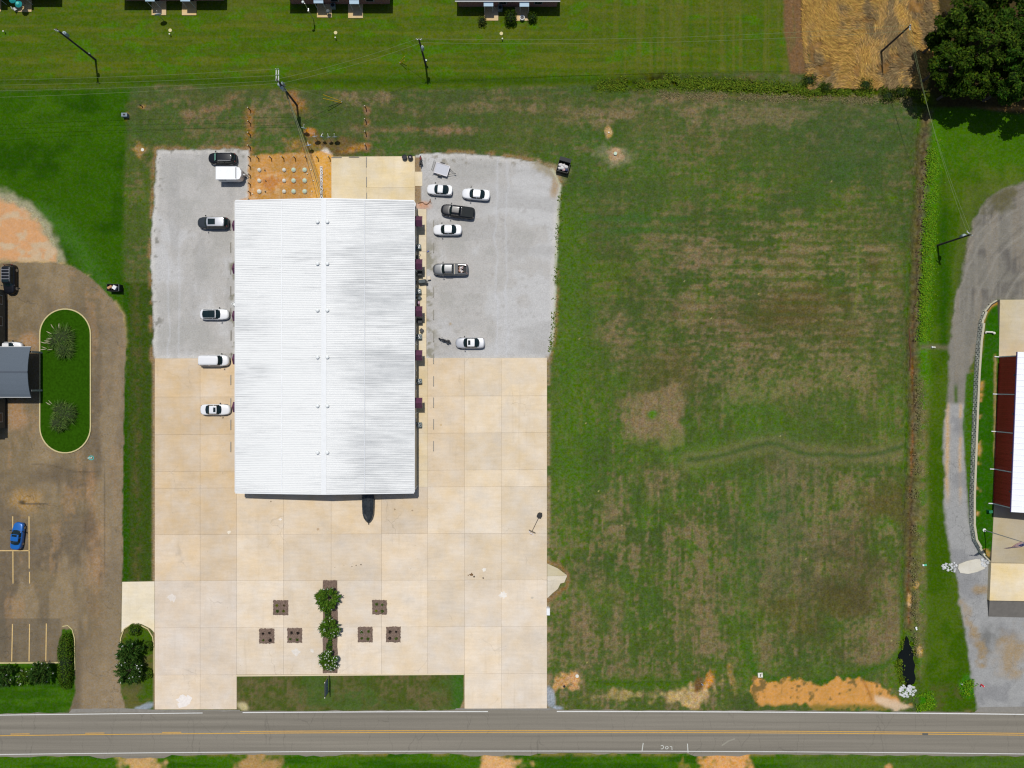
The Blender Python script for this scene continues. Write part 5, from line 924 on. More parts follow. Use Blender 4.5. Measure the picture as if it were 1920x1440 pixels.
simple('grill', 'black square barbecue grill below the second awning', 'grill', 788.6, 514.5, [('firebox', MB().box((0, 0, .75), (.8, .85, .5)), m_dk), ('lid', MB().box((0, 0, 1.06), (.74, .8, .12), 0, .85), m_dk)] + [('leg', MB().tube([(x, y, 0), (x, y, .5)], .03), m_dk) for x in (-.33, .33) for y in (-.35, .35)])
simple('grill', 'long covered grey grill sticking out past the walk edge', 'grill', 792.5, 529, [('cover', MB().box((0, 0, .55), (1.35, .7, 1.05), .12, .82), m_mid), ('side_shelf', MB().box((.75, -.1, .8), (.4, .5, .06)), m_dk)])
simple('crate', 'small pale wooden crate at the gravel edge by the grey pickup', 'crate', 805, 522, [('box', MB().box((0, 0, .25), (.5, .55, .5)), mat('raw_wood', alb(222, 206, 180), .8)), ('lid', MB().box((0, 0, .515), (.54, .58, .03)), mat('raw_wood_lid', alb(226, 212, 190), .8))], .15, 0)
def chair(label, px, py, rz, m):
    L_ = [('seat', MB().box((0, 0, .42), (.52, .5, .06)), m), ('backrest', MB().box((-.26, 0, .72), (.06, .5, .6)), m)] + [('leg', MB().tube([(x, y, 0), (x, y, .42)], .025), m_dk) for x in (-.22, .22) for y in (-.2, .2)] + [('armrest', MB().box((0, y, .62), (.5, .06, .04)), m) for y in (-.27, .27)]
    return simple('chair', label, 'chair', px, py, L_, rz, group='chairs along the wall')
chair('grey chair just below the second cooling unit', 787.5, 558.5, .6, m_mid); chair('dark chair just above the third cooling unit', 791.5, 619.5, .9, mat('dark_chair', alb(70, 70, 72), .6)); chair('white chair beside the wall above the white glass roofed sedan', 442, 570.5, .6, wht)
simple('cool_box', 'small maroon cool box with a pink lid under the eave', 'cool box', 784.8, 569, [('body', MB().box((0, 0, .25), (.5, .75, .5)), mat('maroon', alb(86, 34, 50), .5)), ('lid', MB().box((.05, .1, .53), (.4, .4, .06)), mat('pink_lid', alb(214, 176, 190), .5))])
simple('rubbish_bin', 'black wheeled bin under the third purple awning', 'bin', 788, 602.5, bin_parts(m_dk, .75, .75, .9)); simple('rubbish_bin', 'small dark bin beside the wall above the second awning', 'bin', 783.6, 484, bin_parts(m_dk, .5, .55, .9))
hose = [(786.2, 473), (785.6, 476), (788, 477), (788.4, 479.5), (786, 481), (785, 479)]; tag(obj('garden_hose', MB().tube([(*W(*p)[:2], .1) for p in hose], .05), m_mid), 'grey garden hose coiled below the first cooling unit', 'hose')
cord = [(784, 381), (789, 379.6), (793, 379.2), (796, 382.5), (801, 383), (805, 379.5), (806.4, 376), (806.6, 373), (806.8, 377), (808.5, 381)]; tag(obj('cable', MB().tube([(*W(*p)[:2], .04) for p in cord], .07, 5), mat('brown_cable', alb(132, 92, 66), .8)), 'brown cable lying in loops on gravel by the roof corner', 'cable')
simple('bottle', 'small blue bottle lying on the walk edge', 'bottle', 803, 471.5, [('body', MB().tube([(-.2, -.1, .08), (.15, .12, .08)], .1), mat('blue_plastic', alb(70, 90, 170), .4))], 0, 0)
m_tub = mat('black_tub', (.02, .02, .022), .7)
for i, (x, y) in enumerate(((759.3, 296.5), (770, 297))):
    t = thing('tub', ('black round tub filled level beside the concrete pad edge', 'black round tub holding a pale lump near the red motorcycle')[i], 'tub', (*W(x, y)[:2], .06), 0, 'black tubs'); obj('shell', MB().lathe([(.36, 0), (.46, .55), (.4, .55), (.34, .3)], (0, 0, 0), 18), m_tub, t, None, True); obj('fill', MB().lathe([(.38, .42), (0, .44)], (0, 0, 0), 14), mat('tub_fill', (.03, .03, .036) if i == 0 else (.012, .01, .01), .8), t)
    if i: obj('lump', MB().blob((0, .02, .5), (.2, .17, .12), .15), mat('pale_lump', alb(176, 170, 172), .8), t)
# skips
def skip(label, px, py, rz, w, d, loads, lid=True):
    t = thing('skip_bin', label, 'dumpster', W(px, py), rz); h = 1.35
    for nm, c, dd in (('side_panel', (-w / 2, 0, h / 2), (.07, d, h)), ('side_panel', (w / 2, 0, h / 2), (.07, d, h)), ('front_panel', (0, -d / 2, h / 2 - .1), (w, .07, h - .2)), ('back_panel', (0, d / 2, h / 2), (w, .07, h)), ('floor_panel', (0, 0, .15), (w, d, .08))): obj(nm, MB().box(c, dd), m_dk, t)
    if lid: obj('lid', MB().box((0, d / 2 + .3, h + .1), (w, .75, .06), 0, 1, Matrix.Rotation(-.25, 3, 'X')), m_dk, t)
    else: obj('rim', MB().box((w / 2 + .08, 0, h - .05), (.12, d, .08)), m_mid, t)
    return t, h
t, hh = skip('open black dumpster full of white bags at the gravel corner', 1055.5, 316.5, -.27, 2.0, 1.75, None)
bags = thing('rubbish_bags', 'white rubbish bags heaped in the black dumpster', 'rubbish', t.location, t.rotation_euler.z)
for k, (x, y, r) in enumerate(((-.55, .2, .4), (-.1, -.25, .42), (.45, .1, .38), (.2, -.45, .34), (-.6, -.4, .3), (.65, -.4, .28), (0, .3, .3))): obj('bag', MB().blob((x, y, 1.0 + .05 * (k % 3)), (r, r * .85, r * .7), .16), jm[0] if k not in (5, 3) else (jm[1] if k == 3 else mat('blue_bag', (.03, .04, .09), .5)), bags, None, True)
t, hh = skip('black dumpster with two cardboard boxes beside the car park', 219.5, 541, -.02, 1.95, 1.15, None, False)
for k, (x, y, c, r) in enumerate(((-.5, .05, alb(196, 150, 108), .5), (.3, 0, alb(240, 240, 240), -.55))): simple('carton', ('brown carton lying in the car park dumpster', 'white carton lying in the car park dumpster')[k], 'carton', 219.5 + x * S, 541 - y * S, [('box', MB().box((0, 0, .3), (.8 if k == 0 else .62, .38 if k == 0 else .62, .55), r), mat('carton_%s' % ('brown', 'white')[k], c, .8)), ('flap', MB().box((0, 0, .59), (.3, .3, .02), r), mat('flap_%s' % ('brown', 'white')[k], tuple(np.array(c) * .93), .8))], 0, .85)
# utility covers, markers and small bits
def cover(label, px, py, r, m=m_lid2, h=.08): return simple('cover', label, 'utility cover', px, py, [('ring', MB().lathe([(r, -.05), (r, h), (r * .72, h + .01)], (0, 0, 0), 14), m), ('lid', MB().lathe([(r * .7, h - .02), (0, h)], (0, 0, 0), 12), mat('cover_lid', alb(196, 196, 186), .8) if r < .4 else m_lid)], 0, 0)
cover('white ring cover in the worn grass above the trailer lot', 267.5, 281, .28); cover('pale round lid in a bare sandy ring in the field', 1153.5, 288.5, .3, m_lid, .25); cover('small white cap in a sandy spot below the back lawn ditch', 1141.5, 248.5, .14); cover('white round cover beside the orange patch near the road', 1082, 1267.5, .3)
simple('drain_cover', 'square white drain cover with a dark slot above the bare orange bank', 'drain cover', 1425.3, 1265.5, [('frame', MB().box((0, 0, .05), (.85, .8, .14)), m_lid2), ('slot', MB().box((0, -.03, .13), (.12, .45, .03)), m_trim), ('slot', MB().box((.2, .2, .13), (.3, .08, .03)), m_trim)], .05, 0)
simple('water_meter', 'dark hole with a small metal lid in the orange soil by the driveway', 'meter box', 1058, 1287, [('rim', MB().lathe([(.2, -.1), (.22, .05), (.15, .05)], (0, 0, 0), 10), m_trim), ('lid', MB().lathe([(.15, .02), (0, .03)], (0, 0, 0), 10), m_trim)], 0, 0)
simple('marker', 'white marker stub in the eroded gully near the road', 'marker', 1315.5, 1281.5, [('post', MB().tube([(0, 0, 0), (0, 0, .5)], .07), wht), ('plate', MB().box((0, 0, .55), (.22, .1, .12)), mat('blue_plate', alb(120, 150, 190), .5))], 0, 0)
simple('utility_box', 'blue grey utility box on a bare orange ring by the lawn corner', 'utility box', 237.2, 218, [('box', MB().box((0, 0, .35), (.95, .6, .7)), mat('bluegrey_box', alb(110, 124, 134), .6)), ('lid', MB().box((0, 0, .72), (1.0, .64, .06)), mat('bluegrey_lid', alb(126, 140, 150), .6)), ('hatch', MB().box((0, 0, .76), (.4, .3, .03)), m_trim)], 0, 0)
simple('stake', 'short dark stake in a bare orange ring on the worn grass', 'stake', 267.5, 200.5, [('shaft', MB().tube([(0, 0, -.1), (-.12, .1, .7)], .09), m_trim), ('tip', MB().lathe([(.1, .68), (0, .74)], (-.12, .1, 0), 8), m_trim)], 0, 0)
for i, (x, y, lb) in enumerate(((319.3, 57, 'round tan cover on the back lawn below the patio dish'), (629.3, 61.5, 'round tan cover on the back lawn below the lamp post house'), (940, 63, 'round tan cover on the back lawn below the shrub patio'))): cover(lb, x, y, .3, mat('tan_cover', alb(216, 204, 150), .8), .06)
for i, (x, y, lb) in enumerate(((320.5, 66.5, 'small silver stub below the first tan lawn cover'), (630, 73, 'small silver stub below the lamp post house cover'), (942, 75, 'small silver stub below the shrub patio cover'), (10.2, 61.3, 'small silver stub alone on the lawn below the parasol patio'))): simple('standpipe', lb, 'standpipe', x, y, [('pipe', MB().tube([(0, 0, -.05), (0, 0, .5)], .09), m_rim), ('cap', MB().lathe([(.12, .5), (.12, .58), (0, .6)], (0, 0, 0), 8), m_lid2)], 0, 0)
simple('junction_box', 'white upright junction box at the concrete edge facing the field', 'junction box', 1027.3, 1143.5, [('box', MB().box((0, 0, .5), (.5, 1.15, 1.0)), wht), ('lid', MB().box((0, 0, 1.03), (.56, 1.2, .06)), wht)], 0, 0)
simple('culvert_pipe', 'white plastic pipe lying across the bank beside the drive', 'pipe', 1749.5, 651, [('pipe', MB().tube([(-.3, 0, .15), (.3, -.03, .15)], .13), m_lid2), ('collar', MB().tube([(-.34, 0, .15), (-.2, 0, .15)], .17), wht)], 0, 0)
simple('marker', 'small green and white marker lying on the dry ditch bank', 'marker', 1733, 1059, [('plate', MB().box((0, 0, .2), (.6, .3, .06)), mat('marker_green', alb(90, 190, 150), .5)), ('stub', MB().box((-.3, .02, .2), (.25, .28, .07)), wht)], .1, 0)
simple('pedestal', 'dark green utility pedestal on the raised grass by the flagpole', 'utility pedestal', 1848, 957, [('body', MB().box((0, 0, .35), (.6, .45, .7), .1, .9), mat('pedestal_green', alb(30, 110, 70), .5)), ('cap', MB().box((0, 0, .72), (.62, .47, .06), .1), mat('pedestal_cap', alb(40, 122, 84), .5))], 0, .6)
simple('hydrant', 'small red and white post at the edge of the grey drive', 'marker post', 1840, 1284.5, [('barrel', MB().lathe([(.2, 0), (.17, .5), (.12, .62), (0, .66)], (0, 0, 0), 10), mat('hydrant_red', alb(226, 40, 56), .45)), ('cap', MB().tube([(-.26, -.05, .4), (.3, -.1, .35)], .09), wht)], 0, 0)
simple('litter_scrap', 'white scrap of litter on the grass near the red post', 'litter', 1803, 1282.5, [('sheet', MB().box((0, 0, .04), (.45, .2, .06), -.6), wht), ('fold', MB().box((.1, .1, .08), (.2, .15, .04), .3), wht)], 0, 0)
simple('litter_scrap', 'white scrap of litter on the ditch bank above the pool', 'litter', 1718, 1178.5, [('sheet', MB().box((0, 0, .1), (.25, .55, .08), .3), wht), ('fold', MB().box((0, .2, .16), (.2, .2, .05), .7), wht)], 0, -.1)
# roadside sign: double faced panel on two posts, seen from above
t = thing('road_sign', 'tall thin roadside sign standing in the grass strip by the road', 'sign', W(617.6, 1280))
m_sb = mat('sign_blue', alb(96, 124, 146), .5, noise=(3, .15)); hs_ = 1.28
for s in (-1, 1): obj('post', MB().tube([(0, s * hs_, -.2), (0, s * hs_, 2.95)], .075), mat('sign_post', alb(120, 112, 96), .6), t)
obj('panel', MB().box((0, 0, 2.0), (.16, 2.3, 1.5)), m_sb, t); obj('frame', MB().box((0, 0, 2.78), (.2, 2.36, .08)), mat('sign_frame', alb(60, 62, 66), .5), t); obj('frame', MB().box((0, 0, 1.22), (.2, 2.36, .08)), mat('sign_frame_low', alb(60, 62, 66), .5), t)
for s in (-1, 1): obj('finial', MB().blob((0, s * hs_, 3.0), .1, 0), m_lid2, t)
# ------------------------------------------------------------------ poles and wires
m_timber = mat('pole_timber', (.05, .042, .034), .9, noise=(2, .3)); m_can = mat('transformer', alb(170, 186, 190), .4); m_ins = mat('insulator', alb(222, 226, 222), .4)
def upole(label, px, py, h, cans=(), arms=(), extra=None, name='utility_pole'):
    b_ = W(px, py); t = thing(name, label, 'utility pole', b_, 0, 'utility poles')
    obj('shaft', MB().tube([(0, 0, -.5), (0, 0, h)], [.19, .13], 8), m_timber, t)
    for dx, dy, z, r in cans:
        c = obj('transformer', MB().lathe([(r, z - .55), (r, z + .35), (r * .8, z + .45), (0, z + .48)], (dx, dy, 0), 12), m_can, t, None, True); obj('bushing', MB().tube([(dx + .1, dy, z + .45), (dx + .12, dy, z + .8)], .06), m_ins, c)
    for (x0, y0, x1, y1, z) in arms:
        obj('crossarm', MB().tube([(x0, y0, z), (x1, y1, z)], .085, 6), m_arm, t)
        for q in (.04, .5, .96): obj('insulator', MB().lathe([(.07, 0), (.09, .1), (.04, .22), (0, .24)], (x0 + (x1 - x0) * q, y0 + (y1 - y0) * q, z + .08), 8), m_ins, t)
    return t, b_
m_arm = mat('pale_arm', alb(214, 218, 210), .6)
tA, A = upole('utility pole on the back lawn near the side lawn', 179, 112, 10.4, [(.12, .3, 8.2, .3)], [(-.25, -.1, .35, -.28, 10.2)]); obj('meter_box', MB().box((-.05, .22, 1.6), (.3, .2, .5)), m_can, tA)
tB, Bp = upole('utility pole on the middle of the back lawn with one grey transformer', 798.3, 121.5, 8.9, [(.25, -.2, 6.4, .27)], [(-.45, .1, .45, .1, 8.6)]); obj('meter_box', MB().box((.25, .1, 1.3), (.25, .25, .5)), m_can, tB)
tC, Cp = upole('utility pole with three grey transformers and twin pale crossarms above the dirt yard', 556.8, 197.5, 10.3, [(-.34, .1, 7.9, .28), (.05, -.38, 7.7, .28), (.1, .35, 7.6, .28)], [(-.18, -.2, -.18, 1.75, 10.0), (.18, -.2, .18, 1.75, 10.0)]); obj('riser_box', MB().box((.1, -.2, 5.2), (.3, .3, .5)), m_trim, tC); obj('ring', MB().lathe([(.24, 6.2), (.24, 6.4), (.16, 6.4)], (0, 0, 0), 10), m_ins, tC)
tD, Dp = upole('plain leaning utility pole in the straw field', 1651, 98, 9.1, [], [(-.05, -.75, -.05, .1, 8.9)])
tE, Ep = upole('utility pole with one transformer beside the right hand drive', 1758, 460, 8.7, [(.1, .2, 6.6, .3)], [(-.6, .55, .25, -.15, 8.5)])
t = thing('lamp_post', 'slim lamp post with a white lamp in front of a row house', 'lamp post', W(588, 37)); obj('shaft', MB().tube([(0, 0, -.2), (0, 0, 5.2)], .07), m_rim, t); obj('arm', MB().tube([(0, 0, 5.1), (-.2, .1, 5.4)], .05), m_rim, t); obj('lamp', MB().blob((-.25, .12, 5.35), (.24, .24, .16), 0, 10, 5), m_ins, t, None, True); obj('control_box', MB().box((.05, -.1, 3.1), (.22, .5, .6)), m_rim, t)
m_wire = mat('wire', alb(136, 150, 104), .5); wg = 'overhead wires'
def wire(label, a, b_, sag=.8, r=.017, m=None):
    a = Vector(a); b_ = Vector(b_); pts = [a.lerp(b_, k / 18) - Vector((0, 0, sag * 4 * (k / 18) * (1 - k / 18))) for k in range(19)]
    tag(obj('overhead_wire', MB().tube(pts, r, 5, False), m or m_wire), label, 'wire', wg)
vz = lambda p, z, dx=0, dy=0: (p.x + dx, p.y + dy, z)
off = [W(-140, y, 9.6) for y in (152, 161, 172, 186)]
wire('top wire from the three transformer pole towards the side lawn', vz(Cp, 10.1, -.18, 1.7), off[0]); wire('second wire from the three transformer pole towards the side lawn', vz(Cp, 10.1, -.18, .7), off[1]); wire('third wire from the three transformer pole towards the side lawn', vz(Cp, 10.0, -.2, -.1), off[2]); wire('lowest wire from the three transformer pole towards the side lawn', vz(Cp, 8.8, -.2, 0), off[3])
wire('upper wire between the transformer poles on the back lawn', vz(Cp, 10.0, .18, .2), vz(Bp, 8.8, -.4, .1)); wire('lower wire between the transformer poles on the back lawn', vz(Cp, 8.8, .2, 0), vz(Bp, 7.6))
wire('upper wire from the middle pole to the straw field pole', vz(Bp, 8.8, .4, .1), vz(Dp, 9.0, 0, .05), 1.8); wire('lower wire from the middle pole to the straw field pole', vz(Bp, 7.8), vz(Dp, 8.4, 0, -.6), 1.8)
wire('wire from the straw field pole beside the trees to the drive pole', vz(Dp, 9.0), vz(Ep, 8.6, -.6, .55), 1.2); wire('second wire from the straw field pole beside the trees to the drive pole', vz(Dp, 8.6, 0, -.7), vz(Ep, 8.6, .25, -.1), 1.2)
m_sv = mat('service_cable', (.03, .03, .03), .6)
for i, (x, z, lab_) in enumerate(((596, 5.2, 'first service cable'), (601, 5.25, 'second service cable'), (604.5, 5.3, 'third service cable'), (607.5, 5.3, 'fourth service cable'))): wire(f'{lab_} from the three transformer pole down to the white roof ridge', vz(Cp, 6.6 - i * .25), W(x, 377, z), 1.0, .03, m_sv if i % 2 == 0 else m_wire)
def guy(label, a, top, k):
    t = thing('guy_wire', label, 'guy wire', a); d = Vector(top) - Vector(a)
    for s in (-1, 1): obj('guard', MB().tube([Vector((0, s * .12, 0)), d * k + Vector((0, s * .32, 0))], .06), mat('guard_yellow', alb(206, 170, 20), .5), t)
    obj('wire', MB().tube([(0, 0, 0), d], .02, 5), m_wire, t); obj('anchor', MB().lathe([(.1, -.1), (.1, .15), (0, .2)], (0, 0, 0), 8), m_rim, t)
guy('guy wire with bright yellow guards on the worn grass', W(641, 191.5), vz(Cp, 8.5), .32); guy('guy wire with a dull yellow guard on the back lawn', W(750, 118), vz(Bp, 8), .24)
# flag
t = thing('flagpole', 'tall white flagpole on the raised grass beside the concrete apron', 'flagpole', (*W(1845.5, 994, .6)[:2], .6)); hp = 11.0
obj('shaft', MB().tube([(0, 0, 0), (0, 0, hp)], [.09, .05], 8), mat('flagpole_metal', alb(176, 178, 178), .4), t); obj('base', MB().lathe([(.3, -.05), (.3, .06), (.12, .1)], (0, 0, 0), 12), m_ins, t); obj('ball', MB().blob((0, 0, hp + .08), .1, 0, 8, 5), m_rim, t, None, True)
fl_ = thing('flag', 'striped flag with a blue starred corner flying from the flagpole', 'flag', (t.location.x, t.location.y, hp - 1.7)); FWD, FH = 2.9, 1.75
def flagpt(u, v):
    a = .22; w = .28 * math.sin(u * 7.5 + v * 1.2) * u; return (-(.06 + u * FWD * .93) * math.cos(a) + w * .25, -(.06 + u * FWD) * math.sin(a) * 1.2 + w - .62 * (1 - v) * u * FH * .6, v * FH - .35 * u * u)
def flagpatch(u0, u1, v0, v1, n=10):
    m = MB(); m.v = [flagpt(u0 + (u1 - u0) * i / n, v) for i in range(n + 1) for v in (v0, v1)]; m.f = [(2 * i, 2 * i + 2, 2 * i + 3, 2 * i + 1) for i in range(n)]; return m
fr, fw, fb = mat('flag_red', (.42, .02, .04), .8), mat('flag_white', (.75, .74, .74), .8), mat('flag_blue', (.025, .03, .16), .8)
for k in range(13): obj('stripe', flagpatch(.4 if k >= 6 else 0, 1, k / 13, (k + 1) / 13), fr if k % 2 == 0 else fw, fl_)
cn = obj('canton', flagpatch(0, .4, 6 / 13, 1, 6), fb, fl_); sm = MB()
for r in range(9):
    for c in range(6 if r % 2 == 0 else 5):
        u = .4 * ((c + (.5 if r % 2 == 0 else 1)) / 6); v = 6 / 13 + (7 / 13) * (r + .5) / 9; p = Vector(flagpt(u, v)); sm.add([p + Vector((dx, 0.012 * sgn, dz)) for sgn in (1,) for dx, dz in ((-.035, 0), (0, -.035), (.035, 0), (0, .035))], [(0, 1, 2, 3)])
so = obj('star', sm, fw, cn); so['kind'] = 'stuff'
# ------------------------------------------------------------------ neighbouring buildings
m_brick = bpy.data.materials.new('red_brick'); m_brick.use_nodes = True; nt = m_brick.node_tree; b = nt.nodes['Principled BSDF']; tc = nt.nodes.new('ShaderNodeTexCoord'); bt = nt.nodes.new('ShaderNodeTexBrick'); bt.inputs['Scale'].default_value = 4.5
bt.inputs['Color1'].default_value = (.2, .06, .04, 1); bt.inputs['Color2'].default_value = (.28, .09, .06, 1); bt.inputs['Mortar'].default_value = (.3, .27, .24, 1); nt.links.new(mapping(nt, tc.outputs['Object'], (1, 1, 1), (math.pi / 2, 0, 0)), bt.inputs['Vector']); nt.links.new(bt.outputs[0], b.inputs['Base Color']); b.inputs['Roughness'].default_value = .9
m_shing = mat('grey_shingle', alb(96, 106, 116), .9, noise=(9, .16)); m_hroof = mat('house_roof', alb(112, 116, 118), .9, noise=(8, .15)); m_porch = mat('porch_metal', alb(178, 204, 220), .5); m_patio = concrete_mat('patio_concrete', alb(218, 190, 140)); m_fas = mat('fascia', alb(196, 198, 196), .6)
def house(label, x0, x1, ge, porches, patios, lowpat):
    o = W((x0 + x1) / 2, ge); t = thing('row_house', label, 'house', o, 0, 'row houses along the back lawn'); hx = (x1 - x0) / 2 / S; dep = 9.0; e = 2.7; ov = .5
    obj('wall', MB().box((0, ov + (dep - 2 * ov) / 2, e / 2), (2 * hx - .8, dep - 2 * ov, e)), m_brick, t)
    for s, y0, y1 in ((0, 0, dep / 2), (1, dep, dep / 2)): obj('roof', MB().add([(-hx, y0, e), (hx, y0, e), (hx, y1, e + 1.5), (-hx, y1, e + 1.5)] + [(-hx, y0, e - .14), (hx, y0, e - .14), (hx, y1, e + 1.36), (-hx, y1, e + 1.36)], [(0, 1, 2, 3) if s == 0 else (3, 2, 1, 0), (4, 7, 6, 5), (0, 4, 5, 1), (1, 5, 6, 2), (3, 7, 4, 0)]), m_hroof, t)
    obj('gutter', MB().box((0, -.06, e - .05), (2 * hx, .12, .12)), m_fas, t)
    for (a, c, ybot) in porches:
        p0 = W(a, ybot, 2.4); p1 = W(c, ybot, 2.4); y0 = p0.y - o.y; xa, xb = p0.x - o.x, p1.x - o.x
        pr = obj('porch_roof', MB().add([(xa, y0, 2.34), (xb, y0, 2.34), (xb, .3, 2.6), (xa, .3, 2.6), (xa, y0, 2.26), (xb, y0, 2.26), (xb, .3, 2.52), (xa, .3, 2.52)], [(0, 1, 2, 3), (7, 6, 5, 4), (0, 4, 5, 1), (1, 5, 6, 2), (3, 7, 4, 0)]), m_porch, t)
        for x in (xa + .1, xb - .1): obj('post', MB().tube([(x, y0 + .1, 0), (x, y0 + .1, 2.28)], .05), m_fas, pr)
        d = obj('door', MB().box(((xa + xb) / 2, ov - .03, 1.05), (.95, .1, 2.1)), m_trim, t); f = obj('window', MB().box((xb + 1.6 if xb + 2.4 < hx else xa - 1.6, ov - .03, 1.5), (1.4, .1, 1.2)), m_fas, t); obj('pane', MB().box((xb + 1.6 if xb + 2.4 < hx else xa - 1.6, ov - .07, 1.5), (1.25, .06, 1.05)), m_glass, f)
    for (a, c), yb in zip(patios, lowpat): p0, p1 = W(a, yb), W(c, yb); obj('patio', MB().prism([(p0.x - o.x, p0.y - o.y), (p1.x - o.x, p0.y - o.y), (p1.x - o.x, .45), (p0.x - o.x, .45)], -.1, .1), m_patio, t)
house('row house at the photo corner with turquoise parasols on its patio', -62, 115.5, 1, [(-24, -6, -5), (26, 44, -5)], [(-26, 2.2), (31.6, 59.7)], (22, 22.5))
house('row house whose patio has a white satellite dish below it', 232, 424.5, 7, [(272, 289.5, 2), (338, 356, 2)], [(284.8, 311.9), (341.6, 368.6)], (28.7, 28.9))
house('row house behind the slim lamp post', 542.5, 735.5, 13, [(588, 606, 5.6), (655, 673, 7)], [(594.7, 622.3), (653, 680.6)], (33, 34.2))
house('row house with three shrubs around its two patios', 855.5, 1048.5, 18, [(907, 924.8, 11.4), (974.3, 992, 12)], [(908, 934.2), (965.5, 992)], (39, 39.2))
m_teal = mat('teal_parasol', alb(30, 150, 150), .5); m_tealb = mat('teal_light', alb(110, 220, 205), .5)
for i, (x, y, lb) in enumerate(((36, 9, 'turquoise parasol nearer the house wall on the corner patio'), (47, 17, 'turquoise parasol nearer the lawn on the corner patio'))): simple('parasol', lb, 'parasol', x, y, [('canopy', MB().lathe([(.62, 1.5), (.3, 1.75), (0, 1.9)], (0, 0, 0), 10), m_teal), ('cap', MB().lathe([(.26, 1.79), (0, 1.96)], (0, 0, 0), 8), m_tealb), ('mast', MB().tube([(0, 0, 0), (0, 0, 1.8)], .04), m_rim)], 0, .1, 'turquoise parasols')
simple('chair', 'pale plastic chair at the corner patio edge', 'chair', 31.5, 19, [('seat', MB().box((0, 0, .42), (.55, .55, .07)), m_fas), ('backrest', MB().box((-.25, 0, .7), (.07, .55, .55)), m_fas)] + [('leg', MB().tube([(x, y, 0), (x, y, .42)], .03), m_fas) for x in (-.2, .2) for y in (-.2, .2)], .5, 0)
simple('grill', 'small grey grill on the lamp post house patio', 'grill', 617.5, 26.5, [('firebox', MB().lathe([(.15, .5), (.36, .75), (.34, .85)], (0, 0, 0), 12), m_fas), ('lid', MB().lathe([(.35, .85), (.25, 1.02), (0, 1.08)], (0, 0, 0), 12), m_mid)] + [('leg', MB().tube([(.2 * math.cos(q), .2 * math.sin(q), .6), (.35 * math.cos(q), .35 * math.sin(q), 0)], .025), m_trim) for q in (0, 2.1, 4.2)], 0, .1)
simple('planter', 'white tub planter at the front edge of the shrub house patio', 'planter', 979, 36, [('shell', MB().lathe([(.28, 0), (.42, .5), (.34, .5), (.3, .35)], (0, 0, 0), 14), wht), ('soil', MB().lathe([(.33, .4), (0, .41)], (0, 0, 0), 12), m_trim)], 0, .1)
simple('cooling_unit', 'grey cooling unit against the shrub house wall between the porches', 'air conditioner', 938, 18.5, [('casing', MB().box((0, 0, .4), (.75, .75, .8)), m_ac), ('grille', MB().lathe([(.3, .8), (.3, .83), (0, .835)], (0, 0, 0), 12), m_fan)], 0, 0); simple('cooling_unit', 'grey cooling unit against the lamp post house wall between the porches', 'air conditioner', 626, 14, [('casing', MB().box((0, 0, .4), (.75, .75, .8)), m_ac), ('grille', MB().lathe([(.3, .8), (.3, .83), (0, .835)], (0, 0, 0), 12), m_fan)], 0, 0)
# hotel: wall off the edge and the shingled drive-through canopy
t = thing('hotel', 'dark walled hotel building cut by the photo edge', 'building', W(-60, 674)); 
hw0 = W(12.5, 545) - t.location; hw1 = W(12.5, 802) - t.location; m_hw = mat('hotel_wall', alb(92, 88, 76), .9, noise=(2, .15))
obj('wall', MB().box(((hw0.x - 14) / 2, (hw0.y + hw1.y) / 2, 2.4), (hw0.x + 14, hw0.y - hw1.y, 4.8)), m_hw, t); obj('plinth', MB().box((hw0.x + .06, (hw0.y + hw1.y) / 2, .12), (.16, hw0.y - hw1.y + .1, .3)), m_trim, t)
for y in (-10, -6, 6.5, 10.2): f = obj('window', MB().box((hw0.x + .03, y, 1.7), (.1, 1.6, 1.3)), m_fas, t); obj('pane', MB().box((hw0.x + .07, y, 1.7), (.06, 1.45, 1.15)), m_glass, f)
obj('roof', MB().box(((hw0.x - 14) / 2 - .5, (hw0.y + hw1.y) / 2, 4.9), (hw0.x + 14, hw0.y - hw1.y + .4, .2)), m_shing, t)
ez = 2.9; ct = thing('porte_cochere', 'grey shingle canopy with a flared roof over the hotel drive', 'canopy', W(20, 697.5)); O = ct.location
prof = [(0, 2.9), (.12, 3.14), (.28, 3.36), (.5, 3.55), (.75, 3.68), (1, 3.74)]
yt, ybm, xe, xw2 = W(58, 650.5, ez).y - O.y, W(58, 744.5, ez).y - O.y, W(58, 697, ez).x - O.x, -9.0; ym = (yt + ybm) / 2; hh_ = (yt - ybm) / 2
for s in (1, -1):
    m = MB()
    for f, z in prof:
        y = ym + s * hh_ * (1 - f)
        for x in (xw2, xe): m.v += [(x, y, z), (x, y, z - .12)]
    for i in range(len(prof) - 1):
        a = 4 * i
        for q in ((a, a + 2, a + 6, a + 4), (a + 1, a + 5, a + 7, a + 3), (a + 2, a + 3, a + 7, a + 6)): m.f.append(q if s < 0 else q[::-1])
    m.f.append((0, 1, 3, 2)); obj('roof', m, m_shing, ct)
    obj('fascia', MB().box(((xw2 + xe) / 2, ym + s * (hh_ + .04), ez - .05), (xe - xw2, .1, .16)), m_fas, ct)
obj('ridge_cap', MB().box(((xw2 + xe) / 2, ym, 3.76), (xe - xw2, .3, .03)), mat('ridge_shingle', alb(84, 92, 102), .9), ct)
g = MB(); gp = [(ym + s * hh_ * (1 - f), z - .14) for s in (1, -1) for f, z in (prof if s == 1 else prof[-2::-1])]
m_und = mat('soffit', (.05, .048, .045), .9)
for x, y in ((xe - .1, W(0, 661).y - O.y), (xe - .1, W(0, 732).y - O.y), (-5, W(0, 661).y - O.y), (-5, W(0, 732).y - O.y)): obj('post', MB().box((x, y, 1.4), (.3, .3, 2.8)), mat('canopy_post', alb(170, 168, 160), .7), ct)
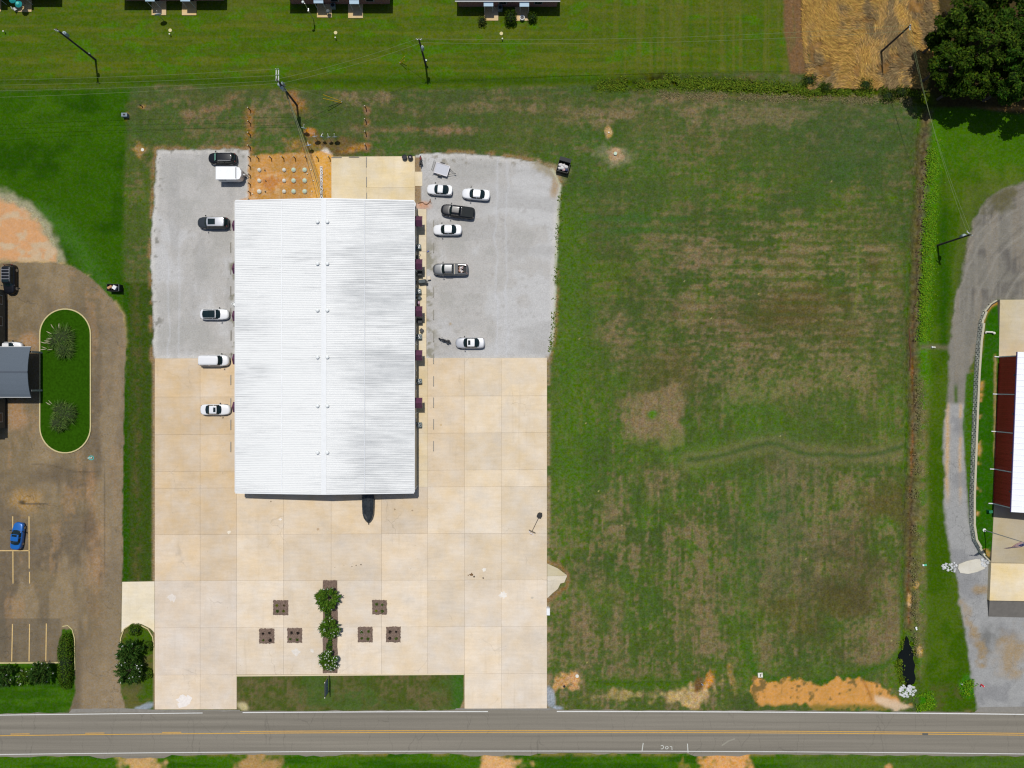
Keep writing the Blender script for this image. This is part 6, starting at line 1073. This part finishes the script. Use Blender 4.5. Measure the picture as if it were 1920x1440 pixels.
for y in (W(0, 661).y - O.y, W(0, 732).y - O.y): obj('beam', MB().box(((xw2 + xe) / 2, y, 2.72), (xe - xw2 - .1, .25, .2)), m_und, ct)
# red metal building on the raised pad
RT, RB_ = W(1873.7, 668, .6), W(1862.5, 945, .6); ang = math.atan2(RB_.x - RT.x, -(RB_.y - RT.y)); mid = (RT + RB_) / 2; t = thing('red_building', 'red metal building with a bright white metal roof at the photo edge', 'building', (mid.x, mid.y, .6), ang); Ly = (RT - RB_).length; eh = 4.72
m_red = bpy.data.materials.new('maroon_siding'); m_red.use_nodes = True; nt = m_red.node_tree; b = nt.nodes['Principled BSDF']; b.inputs['Roughness'].default_value = .5; tc = nt.nodes.new('ShaderNodeTexCoord'); wv = nt.nodes.new('ShaderNodeTexWave'); wv.inputs['Scale'].default_value = 1.0; wv.bands_direction = 'Y'; nt.links.new(tc.outputs['Object'], wv.inputs['Vector']); nt.links.new(mixcol(nt, wv.outputs[1], (.30, .012, .014), (.36, .018, .02)), b.inputs['Base Color'])
npan = 26; pmw = MB().box((.02, 0, eh / 2), (.06, Ly / npan - .04, eh)).mesh('wall_panel', m_red)
obj('wall', MB().box((7.05, 0, eh / 2), (14, Ly, eh)), m_red, t)
for k in range(npan): obj('wall_panel', pmw, None, t, (0, -Ly / 2 + (k + .5) * Ly / npan, 0))
ro = .35; rpm = MB(); pwid = .95; nr = int((Ly + 1.2) / pwid)
prof = [(0, 0), (.05, .05), (.1, .0), (pwid, 0)]
rpm.v = [(-ro, y, eh + z) for y, z in prof] + [(7, y, eh + 1.1 + z) for y, z in prof]; rpm.f = [(i, 4 + i, 5 + i, i + 1)[::-1] for i in range(3)]
rmesh = rpm.mesh('roof_panel', mat('bright_white_roof', alb(250, 252, 255), .5, noise=(.4, .04)))
for k in range(nr): obj('roof_panel', rmesh, None, t, (0, -(nr * pwid) / 2 + k * pwid, 0))
obj('gutter', MB().box((-ro - .05, 0, eh - .03), (.14, nr * pwid, .14)), mat('dark_gutter', alb(70, 60, 110), .5), t); m_wd = mat('downspout_white', alb(226, 228, 230), .5)
for y in (Ly / 2 - .1, Ly / 2 - 6.55, Ly / 2 - 13.0, Ly / 2 - 19.5, -Ly / 2 + .1):
    d = obj('downspout', MB().box((-.08, y, eh / 2), (.14, .16, eh - .1)), m_wd, t); obj('elbow', MB().box((-.5, y, .1), (.85, .16, .14)), m_wd, d)
for k in range(4): obj('wall_light', MB().box((-.06, Ly / 2 - 3.3 - k * 6.5, 3.9), (.14, .25, .25)), m_mid, t)
# retaining wall of stacked blocks
RW = thing('retaining_wall', 'low curved retaining wall of pale blocks beside the drive', 'retaining wall', W(1832, 800)); m_blk = mat('wall_block', alb(205, 205, 188), .95, noise=(6, .2), rand=.25); m_capb = mat('wall_cap', alb(192, 186, 162), .9, noise=(4, .12))
pts = [W(*p) - RW.location for p in WALLG]; cum = [0]
for a, c in zip(pts, pts[1:]): cum.append(cum[-1] + (c - a).length)
def along(d):
    for i in range(len(cum) - 1):
        if d <= cum[i + 1]: k = (d - cum[i]) / (cum[i + 1] - cum[i]); return pts[i].lerp(pts[i + 1], k), pts[i + 1] - pts[i]
    return pts[-1], pts[-1] - pts[-2]
bl = MB().box((0, 0, .16), (.62, .34, .29), 0, .93).mesh('block', m_blk); cpm = MB().box((0, 0, .045), (.74, .36, .09)).mesh('cap_stone', m_capb); d = .36; nb = 0; blk = .72
while d < cum[-1]:
    p, tg = along(d); yimg = 720 - (p.y + RW.location.y) * S; hgt = WALLH(yimg); az = math.atan2(tg.y, tg.x); nrow = max(1, round((hgt - .09) / .33))
    for r in range(nrow):
        if nb < 290:
            q, t2 = along(min(d + (blk / 2 if r % 2 else 0), cum[-1])); o = obj('block', bl, None, RW, (q.x + R.uniform(-.02, .02) + .03 * r, q.y, r * .33)); o.rotation_euler = (0, 0, math.atan2(t2.y, t2.x) + R.uniform(-.05, .05)); nb += 1
    o = obj('cap_stone', cpm, None, RW, (p.x + .03 * nrow, p.y, nrow * .33)); o.rotation_euler = (0, 0, az); d += blk
wl = MB().wall([(p.x + .2, p.y) for p in pts], .12, -.2, .5); obj('backing', wl, m_trim, RW)
simple('downpipe_outlet', 'white elbow pipe lying on the raised grass near the wall top', 'pipe', 1841.5, 623, [('pipe', MB().tube([(0, -.25, .3), (0, 0, .3), (1.2, -.05, .3), (1.45, -.2, .3)], .15), m_lid2), ('end', MB().blob((1.5, -.22, .28), (.22, .24, .2), .1), m_lid2)], 0, .6)

# ------------------------------------------------------------------ vegetation
VR = np.random.RandomState(21)
def unit_v(v): return v / (np.linalg.norm(v, axis=1, keepdims=True) + 1e-9)
def leaves(name, P, D, Nn, ln, wd_, m, parent=None, loc=None):
    "leaf blades: centre line along D, blade facing N"
    D = unit_v(D); Sd = unit_v(np.cross(D, Nn)); n = len(P); ln = np.broadcast_to(ln, n)[:, None]; wd_ = np.broadcast_to(wd_, n)[:, None]; up = unit_v(np.cross(Sd, D))
    V4 = np.stack([P - D * ln * .5, P + Sd * wd_ * .5 + up * wd_ * .1, P + D * ln * .5 - up * ln * .12, P - Sd * wd_ * .5 + up * wd_ * .1], 1).reshape(-1, 3)
    me = bpy.data.meshes.new(name); me.vertices.add(4 * n); me.vertices.foreach_set('co', V4.ravel().astype(np.float32)); me.loops.add(4 * n); me.loops.foreach_set('vertex_index', np.arange(4 * n, dtype=np.int32)); me.polygons.add(n); me.polygons.foreach_set('loop_start', np.arange(0, 4 * n, 4, dtype=np.int32)); me.update(calc_edges=True); me.materials.append(m)
    return obj(name, me, None, parent, loc)
def rnd(n): return unit_v(VR.normal(size=(n, 3)))
def crown_pts(n, k, rx_, ry_, rz_, zc, rc, seed_top=.25):
    c = rnd(k); c[:, 2] = np.where(c[:, 2] < -seed_top, -c[:, 2] * .6, c[:, 2]); rad = VR.uniform(.55, 1.0, (k, 1)) ** .6; ctr = c * rad * np.array([rx_, ry_, rz_]) + [0, 0, zc]
    i = VR.randint(0, k, n); sz = VR.uniform(.6, 1.25, k)[i][:, None]; o = rnd(n); o[:, 2] = np.abs(o[:, 2]) * .9 - .25; P = ctr[i] + o * rc * sz * VR.uniform(.6, 1.0, (n, 1)) * np.array([1, 1, .8])
    return P, o, c[i]
def dapple(P, D): return D
def bark(): return mat('bark', (.07, .055, .045), .95, noise=(5, .3))
m_bark = bark()
def limbs(t, h, rx_, n=6, zc=None, r0=.2):
    obj('trunk', MB().tube([(0, 0, -.2), (.05, .03, h * .3), (0, .06, h * .62)], [r0, r0 * .8, r0 * .5], 8), m_bark, t)
    for k in range(n): a = 2 * math.pi * k / n + R.uniform(-.3, .3); obj('limb', MB().tube([(0, .02, h * R.uniform(.25, .5)), (rx_ * .3 * math.cos(a), rx_ * .3 * math.sin(a), h * .6), (rx_ * .75 * math.cos(a), rx_ * .75 * math.sin(a), h * R.uniform(.68, .85))], [r0 * .5, r0 * .35, r0 * .12], 6), m_bark, t)
lf_dark = [leaf_mat('leaf_dark', (.011, .028, .001), (.050, .092, .003), .6, .2), leaf_mat('leaf_olive', (.014, .034, .002), (.055, .098, .005), .6, .2), leaf_mat('leaf_deep', (.009, .028, .001), (.040, .09, .004), .6, .2)]
def big_tree(label, apx, apy, rpx, h, kind, n=5200):
    zc = h * .66; g = W(apx, apy, zc); t = thing('broadleaf_tree', label, 'tree', (g.x, g.y, 0), R.uniform(0, 6), 'trees of the dark wood'); r = rpx / S * .97; limbs(t, h, r, 7, r0=.24)
    P, o, c = crown_pts(n, 40, r * .92, r * .92, h * .36, zc, r * .27); N_ = unit_v(o * .5 + c * .5 + np.array([0, 0, .55]) + VR.normal(size=P.shape) * .55); D = np.cross(N_, rnd(len(P))); leaves('crown', P, D, N_, VR.uniform(.3, .62, len(P)), VR.uniform(.2, .38, len(P)), lf_dark[kind], t)
for a in (('dark tree at the wood corner leaning over the straw field', 1776, 118, 40, 10.5, 0), ('olive toned tree on the straw field edge by the top of the photo', 1798, 38, 46, 12, 1), ('olive toned tree in the middle of the dark wood', 1846, 84, 44, 12.5, 1, 6000), ('deep green tree above the lawn shadows', 1826, 150, 36, 9, 0), ('small bright tipped tree on the lawn side of the wood', 1788, 166, 22, 6.5, 1, 2600), ('deep green tree filling the upper corner of the wood', 1896, 28, 48, 12, 2, 6000), ('clumpy deep green tree at the photo edge of the wood', 1902, 104, 44, 12, 2, 6000), ('clumpy dark tree closest to the bright lawn at the edge', 1895, 158, 34, 10, 2), ('dark tree reaching in from above between olive crowns', 1850, -18, 46, 12.5, 0), ('tree half outside the frame beyond the clumpy crowns', 1950, 150, 44, 11, 2), ('outermost tree partly outside the photo corner', 1956, 60, 48, 12, 0), ('thin tree between the olive crown and the straw', 1756, 78, 20, 6, 0, 2400)): big_tree(*a)
lf_myr = leaf_mat('myrtle_leaf', (.03, .075, .005), (.09, .175, .014), .4, .18); lf_myd = leaf_mat('myrtle_leaf_dark', (.014, .04, .007), (.05, .11, .014), .5); m_bloss = leaf_mat('white_blossom', (.62, .62, .6), (.75, .74, .74), .1, .2, 0)
def myrtle(label, apx, apy, rpx, h, flowers, m, group, n=2600, ry_=None):
    zc = h * .62; g = W(apx, apy, zc); t = thing('crape_myrtle', label, 'tree', (g.x, g.y, .06 if 443 < apx < 700 else 0), R.uniform(0, 6), group); r = rpx / S; limbs(t, h, r, 6, r0=.09)
    k = 70; c = rnd(k); c[:, 2] = np.abs(c[:, 2]) * 1.1 - .35; c = unit_v(c); tip = c * np.array([r, r * (ry_ or 1), h * .40]) * VR.uniform(.75, 1.08, (k, 1)) + [0, 0, zc]; base = np.array([0, 0, zc * .8]) + c * r * .15
    i = VR.randint(0, k, n); u = VR.uniform(.25, 1.0, (n, 1)) ** .7; P = base[i] * (1 - u) + tip[i] * u + VR.normal(size=(n, 3)) * .11; D = unit_v(tip[i] - base[i]) + VR.normal(size=(n, 3)) * .5; N_ = unit_v(np.array([0, 0, .9]) + c[i] * .4 + VR.normal(size=(n, 3)) * .45)
    leaves('crown', P, D, N_, VR.uniform(.32, .68, n), VR.uniform(.08, .15, n), m, t)
    if flowers:
        j = VR.choice(k, flowers, replace=True); q = 5; P2 = np.repeat(tip[j] * 1.0, q, 0) + VR.normal(size=(flowers * q, 3)) * .05; P2[:, 2] += .12; leaves('blossom', P2, rnd(len(P2)), unit_v(rnd(len(P2)) * .5 + [0, 0, 1]), .12, .1, m_bloss, t)
BEDM = bpy.data.materials.new('mulch'); BEDM.use_nodes = True; nt = BEDM.node_tree; b = nt.nodes['Principled BSDF']; b.inputs['Roughness'].default_value = 1; tc = nt.nodes.new('ShaderNodeTexCoord'); v = nt.nodes.new('ShaderNodeTexVoronoi'); v.inputs['Scale'].default_value = 9; nt.links.new(tc.outputs['Object'], v.inputs['Vector']); nt.links.new(mixcol(nt, v.outputs['Color'], alb(88, 72, 60), alb(142, 120, 106)), b.inputs['Base Color'])
def bed(label, x0, x1, y0, y1):
    n = 14; c = W((x0 + x1) / 2, (y0 + y1) / 2); m = MB(); g_ = []
    for j in range(n + 1):
        for i in range(n + 1):
            p = W(x0 + (x1 - x0) * i / n, y0 + (y1 - y0) * j / n); ed = min(i, n - i, j, n - j); jj = .07 if ed == 0 else .03; m.v.append((p.x - c.x + R.uniform(-jj, jj), p.y - c.y + R.uniform(-jj, jj), .03 if ed == 0 else .1 + R.uniform(-.03, .04)))
    m.f = [(j * (n + 1) + i, (j + 1) * (n + 1) + i, (j + 1) * (n + 1) + i + 1, j * (n + 1) + i + 1) for j in range(n) for i in range(n)]
    o = obj('mulch_bed', m, BEDM, None, (c.x, c.y, .06), True); tag(o, label, 'flower bed', 'mulch beds in the concrete'); return o
bed('long brown mulch strip with the three crape myrtles', 605.3, 633.2, 1087.5, 1261.5)
beds = [((512.5, 540.8, 1125, 1153), 'upper square bed on the car park side', 'YBGO'), ((486.2, 514.6, 1178, 1206.5), 'outer square bed on the car park side', 'DDGD'), ((538.8, 567, 1177, 1205), 'inner square bed on the car park side', 'DDGG'), ((697.8, 725.5, 1124.5, 1152), 'upper square bed on the field side', 'GGYG'), ((671, 699, 1175, 1204), 'inner square bed on the field side', 'WGGG'), ((724, 751.3, 1174.5, 1204), 'outer square bed on the field side', 'DDDG')]
lf_small = {'G': leaf_mat('small_green', (.04, .08, .012), (.09, .14, .02), .3), 'D': leaf_mat('small_dark', (.018, .016, .014), (.05, .036, .03), .4), 'Y': leaf_mat('small_yellow', (.12, .15, .01), (.2, .22, .02), .3), 'W': m_bloss, 'B': leaf_mat('small_brown', (.06, .05, .02), (.1, .08, .03), .3), 'O': leaf_mat('small_olive', (.07, .1, .01), (.13, .15, .02), .3)}
look = {'G': 'green', 'D': 'dark purple', 'Y': 'yellow green', 'W': 'white flowered', 'B': 'tiny brown', 'O': 'olive'}
for (x0, x1, y0, y1), lb, kinds in beds:
    bed('brown mulch ' + lb, x0, x1, y0, y1)
    for q, (fx, fy, cn_) in enumerate(((.3, .32, 'upper corner towards the car park'), (.72, .3, 'upper corner towards the field'), (.26, .74, 'lower corner towards the car park'), (.7, .76, 'lower corner towards the field'))):
        r = R.uniform(.2, .33) * (.6 if kinds[q] == 'B' else 1); g = W(x0 + (x1 - x0) * (fx + R.uniform(-.04, .04)), y0 + (y1 - y0) * (fy + R.uniform(-.04, .04))); n = 90; o_ = rnd(n); o_[:, 2] = np.abs(o_[:, 2]); P = o_ * r * VR.uniform(.4, 1, (n, 1)); 
        p_ = thing('bedding_plant', f'{look[kinds[q]]} plant, {cn_.replace("corner ", "")}, {lb}'.replace('corner towards the', 'corner on'), 'plant', (g.x, g.y, .14), 0, 'small plants in the square beds'); leaves('foliage', P, o_ + rnd(n) * .5, unit_v(o_ * .4 + [0, 0, 1]), VR.uniform(.12, .22, n), .09, lf_small['D' if kinds[q] == 'D' else kinds[q]] if kinds[q] != 'W' else lf_small['G'], p_); obj('stem', MB().tube([(0, 0, -.06), (0, 0, r * .6)], .03, 5), m_bark, p_)
        if kinds[q] == 'W': leaves('blossom', P[:14] * 1.15, rnd(14), unit_v(rnd(14) * .4 + [0, 0, 1]), .1, .1, m_bloss, p_)
gm_ = 'crape myrtles in the long mulch strip'
myrtle('largest crape myrtle at the top of the long mulch strip', 613.5, 1123, 23, 2.7, 14, lf_myr, gm_, 3600); myrtle('crape myrtle with scattered white blossom in the middle of the strip', 617.5, 1178.5, 19.5, 2.5, 44, lf_myr, gm_, 3000, .95); myrtle('crape myrtle thick with white blossom at the road end of the strip', 615.5, 1238, 18.5, 2.4, 110, lf_myr, gm_, 2800, .9)
g2 = 'crape myrtles by the car park entrance'
myrtle('dark crape myrtle on the shrub island beside the round shrub', 243, 1221, 24, 3.4, 10, lf_myd, g2, 3200); myrtle('dark crape myrtle on the shrub island nearest the road', 241, 1258, 24, 3.4, 22, lf_myd, g2, 3200)
myrtle('dark crape myrtle cut by the photo edge in the corner lawn', 8, 1268, 21, 3.4, 10, lf_myd, g2, 2400); myrtle('pale green crape myrtle between its two darker neighbours', 47, 1270, 15, 2.8, 14, lf_myr, g2, 1700); myrtle('dark crape myrtle nearest the long clipped hedge', 76, 1262, 21, 3.4, 10, lf_myd, g2, 2600)
def shrub(label, px, py, r, h, m, name='round_shrub', n=700, ry_=None, z=0, group=None, jag=.08):
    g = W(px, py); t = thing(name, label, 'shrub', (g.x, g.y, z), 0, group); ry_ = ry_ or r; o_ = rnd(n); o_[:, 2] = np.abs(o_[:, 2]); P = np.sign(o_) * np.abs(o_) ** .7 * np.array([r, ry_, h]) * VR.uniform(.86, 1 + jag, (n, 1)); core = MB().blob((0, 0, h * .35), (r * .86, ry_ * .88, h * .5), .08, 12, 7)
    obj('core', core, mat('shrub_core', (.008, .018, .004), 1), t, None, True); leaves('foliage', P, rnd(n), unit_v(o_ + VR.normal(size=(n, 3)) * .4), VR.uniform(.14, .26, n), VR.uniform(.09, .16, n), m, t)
lf_box = leaf_mat('clipped_leaf', (.034, .075, .004), (.075, .14, .008), .4, .15)
shrub('round shrub at the head of the shrub island', 255.5, 1179, 1.0, 1.1, lf_box); shrub('round shrub at the lawn edge of the shrub island midway', 280, 1210, .82, .9, lf_box); shrub('round shrub beside the road end crape myrtle', 278, 1261, .85, .9, lf_box)
shrub('long clipped hedge at the end of the painted bays', 127.5, 1237, 1.2, 1.7, lf_box, 'hedge', 3600, 4.7)
for i, (x, y) in enumerate(((616, 1151), (618, 1211), (620, 1199))): shrub(('green shoots below the largest crape myrtle', 'green shoots between the two lower crape myrtles', 'few leaves below the middle crape myrtle')[i], x, y, .55 if i < 2 else .35, .5, lf_myr, 'low_shrub', 240, .75, .1)
shrub('thin olive shrub between the lawn and the shrub house patio', 904, 42, .62, .9, leaf_mat('thin_leaf', (.03, .05, .006), (.08, .1, .012), .5), 'round_shrub', 260, .7, 0, None, .35); shrub('dark full shrub between the two shrub house patios', 957.5, 37, .95, 1.6, lf_dark[0], 'round_shrub', 900, 1.1, 0, None, .25); shrub('dark shrub at the far side of the planter patio', 998, 36, .72, 1.2, lf_dark[1], 'round_shrub', 420, .7, 0, None, .3)
lf_bush = leaf_mat('bush_leaf', (.022, .045, .003), (.07, .11, .01), .5)
for i, (x, y, r, lb) in enumerate(((1517, 152, 1.2, 'dark bush in the ditch at the straw field corner'), (1622, 160, 1.3, 'dark bush in the ditch below the leaning pole'), (1664, 181, 1.3, 'dark bush beside the ditch near the field corner'), (1690, 172, 1.2, 'dark bush in the ditch nearest the wood'), (1548, 165, .9, 'low bush in the ditch beside the straw field corner'))): shrub(lb, x, y, r * .8, .9, lf_bush, 'ditch_bush', 520, r * .7, -.35, None, .5)
# pampas clumps: arching blades
lf_pam = leaf_mat('pampas_blade', (.026, .06, .008), (.09, .145, .03), .5, .2, .02); m_plume = leaf_mat('pampas_plume', (.42, .36, .24), (.52, .46, .33), .15, .2, .01)
def pampas(label, px, py, cl, plumes):
    g = W(px, py); t = thing('pampas_grass', label, 'ornamental grass', (g.x, g.y, .1), 0, 'pampas clumps on the grass oval'); m = MB(); pl = MB()
    for (cx, cy, r, n) in cl:
        cx, cy = (cx - px) / S, (py - cy) / S; cx, cy = cx, cy
        for k in range(n):
            a = R.uniform(0, 2 * math.pi); L_ = r * R.uniform(.35, 1.0); h = R.uniform(.9, 1.8) * (1.2 - .5 * L_ / r); w = R.uniform(.05, .085); b0 = Vector((cx + R.uniform(-.3, .3) * r, cy + R.uniform(-.3, .3) * r, 0)); d = Vector((math.cos(a), math.sin(a), 0)); sd_ = Vector((-d.y, d.x, 0)) * w; o = len(m.v)
            for q in range(5): u = q / 4; p = b0 + d * L_ * u ** 1.1 + Vector((0, 0, h * (1.9 * u - 1.45 * u * u))); m.v += [tuple(p - sd_ * (1.1 - u)), tuple(p + sd_ * (1.1 - u))]
            m.f += [(o + 2 * q, o + 2 * q + 1, o + 2 * q + 3, o + 2 * q + 2) for q in range(4)]
    obj('foliage', m, lf_pam, t)
    for q_, (cx, cy, r, n) in enumerate(cl): obj('core', MB().blob(((cx - px) / S, (py - cy) / S, .45), (r * .72, r * .66, .55), .12, 14, 6), mat('pampas_core', (.02, .032, .008), 1, noise=(3, .4)), t, None, True)
    for x, y, a in plumes:
        x, y = (x - px) / S, (py - y) / S; d = Vector((math.cos(a), math.sin(a), .15)); pl.tube([Vector((x, y, 1.2)), Vector((x, y, 1.3)) + d * .35, Vector((x, y, 1.3)) + d * .8], [.03, .07, .02], 5)
    obj('plume', pl, m_plume, t)
pampas('pampas clump with tan plumes nearer the rounded top of the oval', 117, 642, [(122, 632, 2.1, 900), (108, 640, 1.6, 620), (124, 655, 1.9, 760)], [(100 + R.uniform(-7, 8), R.uniform(626, 660), math.pi + R.uniform(-.7, .7)) for k in range(8)] + [(110, 617, 2), (120, 616, 1.4)])
pampas('plain green pampas clump nearer the car park sign end of the oval', 120, 778, [(118, 768, 1.7, 620), (128, 776, 2.0, 800), (114, 792, 1.8, 700)], [(104, 759, 2.5), (107, 757, 2.2)])
# straw on the cut field, weeds in the ditches, rubble
n = 40000; sx = VR.uniform(1502, 1772, n); sy = VR.uniform(-30, 166, n); k = (sx < 1758 - (sy > 60) * (sy - 60) * .22 ) & (sx > 1503 + np.maximum(0, sy - 60) * .12 ); sx, sy = sx[k], sy[k]; n = len(sx)
flow = np.pi / 2 + .9 * (np.interp(sx, gx, NL[30]) * 3) + .9 * np.sin(sx / 23 + sy / 37) * np.clip((sx - 1530) / 60, 0, 1) + np.where(sy > 95, (sy - 95) / 60 * 1.3, 0) + VR.normal(size=n) * .25
P = np.stack([(sx - 960) / S, (720 - sy) / S, VR.uniform(.02, .22, n)], 1); D = np.stack([np.cos(flow), np.sin(flow), VR.normal(size=n) * .08], 1)
tone_ = vnoise(22, 46, sx, sy) * .6 + vnoise(9, 16, sx, sy) * .4 + VR.normal(size=n) * .05 - .12 * np.clip((sx - 1600) / 90, -.4, 1) - .1 * (sy > 120); keep = vnoise(17, 22, sx, sy) + VR.normal(size=n) * .05 > .27
for nm_, a0, a1, ca, cb in (('golden', .47, 9, (.28, .165, .04), (.53, .32, .08)), ('tan', .3, .47, (.26, .16, .045), (.48, .30, .10)), ('brown', -9, .3, (.13, .09, .04), (.28, .195, .09))):
    q = (tone_ >= a0) & (tone_ < a1) & keep; q_ = int(q.sum())
    tag(leaves('straw', P[q], D[q], np.tile([0, 0, 1.], (q_, 1)) + VR.normal(size=(q_, 3)) * .3, VR.uniform(.45, 1.5, q_), VR.uniform(.05, .12, q_), leaf_mat('straw_' + nm_, ca, cb, .3, .1, .012)), f'loose {nm_} straw lying in swirls on the cut field', 'straw', kind='stuff')
def weeds(label, line, spread, n, m, z0, h, xr=None, name='weeds', shift=0, size=(.2, .45), thr=.42):
    pts_ = np.array(line, float); seg = np.linalg.norm(np.diff(pts_, axis=0), axis=1); cs = np.r_[0, np.cumsum(seg)]; q = VR.uniform(0, cs[-1], n); x = np.interp(q, cs, pts_[:, 0]); y = np.interp(q, cs, pts_[:, 1])
    dn_ = VR.normal(size=n) * spread; tang = pts_[-1] - pts_[0]; tang = tang / np.linalg.norm(tang); x = x - tang[1] * (dn_ - shift) ; y = y + tang[0] * dn_ * 1.0
    clump = vnoise(16, 16, x, y); k = clump + VR.uniform(-.12, .12, n) > thr; x, y = x[k], y[k]; n = len(x); P = np.stack([(x - 960) / S, (720 - y) / S, VR.uniform(0, 1, n) * h + z0], 1); D = rnd(n); D[:, 2] = D[:, 2] * .3
    return tag(leaves(name, P, D, unit_v(rnd(n) * .38 + [0, 0, 1]), VR.uniform(*size, n), VR.uniform(.1, .24, n), m), label, 'weeds', kind='stuff')
lf_w = leaf_mat('weed_bright', (.06, .145, .003), (.125, .25, .006), .35, .15); lf_w2 = leaf_mat('weed_olive', (.045, .08, .003), (.12, .175, .01), .45, .2); lf_w3 = leaf_mat('weed_dry', (.12, .11, .045), (.22, .19, .09), .3)
weeds('bright green weeds along the bank beside the drive', [(x + 22, y) for x, y in DITCH_E if 215 < y < 700], 6.5, 9000, lf_w, -.12, .22, size=(.13, .3), thr=.36); weeds('dull weeds and dry stalks along the lower ditch bank', [(x + 19, y) for x, y in DITCH_E if 690 < y < 1270], 7, 3600, lf_w3, -.12, .12, size=(.12, .26), thr=.42); weeds('olive weeds choking the ditch below the back lawn', [(1120, 162), (1240, 153), (1330, 156), (1420, 163), (1520, 168), (1620, 170), (1735, 180)], 7, 17000, lf_w2, -.35, .45, size=(.15, .4), thr=.36); weeds('bright weeds near the culvert by the road', [(1728, 1300), (1738, 1330)], 8, 1400, lf_w, -.1, .4); weeds('olive weeds fringing the black pool', [(1687, 1200), (1682, 1260), (1690, 1290)], 5, 1800, lf_w2, -.5, .5); weeds('green weeds beside the red marker post', [(1812, 1276), (1820, 1302)], 7, 900, lf_w, -.05, .4); weeds('dry stalks along the field edge of the ditch', [(1230, 178), (1480, 184), (1710, 190)], 4, 3600, lf_w3, -.04, .12, size=(.12, .3), thr=.4)
def rubble(label, px, py, rx_, ry_, n, z, smin=.14, smax=.34):
    m = MB()
    for k in range(n): a = R.uniform(0, 6.28); q = math.sqrt(R.random()); s = R.uniform(smin, smax); m.blob((*W(px + rx_ * q * math.cos(a), py + ry_ * q * math.sin(a))[:2], z + s * .3), (s, s * R.uniform(.6, 1), s * .6), .22, 6, 4)
    tag(obj('rubble', m, mat('white_stone', alb(206, 208, 208), .95, noise=(1.3, .4))), label, 'rubble', kind='stuff')
rubble('pile of white rocks at the road end of the black pool', 1702, 1296, 17, 12, 85, -.15, .1, .3); rubble('scatter of white concrete lumps beside the patched drive', 1782, 1063, 16, 9, 46, 0, .1, .26); rubble('white concrete lumps at the apron side of the patched drive', 1846, 1054, 9, 8, 24, .02, .12, .3)
weeds('clover and tufts along the gravel lot rim', [(1052, 360), (1046, 430), (1042, 560), (1032, 660)], 3, 700, lf_w2, 0, .12, size=(.12, .3))
